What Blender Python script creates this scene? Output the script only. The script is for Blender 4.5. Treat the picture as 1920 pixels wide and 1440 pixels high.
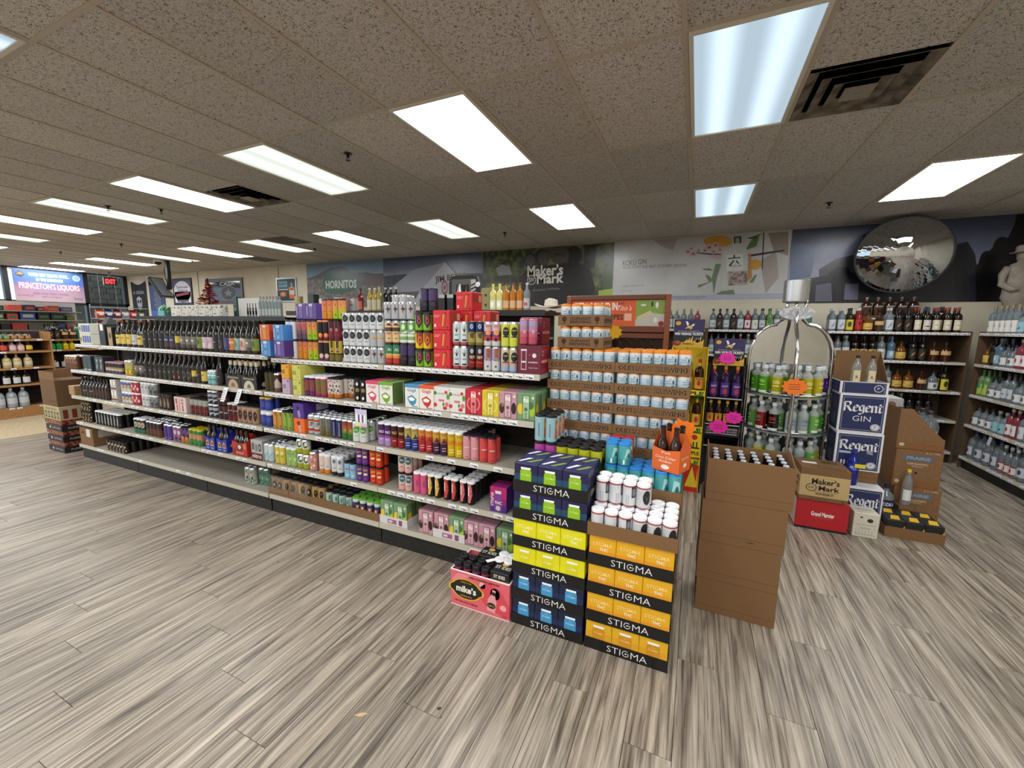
import bpy, math, random
from math import sin, cos, pi, atan2, radians
random.seed(7)
S = bpy.context.scene
COL = S.collection
for o in list(bpy.data.objects): bpy.data.objects.remove(o)

# ------------------------------------------------------------------ camera
F_PX, YAW, PIT, ROL = 764.94, 0.420744, -0.140991, 0.01264
CAM = (0.1498, -1.0915, 1.615)
ZC = 3.024                       # ceiling height
def _axes():
    cy, sy, cp, sp = cos(YAW), sin(YAW), cos(PIT), sin(PIT)
    f = (-sy*cp, cy*cp, sp); r = (cy, sy, 0.)
    u = (r[1]*f[2]-r[2]*f[1], r[2]*f[0]-r[0]*f[2], r[0]*f[1]-r[1]*f[0])
    c, s = cos(ROL), sin(ROL)
    return ([c*r[i]+s*u[i] for i in range(3)], [-s*r[i]+c*u[i] for i in range(3)], list(f))
AX, AY, AZ = _axes()
from mathutils import Matrix, Vector
cd = bpy.data.cameras.new('camera'); cd.sensor_fit = 'HORIZONTAL'; cd.sensor_width = 36
cd.lens = F_PX/1920*36; cd.clip_start = .02; cd.clip_end = 200
co = bpy.data.objects.new('camera', cd); COL.objects.link(co)
co.matrix_world = Matrix(((AX[0], AY[0], -AZ[0], CAM[0]), (AX[1], AY[1], -AZ[1], CAM[1]), (AX[2], AY[2], -AZ[2], CAM[2]), (0, 0, 0, 1)))
S.camera = co
# ------------------------------------------------------------------ world, exposure
w = bpy.data.worlds.new('sky'); S.world = w; w.use_nodes = True
bg = w.node_tree.nodes['Background']; bg.inputs[0].default_value = (.62, .8, 1., 1); bg.inputs[1].default_value = 1.6
vs = S.view_settings; vs.view_transform = 'Standard'; vs.look = 'None'; vs.gamma = 1; vs.use_curve_mapping = False
vs.exposure = 0.5
L_BRIGHT, L_DIM = 13.0, 0.9      # emission of the fluorescent panels (good tubes, worn tubes)

def xat(px, Y, z):
    """X of the point on the line (., Y, z) whose image column is px (1920 wide frame)."""
    k = (px-960)/F_PX
    a0 = -CAM[0]*AX[0]+(Y-CAM[1])*AX[1]+(z-CAM[2])*AX[2]; a1 = AX[0]
    b0 = -CAM[0]*AZ[0]+(Y-CAM[1])*AZ[1]+(z-CAM[2])*AZ[2]; b1 = AZ[0]
    return (k*b0-a0)/(a1-k*b1)

# ------------------------------------------------------------------ materials
def lin(h):
    if not isinstance(h, str): return tuple(h)
    h = h.lstrip('#')
    if len(h) == 3: h = ''.join(c*2 for c in h)
    v = [int(h[i:i+2], 16)/255 for i in (0, 2, 4)]
    return tuple(c/12.92 if c <= .04045 else ((c+.055)/1.055)**2.4 for c in v)
_M = {}
def M(col, rough=.5, metal=0., trans=0., coat=0., emit=0., spec=.5):
    key = (col, rough, metal, trans, coat, emit, spec)
    if key in _M: return _M[key]
    m = bpy.data.materials.new('mat_%s_%d' % (col if isinstance(col, str) else 'c', len(_M))); m.use_nodes = True
    b = m.node_tree.nodes['Principled BSDF']; c = (*lin(col), 1)
    b.inputs['Base Color'].default_value = c; b.inputs['Roughness'].default_value = rough
    b.inputs['Metallic'].default_value = metal; b.inputs['Transmission Weight'].default_value = trans
    b.inputs['Coat Weight'].default_value = coat; b.inputs['Specular IOR Level'].default_value = spec
    if emit: b.inputs['Emission Color'].default_value = c; b.inputs['Emission Strength'].default_value = emit
    m.diffuse_color = c
    _M[key] = m; return m
def nodes(name, rough=.6):
    m = bpy.data.materials.new(name); m.use_nodes = True
    nt = m.node_tree; b = nt.nodes['Principled BSDF']; b.inputs['Roughness'].default_value = rough
    return m, nt, b
def nd(nt, t, **kw):
    n = nt.nodes.new(t)
    for k, v in kw.items():
        if k.startswith('i_'): n.inputs[k[2:].replace('_', ' ')].default_value = v
        elif k.startswith('n_'): n.inputs[int(k[2:])].default_value = v
        else: setattr(n, k, v)
    return n
def ramp(nt, stops):
    r = nt.nodes.new('ShaderNodeValToRGB'); e = r.color_ramp.elements
    while len(e) > 1: e.remove(e[-1])
    e[0].position = stops[0][0]; e[0].color = (*lin(stops[0][1]), 1)
    for p, c in stops[1:]: x = e.new(p); x.color = (*lin(c), 1)
    return r
def speck(name, c1, c2, scale=60, lo=.45, hi=.6, rough=.6, coord='Object', detail=3, stretch=None, bump=0):
    """two-tone noise material (mottled print, foliage, stone, board)"""
    m, nt, b = nodes(name, rough); L = nt.links.new
    t = nd(nt, 'ShaderNodeTexCoord'); src = t.outputs[coord]
    if stretch:
        mp = nd(nt, 'ShaderNodeMapping'); mp.inputs['Scale'].default_value = stretch; L(src, mp.inputs[0]); src = mp.outputs[0]
    n = nd(nt, 'ShaderNodeTexNoise', i_Scale=scale, i_Detail=detail); L(src, n.inputs['Vector'])
    r = ramp(nt, [(lo, c1), (hi, c2)]); L(n.outputs[0], r.inputs[0]); L(r.outputs[0], b.inputs['Base Color'])
    if bump:
        bp = nd(nt, 'ShaderNodeBump', i_Strength=bump, i_Distance=.003); L(n.outputs[0], bp.inputs['Height']); L(bp.outputs[0], b.inputs['Normal'])
    return m
# kraft cardboard
KRAFT = speck('kraft_board', '6f5030', '7a5937', 240, .35, .65, .85)
KRAFT2 = speck('kraft_board_dark', '5e4329', '6a4c30', 240, .35, .65, .85)
WOOD = speck('oak_veneer', '8d6238', 'a97c4c', 6, .35, .65, .5, stretch=(2, 2, 22))
WOODH = speck('oak_board', '8d6238', 'a97c4c', 6, .35, .65, .5, stretch=(8, .7, 8))
PBOARD = speck('particle_board_brown', '4a3522', '56402a', 90, .4, .6, .7)
SHELFW = speck('cream_enamel_deck', '8d887b', '9b968a', 300, .4, .55, .55)
SHELFL = M('b8b2a2', .45)
CHROME = M('d8d8dc', .12, 1.)
STEEL = M('b8babd', .28, 1.)
BLACK = M('0b0b0c', .45)
WHITE = M('e8e8e4', .5)

# ------------------------------------------------------------------ mesh builder
_TX = {}
def textgeo(s, bold=0., shear=0.):
    k = (s, bold, shear)
    if k in _TX: return _TX[k]
    c = bpy.data.curves.new('t', 'FONT'); c.body = s; c.resolution_u = 2; c.offset = bold; c.shear = shear
    c.align_x = 'CENTER'; c.fill_mode = 'BOTH'
    o = bpy.data.objects.new('t', c); me = bpy.data.meshes.new_from_object(o)
    v = [(p.co.x, p.co.y) for p in me.vertices]; f = [tuple(p.vertices) for p in me.polygons]
    bpy.data.objects.remove(o); bpy.data.curves.remove(c); bpy.data.meshes.remove(me)
    xs = [p[0] for p in v] or [0]; ys = [p[1] for p in v] or [0]
    cx = (min(xs)+max(xs))/2; cy = (min(ys)+max(ys))/2
    w_, h_ = max(max(xs)-min(xs), 1e-6), max(max(ys)-min(ys), 1e-6)
    _TX[k] = ([(x-cx, y-cy) for x, y in v], f, w_, h_)
    return _TX[k]
class MB:
    """collects faces, then links them as ONE mesh object"""
    def __init__(s): s.v = []; s.f = []; s.m = []; s.ms = []; s.sm = []
    def mi(s, m):
        if isinstance(m, str): m = M(m)
        if m not in s.ms: s.ms.append(m)
        return s.ms.index(m)
    def add(s, vs, fs, m, smooth=False):
        b = len(s.v); s.v += [tuple(v) for v in vs]; i = s.mi(m)
        for f in fs: s.f.append(tuple(b+k for k in f)); s.m.append(i); s.sm.append(smooth)
        return s
    def box(s, x0, y0, z0, x1, y1, z1, m, skip=''):
        v = [(x, y, z) for z in (z0, z1) for y in (y0, y1) for x in (x0, x1)]
        fs = {'d': (0, 2, 3, 1), 'u': (4, 5, 7, 6), 'f': (0, 1, 5, 4), 'b': (2, 6, 7, 3), 'l': (0, 4, 6, 2), 'r': (1, 3, 7, 5)}
        return s.add(v, [f for k, f in fs.items() if k not in skip], m)
    def cbox(s, x0, y0, z0, x1, y1, z1, m, c=.004):
        """box with chamfered vertical edges and top edges"""
        def ring(i, z): 
            a, b, d, e = x0+i, x1-i, y0+i, y1-i; k = c
            return [(a+k, d, z), (b-k, d, z), (b, d+k, z), (b, e-k, z), (b-k, e, z), (a+k, e, z), (a, e-k, z), (a, d+k, z)]
        R = [ring(c, z0), ring(0, z0+c), ring(0, z1-c), ring(c, z1)]
        v = [p for r in R for p in r]; f = [tuple(range(7, -1, -1)), tuple(range(24, 32))]
        for j in range(3):
            for i in range(8): f.append((j*8+i, j*8+(i+1) % 8, j*8+8+(i+1) % 8, j*8+8+i))
        return s.add(v, f, m)
    def lathe(s, prof, seg, mats, smooth=True, cx=0, cy=0, cap=True, sq=None):
        """prof [(r,z)..]; mats: one material or list per ring interval"""
        n = len(prof); v = []
        for r, z in prof:
            for i in range(seg):
                a = -pi/2+2*pi*(i+.5)/seg
                if sq:
                    ca, sa = cos(a), sin(a); q = (abs(ca)**sq+abs(sa)**sq)**(-1/sq)
                    v.append((cx+r*q*ca, cy+r*q*sa, z))
                else: v.append((cx+r*cos(a), cy+r*sin(a), z))
        for j in range(n-1):
            m = mats[j] if isinstance(mats, (list, tuple)) else mats
            b = len(s.v)
            s.add(v[j*seg:(j+2)*seg], [(i, (i+1) % seg, seg+(i+1) % seg, seg+i) for i in range(seg)], m, smooth)
        if cap:
            m0 = mats[0] if isinstance(mats, (list, tuple)) else mats; m1 = mats[-1] if isinstance(mats, (list, tuple)) else mats
            s.add(v[:seg], [tuple(range(seg-1, -1, -1))], m0); s.add(v[-seg:], [tuple(range(seg))], m1)
        return s
    def poly(s, pts, m): return s.add(pts, [tuple(range(len(pts)))], m)
    def tube(s, pts, r, m, seg=6, closed=False):
        P = [Vector(p) for p in pts]; n = len(P); v = []
        for i, p in enumerate(P):
            d = (P[(i+1) % n]-P[i-1]) if closed else (P[min(i+1, n-1)]-P[max(i-1, 0)])
            d.normalize(); a = Vector((0, 0, 1)) if abs(d.z) < .9 else Vector((1, 0, 0))
            x = d.cross(a).normalized(); y = d.cross(x)
            rr = r[i] if isinstance(r, (list, tuple)) else r
            v += [tuple(p+x*rr*cos(2*pi*k/seg)+y*rr*sin(2*pi*k/seg)) for k in range(seg)]
        f = []
        for i in range(n if closed else n-1):
            j = (i+1) % n
            f += [(i*seg+k, i*seg+(k+1) % seg, j*seg+(k+1) % seg, j*seg+k) for k in range(seg)]
        if not closed: f += [tuple(range(seg-1, -1, -1)), tuple(range((n-1)*seg, n*seg))]
        return s.add(v, f, m, True)
    def strips(s, T, pts, m, st):
        """polygon cut into narrow vertical strips so that it follows a curved face"""
        us = [p[0] for p in pts]; a, b = min(us), max(us); n = max(1, int(math.ceil((b-a)/st)))
        def clip(P, k, sgn):
            o = []
            for i in range(len(P)):
                p, q = P[i-1], P[i]; dp, dq = sgn*(p[0]-k), sgn*(q[0]-k)
                if (dp > 0) != (dq > 0): t = dp/(dp-dq); o.append((k, p[1]+t*(q[1]-p[1])))
                if dq > 0: o.append(q)
            return o
        for i in range(n):
            P = clip(clip(pts, a+(b-a)*i/n, 1) if i else pts, a+(b-a)*(i+1)/n, -1) if i < n-1 else (clip(pts, a+(b-a)*i/n, 1) if i else pts)
            if len(P) > 2: s.add([T(*q) for q in P], [tuple(range(len(P)))], m)
        return s
    # ---- flat print on a face: T maps (u,v) -> point
    def disc(s, T, u, v, ru, rv, m, n=14, a0=0, a1=2*pi):
        full = abs(a1-a0-2*pi) < 1e-6
        k = n if full else n+1
        p = [(u, v)]+[(u+ru*cos(a0+(a1-a0)*i/n), v+rv*sin(a0+(a1-a0)*i/n)) for i in range(k)]
        return s.add([T(*q) for q in p], [(0, 1+i, 1+(i+1) % k) for i in range(n)], m)
    def rect(s, T, u0, v0, u1, v1, m, n=1):
        p = [(u0+(u1-u0)*i/n, v) for v in (v0, v1) for i in range(n+1)]
        return s.add([T(*q) for q in p], [(i, i+1, n+2+i, n+1+i) for i in range(n)], m)
    def shape(s, T, pts, m): return s.add([T(*q) for q in pts], [tuple(range(len(pts)))], m)
    def text(s, T, txt, u, v, w, h, m, bold=0., shear=0., rot=0., keep=False):
        """fits txt in a w x h box centred on (u,v)"""
        V, F, tw, th = textgeo(txt, bold, shear); a, b = w/tw, h/th
        if keep: a = b = min(a, b)
        c, q = cos(rot), sin(rot)
        return s.add([T(u+x*a*c-y*b*q, v+x*a*q+y*b*c) for x, y in V], F, m)
    def mesh(s, name):
        me = bpy.data.meshes.new(name); me.from_pydata(s.v, [], s.f)
        for m in s.ms: me.materials.append(m)
        me.polygons.foreach_set('material_index', s.m); me.polygons.foreach_set('use_smooth', s.sm); me.update()
        return me
    def build(s, name, parent=None, loc=(0, 0, 0), rz=0): return ob(name, s.mesh(name), parent, loc, rz)
def ob(name, me, parent=None, loc=(0, 0, 0), rz=0, rot=None):
    o = bpy.data.objects.new(name, me); COL.objects.link(o); o.location = loc
    o.rotation_euler = rot if rot else (0, 0, rz)
    if parent: o.parent = parent
    return o
def tag(o, label=None, cat=None, group=None, kind=None):
    if label: o['label'] = label
    if cat: o['category'] = cat
    if group: o['group'] = group
    if kind: o['kind'] = kind
    return o
def thing(name, label, cat, loc=(0, 0, 0), rz=0, group=None, me=None, rot=None):
    return tag(ob(name, me, None, loc, rz, rot), label, cat, group)
def struct(name, bm, parent=None, loc=(0, 0, 0)):
    o = bm.build(name, parent, loc)
    if not parent: o['kind'] = 'structure'
    return o
def front(y=0., x=0., z=0.): return lambda u, v: (x+u, y, z+v)           # faces -Y
def right(xx, y=0., z=0.): return lambda u, v: (xx, y+u, z+v)            # faces +X
def left(xx, y=0., z=0.): return lambda u, v: (xx, y-u, z+v)             # faces -X
def top(zz, x=0., y=0.): return lambda u, v: (x+u, y+v, zz)
def wrap(R, z=0., a0=0.): return lambda u, v: (R*sin(u/R+a0), -R*cos(u/R+a0), z+v)
# ================================================================== THE ROOM
XL, XR, YB, YF = -16.6, 3.72, 6.05, -7.0
# ---- floor: base slab, planks, beige carpet by the wooden shelves
pm, nt, b = nodes('vinyl_plank', .38); L = nt.links.new
tc = nd(nt, 'ShaderNodeTexCoord'); oi = nd(nt, 'ShaderNodeObjectInfo')
geo = nd(nt, 'ShaderNodeNewGeometry')
mul = nd(nt, 'ShaderNodeVectorMath', operation='SCALE'); mul.inputs['Scale'].default_value = 37.; L(oi.outputs['Location'], mul.inputs[0])
addv = nd(nt, 'ShaderNodeVectorMath', operation='ADD'); L(tc.outputs['Object'], addv.inputs[0]); L(mul.outputs[0], addv.inputs[1])
def grain(scale, sx, sy, det, dist=0.):
    mp = nd(nt, 'ShaderNodeMapping'); mp.inputs['Scale'].default_value = (sx, sy, 1); L(addv.outputs[0], mp.inputs[0])
    n = nd(nt, 'ShaderNodeTexNoise', i_Scale=scale, i_Detail=det, i_Roughness=.62, i_Distortion=dist); L(mp.outputs[0], n.inputs['Vector']); return n
g1 = grain(1.0, 30, 1.3, 8, .8); g2 = grain(1., 110, 2.4, 5, .25); g3 = grain(1., 6, 1.1, 3, .6)
r1 = ramp(nt, [(.25, '3f372f'), (.36, '6d6154'), (.46, '8f8373'), (.56, 'a69987'), (.68, 'b5a998'), (.8, 'c9beae')]); L(g1.outputs[0], r1.inputs[0])
r2 = ramp(nt, [(.36, '6a635b'), (.50, 'ececec'), (.62, 'ffffff')]); L(g2.outputs[0], r2.inputs[0])
r3 = ramp(nt, [(.28, '8a837b'), (.45, 'ffffff'), (.75, 'f4ede4')]); L(g3.outputs[0], r3.inputs[0])
mx = nd(nt, 'ShaderNodeMix', data_type='RGBA', blend_type='MULTIPLY'); mx.inputs['Factor'].default_value = .7
L(r1.outputs[0], mx.inputs['A']); L(r2.outputs[0], mx.inputs['B'])
mx2 = nd(nt, 'ShaderNodeMix', data_type='RGBA', blend_type='MULTIPLY'); mx2.inputs['Factor'].default_value = .6
L(mx.outputs['Result'], mx2.inputs['A']); L(r3.outputs[0], mx2.inputs['B'])
hs = nd(nt, 'ShaderNodeHueSaturation', i_Saturation=.92); mr = nd(nt, 'ShaderNodeMapRange'); mr.inputs['To Min'].default_value = .9; mr.inputs['To Max'].default_value = 1.08
L(oi.outputs['Random'], mr.inputs['Value']); L(mr.outputs[0], hs.inputs['Value']); L(mx2.outputs['Result'], hs.inputs['Color']); L(hs.outputs[0], b.inputs['Base Color'])
bp = nd(nt, 'ShaderNodeBump', i_Strength=.12, i_Distance=.002); L(g2.outputs[0], bp.inputs['Height']); L(bp.outputs[0], b.inputs['Normal'])
PLANK = pm
floor = struct('floor', MB().box(XL, YF, -.12, XR, YB+.1, -.006, M('3a332c', .8)))
pw, pl = .178, 1.22
pk = MB()
c_ = .0012
pk.add([(-pw/2+.0004, -pl/2+.0004, -.006), (pw/2-.0004, -pl/2+.0004, -.006), (pw/2-.0004, pl/2-.0004, -.006), (-pw/2+.0004, pl/2-.0004, -.006),
        (-pw/2+c_, -pl/2+c_, 0), (pw/2-c_, -pl/2+c_, 0), (pw/2-c_, pl/2-c_, 0), (-pw/2+c_, pl/2-c_, 0)],
       [(4, 5, 6, 7), (0, 1, 5, 4), (1, 2, 6, 5), (2, 3, 7, 6), (3, 0, 4, 7)], PLANK)
PM_ = pk.mesh('plank'); rest = MB(); plk = []
i = 0; x = -8.37+pw/2
while x < XR-.02:
    off = (i*.437) % 1.0*pl
    y = YF+off-pl
    while y < YB+pl:
        yc = min(max(y, YF+pl/2), YB+.08-pl/2)
        if y-pl/2 < YB and y+pl/2 > YF: plk.append((x, y))
        y += pl
    i += 1; x += pw
def vis(p):
    d = (p[0]-CAM[0])*AZ[0]+(p[1]-CAM[1])*AZ[1]-CAM[2]*AZ[2]
    if d < .35: return -1
    k = ((p[0]-CAM[0])*AX[0]+(p[1]-CAM[1])*AX[1])/d
    if abs(k) > 1.6: return -1
    if p[1] > 1.3 and p[0] < .1: return -1          # behind the long shelving
    return 1/d
plk.sort(key=vis, reverse=True)
for n, (x, y) in enumerate(plk):
    if n < 290: ob('plank', PM_, floor, (x, y, 0))
    else: rest.add([(px+x, py+y, pz) for px, py, pz in pk.v], pk.f, PLANK)
far = rest.build('far_planks', floor); far['kind'] = 'stuff'
carpet = struct('floor_carpet', MB().box(XL, YF, -.006, -8.37, YB, .002, speck('beige_carpet_tile', '9c8a6c', 'b3a283', 45, .4, .6, .95)))
# small litter and scuffs lying on the planks
for (x, y, rz, c, sx, sy) in ((-1.02, .02, .5, 'b59a72', .030, .010), (-.74, .18, 0, '1c1815', .010, .010), (-.71, .15, .3, '1c1815', .005, .005), (-2.35, .62, .9, '2a241f', .010, .007)):
    d = MB(); d.add([(-sx, 0, .0004), (0, -sy, .0004), (sx, .003, .0004), (.004, sy, .0004)], [(0, 1, 2, 3)], c)
    tag(d.build('paper_scrap' if c[0] == 'b' else 'dark_spot', None, (x, y, 0), rz), 'tan paper scrap lying on the plank floor' if c[0] == 'b' else 'small dark spot of dirt on the plank floor', 'litter', None if c[0] == 'b' else 'dirt spots on the floor')

# ---- ceiling: tiles, grid bars
tm, nt, b = nodes('fissured_tile', .9); L = nt.links.new
tc = nd(nt, 'ShaderNodeTexCoord'); oi = nd(nt, 'ShaderNodeObjectInfo')
addv = nd(nt, 'ShaderNodeVectorMath', operation='ADD'); L(tc.outputs['Object'], addv.inputs[0]); L(oi.outputs['Location'], addv.inputs[1])
n1 = nd(nt, 'ShaderNodeTexNoise', i_Scale=75., i_Detail=2., i_Distortion=1.6); L(addv.outputs[0], n1.inputs['Vector'])
n2 = nd(nt, 'ShaderNodeTexNoise', i_Scale=260., i_Detail=2.); L(addv.outputs[0], n2.inputs['Vector'])
r1 = ramp(nt, [(.36, '6b645c'), (.43, 'c6c0b8'), (.6, 'd0cac2')]); L(n1.outputs[0], r1.inputs[0])
r2 = ramp(nt, [(.38, '8f887e'), (.5, 'ffffff')]); L(n2.outputs[0], r2.inputs[0])
mx = nd(nt, 'ShaderNodeMix', data_type='RGBA', blend_type='MULTIPLY'); mx.inputs['Factor'].default_value = .6
L(r1.outputs[0], mx.inputs['A']); L(r2.outputs[0], mx.inputs['B'])
hs = nd(nt, 'ShaderNodeHueSaturation', i_Saturation=.9); mr = nd(nt, 'ShaderNodeMapRange'); mr.inputs['To Min'].default_value = .88; mr.inputs['To Max'].default_value = 1.06
L(oi.outputs['Random'], mr.inputs['Value']); L(mr.outputs[0], hs.inputs['Value']); L(mx.outputs['Result'], hs.inputs['Color']); L(hs.outputs[0], b.inputs['Base Color'])
bp = nd(nt, 'ShaderNodeBump', i_Strength=.5, i_Distance=.004); L(n1.outputs[0], bp.inputs['Height']); L(bp.outputs[0], b.inputs['Normal'])
TILE = tm
TW, TL = .6096, 1.2192
ceiling = struct('ceiling', MB().box(XL, YF, ZC+.03, XR, YB+.1, ZC+.12, M('55504a', .9)))
lights = {}
for k in range(-10, 3):
    for j in (-5, -3, -1, 1, 3):
        if not (k*3 <= -27 and j >= 5): lights[(3*k, j)] = 1
vents = {(1, 1): 'square', (-8, 1): 'square', (-11, 3): 'dark', (-15, 4): 'dark'}
def tmesh(w_, l_):
    a, c = .011, .004
    m = MB(); m.add([(-w_/2+a, -l_/2+a, 0), (w_/2-a, -l_/2+a, 0), (w_/2-a, l_/2-a, 0), (-w_/2+a, l_/2-a, 0),
       (-w_/2+a-.001, -l_/2+a-.001, .012), (w_/2-a+.001, -l_/2+a-.001, .012), (w_/2-a+.001, l_/2-a+.001, .012), (-w_/2+a-.001, l_/2-a+.001, .012)],
       [(3, 2, 1, 0), (0, 1, 5, 4), (1, 2, 6, 5), (2, 3, 7, 6), (3, 0, 4, 7)], TILE)
    return m.mesh('ceiling_tile')
T1, TH = tmesh(TW, TL), tmesh(TW, TL/2)
i0, i1 = int(XL/TW)-1, int(XR/TW)+1
tiles = []
for i in range(i0, i1):
    for j in range(-6, 5):
        if (i, j) in lights: continue
        x, y = (i+.5)*TW, (j+.5)*TL
        if j == 4: tiles.append((x, (4*TL+YB)/2, 'e'))
        elif (i, j) in vents:
            k = vents[(i, j)]
            tiles.append((x, j*TL+(.25 if k == 'square' else .75)*TL, 'h'))
        else: tiles.append((x, y, 'f'))
TE = tmesh(TW, YB-4*TL)
def cvis(t):
    d = (t[0]-CAM[0])*AZ[0]+(t[1]-CAM[1])*AZ[1]+(ZC-CAM[2])*AZ[2]
    if d < .3: return 50
    return d
tiles.sort(key=cvis)
rest = MB()
for n, (x, y, k) in enumerate(tiles):
    me = {'f': T1, 'h': TH, 'e': TE}[k]
    if x < XL+.25 or x > XR-.25: pass
    if n < 290: ob('ceiling_tile', me, ceiling, (x, y, ZC+.002))
    else:
        rest.add([(v.co.x+x, v.co.y+y, v.co.z+ZC+.002) for v in me.vertices], [tuple(p.vertices) for p in me.polygons], TILE)
r_ = rest.build('far_ceiling_tiles', ceiling); r_['kind'] = 'stuff'
GRID = M('b4a898', .5)
for i in range(i0+1, i1+1):
    MB().box(-.0125, YF, 0, .0125, YB, .004, GRID).box(-.004, YF, .004, .004, YB, .03, GRID).build('grid_bar', ceiling, (i*TW, 0, ZC-.003))
for j in range(-5, 5):
    MB().box(XL, -.0125, 0, XR, .0125, .004, GRID).box(XL, -.004, .004, XR, .004, .03, GRID).build('grid_bar', ceiling, (0, j*TL, ZC-.0025))
MB().box(XL, -.012, 0, XR, 0, .03, GRID).build('wall_angle', ceiling, (0, YB, ZC-.004))

# ---- fluorescent troffers
def diffuser_mat(name, e, cool, tubes):
    m = bpy.data.materials.new(name); m.use_nodes = True; nt = m.node_tree; L = nt.links.new
    for n in list(nt.nodes): nt.nodes.remove(n)
    out = nd(nt, 'ShaderNodeOutputMaterial'); em = nd(nt, 'ShaderNodeEmission')
    em.inputs[0].default_value = (*cool, 1); em.inputs[1].default_value = e
    if tubes:
        tc = nd(nt, 'ShaderNodeTexCoord'); sp = nd(nt, 'ShaderNodeSeparateXYZ'); L(tc.outputs['Object'], sp.inputs[0])
        ab = nd(nt, 'ShaderNodeMath', operation='ABSOLUTE'); L(sp.outputs[0], ab.inputs[0])
        sb = nd(nt, 'ShaderNodeMath', operation='SUBTRACT', n_1=.13); L(ab.outputs[0], sb.inputs[0])
        a2 = nd(nt, 'ShaderNodeMath', operation='ABSOLUTE'); L(sb.outputs[0], a2.inputs[0])
        mr = nd(nt, 'ShaderNodeMapRange', interpolation_type='SMOOTHSTEP'); mr.inputs['From Min'].default_value = 0; mr.inputs['From Max'].default_value = .11
        mr.inputs['To Min'].default_value = e*1.45; mr.inputs['To Max'].default_value = e*.8; L(a2.outputs[0], mr.inputs['Value']); L(mr.outputs[0], em.inputs[1])
    L(em.outputs[0], out.inputs[0]); return m
DB = diffuser_mat('lens_bright', L_BRIGHT, (.965, .985, 1.), 0)
DC = diffuser_mat('lens_cool_dim', L_DIM*.72, (.66, .82, .95), 1)
DG = diffuser_mat('lens_green_dim', L_DIM, (.83, .9, .8), 1)
LFR = M('cfcabd', .4)
fr = MB()
for (a, b_, c, d) in ((-.29, -.595, .29, -.572), (-.29, .572, .29, .595), (-.29, -.572, -.268, .572), (.268, -.572, .29, .572)): fr.box(a, b_, -.012, c, d, .02, LFR)
FRM = fr.mesh('frame')
def lens(m):
    k = MB(); k.add([(-.268, -.572, -.004), (.268, -.572, -.004), (.268, .572, -.004), (-.268, .572, -.004)], [(3, 2, 1, 0)], m); return k.mesh('diffuser')
LB, LC, LG = lens(DB), lens(DC), lens(DG)
dimset = {(0, 1): LC, (0, 3): LC, (-6, 1): LG, (-6, 3): LG, (-12, 1): LG, (-12, 3): LG, (-6, -1): LC, (-18, 1): LG, (-18, 3): LG}
for (i, j) in lights:
    x, y = (i+.5)*TW, (j+.5)*TL
    if x < XL+.3 or x > XR-.3: continue
    me = dimset.get((i, j), LB)
    t = thing('ceiling_light', {LB: 'bright white fluorescent troffer set in the tile ceiling', LC: 'dim bluish fluorescent troffer with visible tubes in the ceiling', LG: 'dim greenish fluorescent troffer with visible tube bands in ceiling'}[me],
              'ceiling light', (x, y, ZC), 0, {LB: 'bright ceiling troffers', LC: 'dim bluish troffers', LG: 'dim greenish troffers'}[me])
    ob('frame', FRM, t); ob('diffuser', me, t)
# ---- air vents
VW = M('8d8375', .5); VD = speck('dusty_vent', '3c352d', '7d7263', 9, .35, .6, .7)
for (i, j), k in vents.items():
    x = (i+.5)*TW; y = j*TL+(.75 if k == 'square' else .25)*TL
    if k == 'square':
        t = thing('air_vent', 'dusty square ceiling diffuser with nested louvres %s' % ('beside the dim bluish light' if i == 1 else 'between two lights over the long shelving'), 'vent', (x, y, ZC))
        MB().box(-.29, -.29, .03, .29, .29, .04, BLACK).build('duct_opening', t)
        for q, s in enumerate((.29, .215, .14, .075)):
            m = MB(); s2 = s-.055 if q < 3 else 0; z0 = -.004-q*.006; z1 = z0+.022
            if q < 3:
                P = [(-s, -s, z0), (s, -s, z0), (s, s, z0), (-s, s, z0), (-s2, -s2, z1), (s2, -s2, z1), (s2, s2, z1), (-s2, s2, z1)]
                m.add(P, [(1, 0, 4, 5), (2, 1, 5, 6), (3, 2, 6, 7), (0, 3, 7, 4)], VD)
            else: m.box(-s, -s, z0, s, s, z0+.006, VW)
            m.build('louvre' if q else 'frame', t)
        MB().lathe([(.006, -.03), (.006, -.022)], 8, STEEL).build('screw', t)
    else:
        t = thing('air_vent', 'flat dark brown ceiling panel %s' % ('beside a greenish light' if i == -11 else 'by the framed mirror wall'), 'vent', (x, y, ZC))
        MB().box(-.29, -.29, -.004, .29, .29, .01, speck('dark_panel', '2c2320', '3a302b', 12)).build('panel', t)
        [MB().box(-.3, a, -.006, .3, a+.015, .0, GRID).build('rim', t) for a in (-.3, .285)]
# ---- sprinklers, camera dome
for (x, y) in ((-2.61, 1.66), (-6.6, 1.69), (1.4, 4.73), (-2.62, 4.76), (-6.13, 2.02), (-6.57, 4.68), (-11.99, 3.05), (-9.62, 3.06), (3.0, .4), (-10.6, 4.75)):
    t = thing('sprinkler', 'small dark sprinkler head hanging from the tile ceiling', 'sprinkler', (x, y, ZC), 0, 'ceiling sprinkler heads')
    MB().lathe([(.034, -.004), (.034, 0)], 14, M('2b2724', .4, .6)).build('escutcheon', t)
    MB().lathe([(.011, -.035), (.013, -.02), (.013, -.004)], 8, M('2b2724', .4, .6)).build('body', t)
    m = MB(); m.lathe([(.02, -.058), (.02, -.055)], 10, M('2b2724', .4, .6))
    m.tube([(-.012, 0, -.03), (-.015, 0, -.045), (-.004, 0, -.056)], .002, M('2b2724', .4, .6), 4).tube([(.012, 0, -.03), (.015, 0, -.045), (.004, 0, -.056)], .002, M('2b2724', .4, .6), 4)
    m.build('deflector', t)
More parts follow.
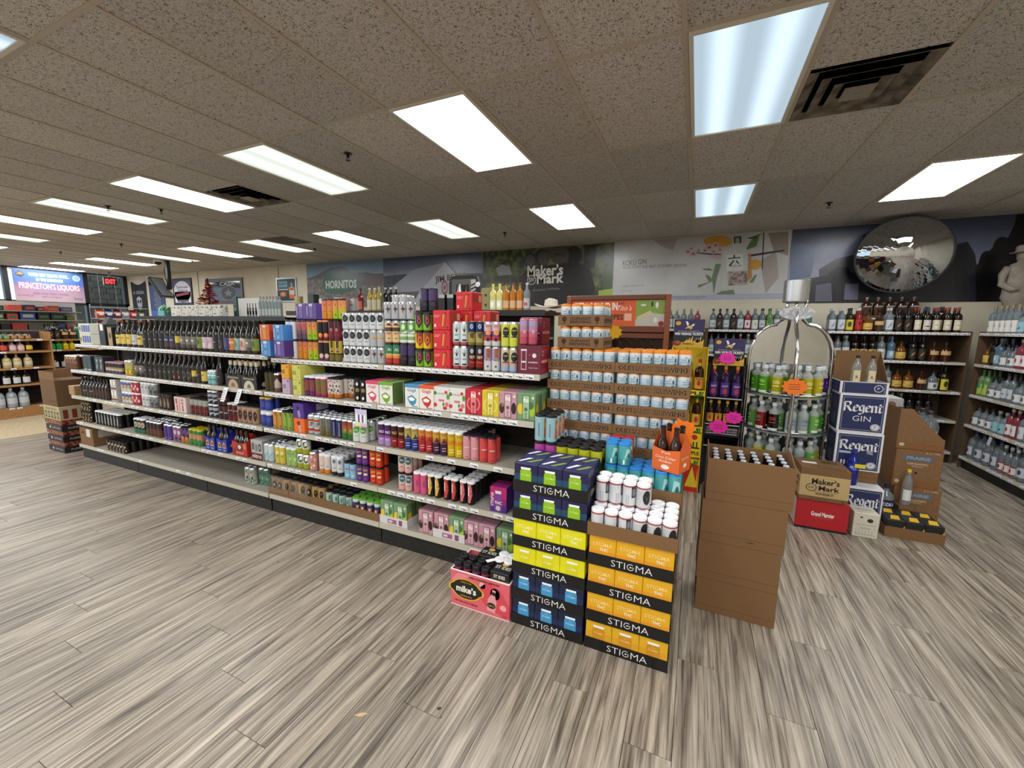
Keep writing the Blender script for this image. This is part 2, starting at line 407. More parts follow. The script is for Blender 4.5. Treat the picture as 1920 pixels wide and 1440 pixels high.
t = thing('security_camera', 'white domed security camera on the ceiling by the black pole', 'camera', (-11.28, 4.4, ZC))
MB().lathe([(.085, -.05), (.09, -.03), (.09, 0)], 18, WHITE).build('housing', t)
MB().lathe([(.005, -.115), (.04, -.105), (.065, -.08), (.072, -.05)], 18, M('101012', .08)).build('dome', t)

# ---- walls
WALLC = speck('cream_wall', 'c6bda9', 'cfc7b4', 3, .3, .7, .8)
wall_back = struct('wall_back', MB().box(XL-.1, YB, -.12, XR+.1, YB+.12, ZC+.12, WALLC))
wall_right = struct('wall_right', MB().box(XR, YF, -.12, XR+.12, YB, ZC+.12, WALLC))
wall_front = struct('wall_front', MB().box(XL-.1, YF-.12, -.12, XR+.1, YF, ZC+.12, WALLC))
# window wall (left): solid parts, mullions and panes
FRAMED = M('17171a', .4)
wl = MB()
wl.box(XL-.12, YF, -.12, XL, YB, .75, FRAMED).box(XL-.12, YF, 3.0, XL, YB, ZC+.12, FRAMED)
wall_left = struct('wall_left', wl)
GLASS = bpy.data.materials.new('window_glass'); GLASS.use_nodes = True
nt = GLASS.node_tree; L = nt.links.new
for n in list(nt.nodes): nt.nodes.remove(n)
o_ = nd(nt, 'ShaderNodeOutputMaterial'); tr = nd(nt, 'ShaderNodeBsdfTransparent'); gl = nd(nt, 'ShaderNodeBsdfGlossy', i_Roughness=.02)
fz = nd(nt, 'ShaderNodeFresnel', i_IOR=1.45); mxs = nd(nt, 'ShaderNodeMixShader'); tr.inputs[0].default_value = (.93, .96, .97, 1)
L(fz.outputs[0], mxs.inputs[0]); L(tr.outputs[0], mxs.inputs[1]); L(gl.outputs[0], mxs.inputs[2]); L(mxs.outputs[0], o_.inputs[0])
ym = [YF, -4.5, -2.0, .5, 2.0, 3.5, 5.06, 6.05]
for n in range(len(ym)-1):
    w_ = MB(); y0, y1 = ym[n], ym[n+1]
    w_.box(XL-.1, y0-.05, .75, XL+.03, y0+.05, 3.0, FRAMED)
    w_.box(XL-.1, y0, 2.07, XL+.03, y1, 2.15, FRAMED)
    if n == len(ym)-2: w_.box(XL-.1, y1-.1, .75, XL+.03, y1, 3.0, FRAMED)
    o = struct('window_%d' % (n+1), w_)
    MB().box(XL-.03, y0+.05, .75, XL-.024, y1-.05, 2.07, GLASS).build('pane', o)
    MB().box(XL-.03, y0+.05, 2.15, XL-.024, y1-.05, 3.0, GLASS).build('pane', o)
# outside: pavement, canopy soffit, block wall
struct('ground_outside', MB().box(XL-14, -14, -.3, XL-.13, 14, -.12, M('8f8f8c', .9)))
bw = MB(); BL = M('4d463c', .9); bw.box(XL-3.1, 4.9, -.12, XL-3.0, 12, 3.6, M('57503f', .9))
bwall = struct('wall_outside', bw)
blk = MB().cbox(-.19, -.02, .005, .19, 0, .19, speck('concrete_block', '4a4438', '5c5546', 30, .4, .6, .95), .006).mesh('block')
for r in range(10, 18):
    for c in range(12):
        ob('block', blk, bwall, (XL-2.98, 5.1+c*.4+(.2 if r % 2 else 0), r*.2), pi/2)
struct('canopy_outside', MB().box(XL-2.4, -14, 3.15, XL-.12, 14, 3.3, M('b0aca2', .8)))
# ================================================================== LONG SHELVING (two bays of sections)
TAGM = MB(); TAGM.box(-.03, -.0015, 0, .03, 0, .027, M('e6e7ea', .5))
TAGM.rect(front(-.0018), -.024, .012, .010, .015, '3a3a40').rect(front(-.0018), -.024, .006, -.002, .009, '77777d').rect(front(-.0018), .0, .004, .024, .011, '22222a')
TAG_ = TAGM.mesh('price_tag')
DARKB = speck('dark_back_panel', '1d1612', '2a211b', 14, .4, .6, .8)
KICK = speck('kick_plate_black', '121110', '1a1817', 20, .4, .6, .55)
#        z,   lip Y, depth
SHZ = {'R': [(.165, 1.10, .48), (.44, 1.10, .46), (.75, 1.095, .46), (1.05, 1.12, .44), (1.325, 1.20, .36)],
       'L': [(.165, 1.10, .48), (.44, 1.10, .46), (.752, 1.09, .46), (1.052, 1.115, .44), (1.344, 1.18, .38)]}
SECT = {'L': [(-6.46, -5.24), (-5.24, -4.02), (-4.02, -3.105)], 'R': [(-3.095, -1.89), (-1.89, -.690)]}
seclab = {('L', 0): 'shelving section with a kraft carton on its lowest shelf', ('L', 1): 'shelving section with an empty lowest shelf between two others', ('L', 2): 'shelving section with blue and red bottle carriers on a shelf',
          ('R', 0): 'shelving section with film wrapped trays on its lowest shelf', ('R', 1): 'shelving section with pink and green drink cartons beside the black case stack'}
rnd = random.Random(3)
for bay in 'LR':
    for n, (xa, xb) in enumerate(SECT[bay]):
        t = thing('gondola_section', seclab[(bay, n)], 'shelving', (xa+.002, 1.12, 0)); W = xb-xa-.004
        MB().cbox(.002, 0, 0, W-.002, .02, .135, KICK, .002).build('kick_panel', t)
        MB().box(0, .46, 0, W, .485, 1.38, DARKB).build('back_panel', t)
        MB().box(0, .43, 0, .012, .4595, 1.4, M('2b2622', .5)).build('upright', t)
        MB().box(W-.012, .43, 0, W, .4595, 1.4, M('2b2622', .5)).build('upright', t)
        for k, (z, ly, dp) in enumerate(SHZ[bay]):
            y0 = ly-1.12
            s = MB().box(.001, y0+.004, z-.028, W-.001, y0+dp, z, SHELFW).build('shelf' if k else 'base_shelf', t)
            lip = MB(); lip.box(.001, y0-.004, z-.034, W-.001, y0+.004, z+.003, SHELFL)
            if k == 0: lip.box(.001, y0, z-.03, W-.001, y0+.03, z-.024, SHELFL)
            lip.build('price_rail', s)
            if k: 
                for bx in (.03, W-.034): MB().box(bx, y0+.06, z-.038, bx+.004, y0+dp-.02, z-.0285, SHELFL).build('bracket', s)
            x = .04
            while x < W-.04:
                p = {0: .12, 1: .5, 2: .55, 3: .8, 4: .9}[k] if bay == 'L' else {0: .0, 1: .62, 2: .6, 3: .62, 4: .92}[k]
                if rnd.random() < p: ob('price_tag', TAG_, s, (x, y0-.0045, z-.029))
                x += .068 if k > 2 else .085
# hanging tags under the second shelf of the left bay, and the little hang card in the right bay
for n, px in enumerate((424, 450)):
    x = xat(px, 1.10, 1.0); t = thing('hanging_tag', 'white paper sale tag hanging off the second shelf rail', 'tag', (x, 1.09, .935), 0, 'paper sale tags on the rail')
    m = MB(); m.add([(-.028, -.03, 0), (.028, -.03, 0), (.034, .012, .115), (-.024, .012, .115)], [(0, 1, 2, 3)], 'dfe0e4'); m.build('card', t)
    m = MB()
    for q in range(5): m.add([(-.02+q*.001, -.0275+q*.007, .015+q*.018), (.016, -.0275+q*.007, .015+q*.018), (.016, -.0265+q*.007, .02+q*.018), (-.02, -.0265+q*.007, .02+q*.018)], [(0, 1, 2, 3)], '6a6a74')
    m.build('print', t)
x = xat(678, 1.09, .9); t = thing('hanging_card', 'square pastel card with small can pictures hanging from shelf rail', 'tag', (x, 1.085, .885))
m = MB().box(-.055, 0, 0, .055, .002, .125, M('b9d8c4')); T = front(-.0006)
m.rect(T, -.055, .09, .055, .125, 'cbb8e0').rect(T, -.055, 0, -.01, .02, 'e8d78c').rect(T, .0, 0, .055, .02, 'd9a8c8')
m.build('card', t); m = MB()
for q, c in enumerate(('f2f2ee', '7d2f8e', 'f2f2ee', '7d2f8e', 'f2f2ee')): m.rect(front(-.001), -.044+q*.018, .03, -.03+q*.018, .085, c)
m.build('print', t); MB().tube([(0, .0, .125), (0, .005, .15), (0, .012, .165)], .002, WHITE, 4).build('string', t)

# ================================================================== PRODUCT FACTORIES
SHAPE = {'slim': (.0285, .156), 'reg': (.033, .122), 'tall': (.033, .157), 'long': (.029, .170), 'short': (.0285, .132)}
LIDC = {'s': M('c9ccd0', .3, .85), 'k': M('141416', .4), 'w': M('e9eaec', .4)}
CANS = {}
CNAME = {'slim': 'slim_can', 'reg': 'standard_can', 'tall': 'pint_can', 'long': 'sleek_can', 'short': 'stubby_can'}
def C(key, desc, shape, bands, decs=(), lid='s'): CANS[key] = (desc, shape, bands, decs, lid)
_CM = {}
def decal(m, T, decs, R, H, dz=0.):
    for d in decs:
        if d[0] == 'd': m.strips(T, [(R*(d[1]+d[3]*cos(i*pi/6)), H*(d[2]+d[4]*sin(i*pi/6))) for i in range(12)], d[5], .3*R)
        elif d[0] == 'r': m.rect(T, d[1]*R, d[2]*H, d[3]*R, d[4]*H, d[5], max(1, int((d[3]-d[1])/.3)))
        elif d[0] == 't': m.text(T, d[1], d[2]*R, d[3]*H, d[4]*R, d[5]*H, d[6], .012, 0, d[7] if len(d) > 7 else 0)
        elif d[0] == 'p': m.strips(T, [(a*R, b*H) for a, b in d[1]], d[2], .3*R)
def canmesh(key):
    if key in _CM: return _CM[key]
    desc, sh, bands, decs, lid = CANS[key]; R, H = SHAPE[sh]
    m = MB(); z0, z1 = .007, H-.014
    prof = [(R*.80, 0), (R, z0)]; mats = [M(bands[0][1], .32, .25)]
    last = z0
    for f, c in bands:
        z = z0+(z1-z0)*f
        prof.append((R, z)); mats.append(M(c, .32, .2))
    lm = LIDC[lid] if lid in LIDC else M(lid, .4)
    prof.append((R*.86, H-.003)); mats.append(lm if lid == 's' else M(bands[-1][1], .32, .2))
    m.lathe(prof, 14, mats)
    me = m.mesh('can')
    p = MB(); k_ = 0
    for k_, q in enumerate(decs):
        decal(p, wrap(R+.00025+.00006*min(k_, 5), 0, .5), [q], R, H)
    pm_ = p.mesh('label_print') if decs else None
    l = MB()
    if lid in ('s',): l.lathe([(R*.86, H-.004), (R*.85, H), (R*.78, H), (R*.76, H-.004), (R*.2, H-.004)], 14, lm)
    else: l.lathe([(R*.99, H-.013), (R*.97, H-.001), (R*.8, H+.002), (R*.55, H+.002), (R*.3, H-.001)], 14, lm)
    _CM[key] = (me, l.mesh('lid'), pm_); return _CM[key]
def can(key, loc, where, rz=0., detail=True):
    me, lid, pr = canmesh(key)
    o = thing(CNAME[CANS[key][1]], (CANS[key][0]+' '+where).strip(), 'can', loc, rz, CANS[key][0]+' '+where, me)
    ob('lid', lid, o)
    if pr and detail: ob('label_print', pr, o)
    return o
WHERE = {}
for bay, nm in (('L', 'dark beer bay'), ('R', 'canned cocktail bay')):
    for k, s in enumerate(('lowest shelf', 'second lowest shelf', 'middle shelf', 'second highest shelf', 'top shelf')):
        WHERE[(bay, k)] = s+', '+nm
OCC = {}
def free(key, x, w, y0, y1, z0, z1):
    """pushes an item right along its shelf until it touches nothing standing there"""
    L_ = OCC.setdefault(key, [])
    for _ in range(60):
        h = [o for o in L_ if x < o[1] and x+w > o[0] and y0 < o[3] and y1 > o[2] and z0 < o[5]-.003 and z1 > o[4]+.003]
        if not h: break
        x = max(o[1] for o in h)+.0005
    L_.append((x, x+w, y0, y1, z0, z1)); return x
EPS = .0009
def cans(bay, k, px, key, n, rows=2, lay=1, gap=1.012, yo=.025, zo=0., x=None):
    """n cans side by side from image column px on shelf k, rows deep, lay high (key may be a list, bottom layer first)"""
    z, ly, dp = SHZ[bay][k]; keys = key if isinstance(key, list) else [key]*lay
    R, H = SHAPE[CANS[keys[0]][1]]; zz = z+zo
    x0 = xat(px, ly+yo+R, z+zo+H*.5) if x is None else x
    HT = sum(SHAPE[CANS[q][1]][1]+.0028 for q in keys)
    x0 = free((bay, k), x0, n*2*R*gap, ly+yo, ly+yo+rows*2*R*gap, zz, zz+HT); zz += EPS
    for l, ky in enumerate(keys):
        R2, H2 = SHAPE[CANS[ky][1]]
        for r in range(rows):
            if r > 1 and l < len(keys)-1: continue
            for i in range(n):
                can(ky, (x0+R+i*2*R*gap, ly+yo+R+r*2*R*gap, zz), WHERE[(bay, k)], random.uniform(-.06, .06), r == 0)
        zz += H2+.0028
# ---- cartons
_XM = {}
BOXES = {}
def B(key, desc, w, d, h, col, fr=(), side=None, topc=None, sd=(), cat='carton'): BOXES[key] = (desc, w, d, h, col, fr, side or col, topc or col, sd, cat)
def boxmesh(key):
    if key in _XM: return _XM[key]
    desc, w, d, h, col, fr, side, topc, sd, cat = BOXES[key]
    mat_ = lambda c: M(c, .42) if isinstance(c, str) else c
    m = MB().cbox(-w/2, 0, 0, w/2, d, h, mat_(col), .0025)
    if side != col: m.box(w/2+.0002, .003, .003, w/2+.0004, d-.003, h-.003, mat_(side), 'ldufb').box(-w/2-.0004, .003, .003, -w/2-.0002, d-.003, h-.003, mat_(side), 'rdufb')
    if topc != col: m.box(-w/2+.003, .003, h+.0002, w/2-.003, d-.003, h+.0004, mat_(topc), 'dlrfb')
    p = MB()
    def go(T0, ds, U):
        for q, dd in enumerate(ds):
            T = T0(.0005+.00025*q)
            if dd[0] == 'd': p.disc(T, dd[1]*U, dd[2]*h, dd[3]*U, dd[4]*h, dd[5], 16)
            elif dd[0] == 'r': p.rect(T, dd[1]*U, dd[2]*h, dd[3]*U, dd[4]*h, dd[5])
            elif dd[0] == 't': p.text(T, dd[1], dd[2]*U, dd[3]*h, dd[4]*U, dd[5]*h, dd[6], .015, 0, dd[7] if len(dd) > 7 else 0)
            elif dd[0] == 'p': p.shape(T, [(a*U, b_*h) for a, b_ in dd[1]], dd[2])
    go(lambda e: front(-e), fr, w); go(lambda e: right(w/2+e, d/2), sd, d)
    l = MB(); l.box(-w/2+.004, d*.5-.0008, h+.0002, w/2-.004, d*.5+.0008, h+.0006, M('5a5a55', .8))
    _XM[key] = (m.mesh('carton'), p.mesh('front_print') if fr or sd else None, l.mesh('top_seam')); return _XM[key]
def carton(key, loc, where, rz=0., name='drink_carton'):
    me, pr, seam = boxmesh(key)
    o = thing(name, (BOXES[key][0]+' '+where).strip(), BOXES[key][9], loc, rz, BOXES[key][0]+' '+where, me)
    if pr: ob('front_print', pr, o)
    ob('top_seam', seam, o); return o
def boxes(bay, k, px, key, n=1, rows=1, lay=1, yo=.02, gap=.002, x=None, zo=0.):
    z, ly, dp = SHZ[bay][k]; keys = key if isinstance(key, list) else [key]*lay
    w, d = BOXES[keys[0]][1:3]
    x0 = xat(px, ly+yo, z+BOXES[keys[0]][3]*.5) if x is None else x
    zz = z+zo+EPS
    x0 = free((bay, k), x0, n*(w+gap), ly+yo, ly+yo+rows*(d+gap), zz, zz+sum(BOXES[q][3]+.0015 for q in keys))
    for ky in keys:
        for r in range(rows):
            for i in range(n): carton(ky, (x0+w/2+i*(w+gap), ly+yo+r*(d+gap), zz), WHERE[(bay, k)])
        zz += BOXES[ky][3]+.0015
# ---- bottles
PROF = {'beer22': (.0365, [(.9, 0), (1, .02), (1, .55), (.93, .62), (.62, .74), (.42, .82), (.37, .95), (.40, .955), (.40, .985)], .29),
        'beer22s': (.0345, [(.9, 0), (1, .02), (1, .55), (.93, .62), (.62, .74), (.42, .82), (.37, .95), (.40, .955), (.40, .985)], .25),
        'beer12': (.031, [(.9, 0), (1, .02), (1, .52), (.9, .60), (.55, .72), (.43, .80), (.40, .95), (.44, .955), (.44, .985)], .23),
        'swing': (.036, [(.9, 0), (1, .02), (1, .5), (.85, .6), (.5, .72), (.40, .8), (.40, .97)], .28),
        'wine': (.0385, [(.9, 0), (1, .02), (1, .62), (.9, .69), (.5, .76), (.38, .8), (.36, .97)], .30),
        'spirit': (.041, [(.9, 0), (1, .02), (1, .60), (.92, .68), (.6, .74), (.34, .78), (.32, .93)], .30),
        'squat': (.052, [(.92, 0), (1, .03), (1, .52), (.9, .62), (.5, .72), (.3, .76), (.28, .92)], .24),
        'jug': (.062, [(.92, 0), (1, .03), (1, .58), (.85, .72), (.5, .8), (.3, .84), (.3, .94)], .32),
        'absol': (.041, [(.92, 0), (1, .02), (1, .62), (.93, .71), (.6, .76), (.45, .79), (.42, .90), (.46, .905), (.46, .93)], .265),
        'slimb': (.033, [(.92, 0), (1, .02), (1, .66), (.8, .76), (.42, .84), (.38, .96)], .31)}
BOT = {}
PNAME = {'beer22': 'beer_bottle', 'beer22s': 'stubby_beer_bottle', 'beer12': 'longneck_bottle', 'swing': 'swing_top_bottle', 'wine': 'wine_bottle', 'spirit': 'spirit_bottle', 'squat': 'squat_bottle', 'jug': 'jug_bottle', 'absol': 'vodka_bottle', 'slimb': 'slender_bottle'}
def D(key, desc, prof, glass, label=None, cap='222', neck=None, sq=None, decs=(), trans=0., fill=None): BOT[key] = (desc, prof, glass, label, cap, neck, sq, decs, trans, fill)
_BM = {}
def botmesh(key):
    if key in _BM: return _BM[key]
    desc, pf, glass, label, cap, neck, sq, decs, trans, fill = BOT[key]; R, P, H = PROF[pf]
    gm = M(glass, .06, 0., trans, .3 if not trans else 0.)
    m = MB(); prof = [(r*R, z*H) for r, z in P]
    if fill:                                   # liquid colour below the shoulder, clear glass above
        fm = M(fill, .06, 0., trans*.85, .3); mats = [fm if P[i+1][1] < .63 else gm for i in range(len(P)-1)]
    else: mats = gm
    m.lathe(prof, 14, mats, sq=sq); me = m.mesh('bottle')
    l = None
    if label:
        l = MB(); v0, v1, lc = label[:3]; Rl = R*1.012
        if sq:
            Rl = R*1.0
            l.box(-R*.78, -R*1.005-.0008, v0*H, R*.78, -R*1.005, v1*H, M(lc, .5)); T = front(-R*1.005-.0012)
        else:
            n = 10; a = 1.45 if len(label) < 4 else label[3]
            l.rect(wrap(Rl), -a*Rl, v0*H, a*Rl, v1*H, M(lc, .5), n); T = wrap(Rl+.0004)
        for q, dd in enumerate(decs):
            T2 = front(-R*1.005-.0012-.0002*q) if sq else wrap(Rl+.0004+.0002*q)
            decal(l, T2, [dd], R, H)
        l = l.mesh('label')
    c = MB(); r_, z_ = P[-1]; r_ *= R; z_ *= H
    if pf.startswith('beer'): c.lathe([(r_*1.12, z_-.006), (r_*1.1, z_), (r_*.8, z_+.003)], 10, M(cap, .35, .3))
    else: c.lathe([(r_*1.15, z_-.012), (r_*1.15, H*.995), (r_*1.0, H)], 10, M(cap, .4))
    if neck: c.lathe([(r_*1.06+.0004, z_*.84), (r_*1.04+.0004, z_-.006)], 10, M(neck, .5), cap=False)
    _BM[key] = (me, l, c.mesh('cap')); return _BM[key]
def bottle(key, loc, where, rz=0.):
    me, l, c = botmesh(key)
    o = thing(PNAME[BOT[key][1]], (BOT[key][0]+' '+where).strip(), 'bottle', loc, rz, BOT[key][0]+' '+where, me)
    ob('cap', c, o)
    if l: ob('label', l, o)
    return o
def bottles(bay, k, px, key, n=1, rows=1, yo=.02, pitch=1.04, zo=0.):
    z, ly, dp = SHZ[bay][k]; R, P, H = PROF[BOT[key][1]]; x0 = xat(px, ly+yo+R, z+zo+H*.4)
    x0 = free((bay, k), x0, n*2*R*pitch, ly+yo, ly+yo+rows*2*R*pitch, z+zo, z+zo+H)
    for r in range(rows):
        for i in range(n): bottle(key, (x0+R+i*2*R*pitch, ly+yo+R+r*2*R*pitch, z+zo+EPS), WHERE[(bay, k)], random.uniform(-.15, .15))
# ================================================================== RIGHT BAY: canned cocktails
tri = lambda u, v, s, t: [(u-s, v-t), (u+s, v-t), (u, v+t)]
# ---- top shelf
C('wslim', 'plain white slim can with faint grey script', 'slim', [(1, 'd5dade')], [('r', -.5, .3, -.42, .75, '9aa0a6'), ('d', .1, .35, .12, .03, '8d939a')], 'k')
C('gpurple', 'slim can fading from rose to plum', 'slim', [(.3, '5e4660'), (.5, '7d5266'), (.75, 'a4606a'), (1, 'b8646a')], [('d', 0, .75, .12, .03, '3a1a20')], 'k')
C('gorange', 'slim can fading from salmon to orange', 'slim', [(.3, 'cf7f1e'), (.55, 'd08a2a'), (.8, 'd37d4a'), (1, 'cf7250')], [('d', 0, .7, .12, .035, '3a1a10'), ('r', -.5, .38, .5, .4, '7a3a10')], 'k')
C('ggreen', 'slim can fading from orange to lime', 'slim', [(.3, '93b81c'), (.55, 'b6a92a'), (.8, 'd0924a'), (1, 'd0804e')], [('d', 0, .7, .12, .035, '3a1a10'), ('d', 0, .22, .15, .05, '2e3a10')], 'k')
C('blackball', 'black slim can with a glowing orange ball', 'slim', [(.1, '5a1c10'), (1, '0f0d0e')], [('d', 0, .26, .6, .12, 'e2672a'), ('d', -.1, .29, .35, .06, 'f0a060')], 'd9825a')
C('blackmoon', 'black slim can with a pale moon', 'slim', [(.1, '6a3a50'), (1, '131013')], [('d', 0, .25, .6, .12, 'd9b4b0')], 'd98a6a')
C('maroonslim', 'maroon slim can with black stripe and ring', 'slim', [(.2, '5c1a28'), (1, '7a2438')], [('r', -.35, .5, .35, 1., '120c10'), ('d', 0, .55, .28, .07, 'e0c8b0'), ('d', 0, .55, .18, .045, '120c10')], 'k')
C('goldslim', 'gold slim can with black stripe and ring', 'slim', [(.35, '6d6426'), (.42, '15130c'), (1, 'c9a83a')], [('r', -.35, .45, .35, 1., '12110c'), ('d', 0, .6, .28, .07, 'e8d690'), ('d', 0, .6, .18, .045, '12110c')], 'c9a83a')
C('whitedisc', 'white can with a large black disc', 'reg', [(1, 'ccd0d4')], [('d', -.1, .66, .68, .22, '17181a'), ('d', -.1, .66, .35, .1, '44474a'), ('t', 'OLIPHANT', 0, .3, .8, .06, '50545a')], 's')
C('greyfly', 'silver grey can with an orange insect picture', 'reg', [(1, 'a9adb1')], [('p', [(-.5, .5), (.0, .45), (.6, .55), (.05, .6), (-.1, .85), (-.2, .6)], 'e09a2a'), ('r', -.4, .5, .6, .54, '3a3020')], 's')
C('greymoth', 'silver grey can with a brown moth picture', 'reg', [(1, 'a9adb1')], [('p', [(-.5, .6), (-.1, .5), (0, .3), (.15, .5), (.6, .62), (.1, .68), (-.1, .9), (-.15, .65)], '5a3428')], 's')
C('rasta', 'tall can banded green, orange and red', 'tall', [(.1, '8c2a22'), (.32, 'b0352c'), (.45, 'd98a3a'), (.55, 'd9b06a'), (1, '2f7d55')], [('d', 0, .75, .5, .12, '245e42'), ('t', 'AG', 0, .72, .9, .16, 'dfe6e0')], 'k')
C('creambrown', 'cream tall can with brown lettering band', 'tall', [(.55, 'd8b48a'), (.75, '4a3a34'), (1, 'd8b48a')], [('p', tri(0, .84, .7, .06), '2e221c'), ('t', 'SWIFT', 0, .42, 1., .1, '6a3a22'), ('d', 0, .2, .3, .03, '4a8a4a')], 's')
C('greenwhite', 'green and white tall can with a bird emblem', 'tall', [(.12, 'd9dcd6'), (.3, '7fa66a'), (.42, 'd9dcd6'), (1, '6f9c58')], [('d', -.1, .72, .4, .12, 'cfe0c4'), ('p', [(-.9, .45), (.9, .45), (.9, .6), (0, .5)], 'e4e8e0')], 's')
C('purpledark', 'dark purple tall can with tonal panel', 'tall', [(.5, '1d1826'), (1, '40315c')], [('r', -.5, .25, .5, .4, '2d2440')], 'k')
C('limecan', 'lime green can with black shield emblem', 'reg', [(1, '7fb02a')], [('p', [(-.75, .9), (.75, .9), (.75, .45), (0, .12), (-.75, .45)], '141810'), ('d', 0, .55, .42, .2, 'a83a5a'), ('d', 0, .55, .2, .1, '1c1418'), ('t', 'BEST', 0, .8, .8, .1, 'b04a6a')], 'k')
C('yellowcan', 'yellow can with a red shield emblem', 'reg', [(1, 'dcb71c')], [('p', [(-.75, .9), (.75, .9), (.75, .45), (0, .12), (-.75, .45)], '8c2a18'), ('d', 0, .52, .45, .2, 'd06a2a'), ('d', 0, .52, .22, .1, '5a1a12')], 'k')
C('plantcan', 'white slim can with a green plant drawing', 'slim', [(.12, 'a04a4e'), (.2, 'cfd6d6'), (1, 'cdd6d8')], [('p', [(-.1, .55), (.1, .55), (.5, .8), (.15, .66), (.05, .88), (-.05, .66), (-.5, .78)], '26351f'), ('r', -.55, .18, .55, .26, '22282a'), ('t', 'cann', 0, .44, .9, .07, '33424a')], 's')
C('navygold', 'slim can with navy top and gold base', 'slim', [(.12, '6d6232'), (.55, 'a3924e'), (.62, '7d7040'), (1, '18244e')], [('d', -.1, .8, .4, .1, 'a9c4d8'), ('d', -.1, .8, .25, .06, '2a5a9a'), ('p', [(-.6, .5), (.5, .55), (.3, .3), (-.4, .35)], '4a4020')], 'k')
C('redmaroon', 'slim can with maroon label and white script', 'slim', [(.1, '2a0e0c'), (.35, '7a1a16'), (.5, '5a1512'), (1, '3c1210')], [('d', -.1, .8, .4, .1, '8fb0c8'), ('t', 'NEW', 0, .55, 1.3, .13, 'd8cdb4'), ('p', [(-.8, .4), (.8, .35), (.8, .28), (-.8, .3)], 'a82a22')], 'k')
C('sunset', 'white slim can with red and purple sunset', 'slim', [(.22, 'c4c0c4'), (.42, 'b83a3e'), (.66, '5a3a78'), (1, 'c9a8ac')], [('d', 0, .55, .7, .1, 'e08a4a'), ('d', -.1, .28, .4, .08, '1c1a22'), ('t', 'BERRY', 0, .82, 1.2, .08, 'b8324a')], 's')
C('decoy', 'white slim can with brown window panel', 'slim', [(.5, 'c6c4c6'), (1, '9f8fb0')], [('r', -.4, .55, .5, .95, '96502e'), ('t', 'deca', 0, .48, 1.5, .11, '5a4246'), ('d', -.1, .2, .25, .05, '4a5a52')], 's')
C('limeblack', 'pale lime slim can with black oval label', 'slim', [(1, 'c2c74a')], [('d', 0, .6, .75, .2, '15150f'), ('t', 'ALOHA', 0, .66, 1.1, .06, 'c2c74a'), ('r', -.7, .38, .7, .42, '15150f')], 's')
C('beachblack', 'cream and blue slim can with black oval label', 'slim', [(.25, '9aa9c4'), (.45, 'c2a088'), (1, 'c9b795')], [('d', 0, .62, .75, .2, '15150f'), ('t', 'ALOHA', 0, .66, 1.1, .06, 'c9b795'), ('r', -.7, .38, .7, .42, '15150f')], 's')
C('pinkfade', 'rose slim can fading to blue', 'slim', [(.3, 'b04a60'), (.55, 'b85a72'), (.8, 'b0809c'), (1, '9a94b8')], [('t', 'CANTEEN', -.1, .5, .12*6, .09, 'e8dce0', pi/2)], 'c46a80')
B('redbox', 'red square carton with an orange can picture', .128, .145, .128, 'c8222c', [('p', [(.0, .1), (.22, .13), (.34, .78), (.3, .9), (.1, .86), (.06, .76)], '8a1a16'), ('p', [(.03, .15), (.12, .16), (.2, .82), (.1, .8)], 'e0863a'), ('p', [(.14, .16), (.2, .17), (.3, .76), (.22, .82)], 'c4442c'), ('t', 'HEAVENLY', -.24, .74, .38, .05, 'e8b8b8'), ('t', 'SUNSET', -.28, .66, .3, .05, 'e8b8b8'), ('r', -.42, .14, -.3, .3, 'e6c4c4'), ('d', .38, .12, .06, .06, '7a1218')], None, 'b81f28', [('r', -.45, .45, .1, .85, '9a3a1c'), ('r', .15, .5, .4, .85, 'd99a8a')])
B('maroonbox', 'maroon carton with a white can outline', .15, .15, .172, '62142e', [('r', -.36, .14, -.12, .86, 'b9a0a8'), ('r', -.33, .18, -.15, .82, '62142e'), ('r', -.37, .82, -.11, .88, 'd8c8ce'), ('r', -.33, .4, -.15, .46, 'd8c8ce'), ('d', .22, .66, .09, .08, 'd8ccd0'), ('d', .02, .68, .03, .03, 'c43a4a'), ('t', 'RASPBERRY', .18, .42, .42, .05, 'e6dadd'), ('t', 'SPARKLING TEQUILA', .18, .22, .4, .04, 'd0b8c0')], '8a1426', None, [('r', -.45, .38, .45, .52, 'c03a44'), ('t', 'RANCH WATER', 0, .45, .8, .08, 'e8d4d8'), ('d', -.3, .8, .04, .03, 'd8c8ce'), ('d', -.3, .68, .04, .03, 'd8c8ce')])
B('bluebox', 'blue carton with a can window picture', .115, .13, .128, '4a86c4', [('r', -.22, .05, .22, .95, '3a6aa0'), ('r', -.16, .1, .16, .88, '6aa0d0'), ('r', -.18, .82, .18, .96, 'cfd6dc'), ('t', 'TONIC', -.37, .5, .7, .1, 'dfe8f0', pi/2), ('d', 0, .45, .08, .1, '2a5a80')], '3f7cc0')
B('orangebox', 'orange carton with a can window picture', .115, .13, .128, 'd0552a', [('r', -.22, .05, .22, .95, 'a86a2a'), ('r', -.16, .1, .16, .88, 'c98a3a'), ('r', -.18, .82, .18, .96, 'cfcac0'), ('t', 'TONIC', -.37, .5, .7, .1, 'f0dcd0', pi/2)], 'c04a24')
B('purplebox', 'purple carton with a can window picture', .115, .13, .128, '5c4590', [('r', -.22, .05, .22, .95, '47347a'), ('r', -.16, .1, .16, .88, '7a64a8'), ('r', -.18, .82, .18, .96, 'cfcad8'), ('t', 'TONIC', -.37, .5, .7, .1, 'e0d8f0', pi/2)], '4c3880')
boxes('L', 4, 489, ['bluebox', 'orangebox'], yo=-.04); boxes('L', 4, 514, ['purplebox', 'bluebox'], yo=-.04)
cans('R', 4, 541, 'wslim', 2, 2, 2); cans('R', 4, 561, ['gorange', 'gpurple'], 2, 2); cans('R', 4, 580, 'ggreen', 2, 2, 2)
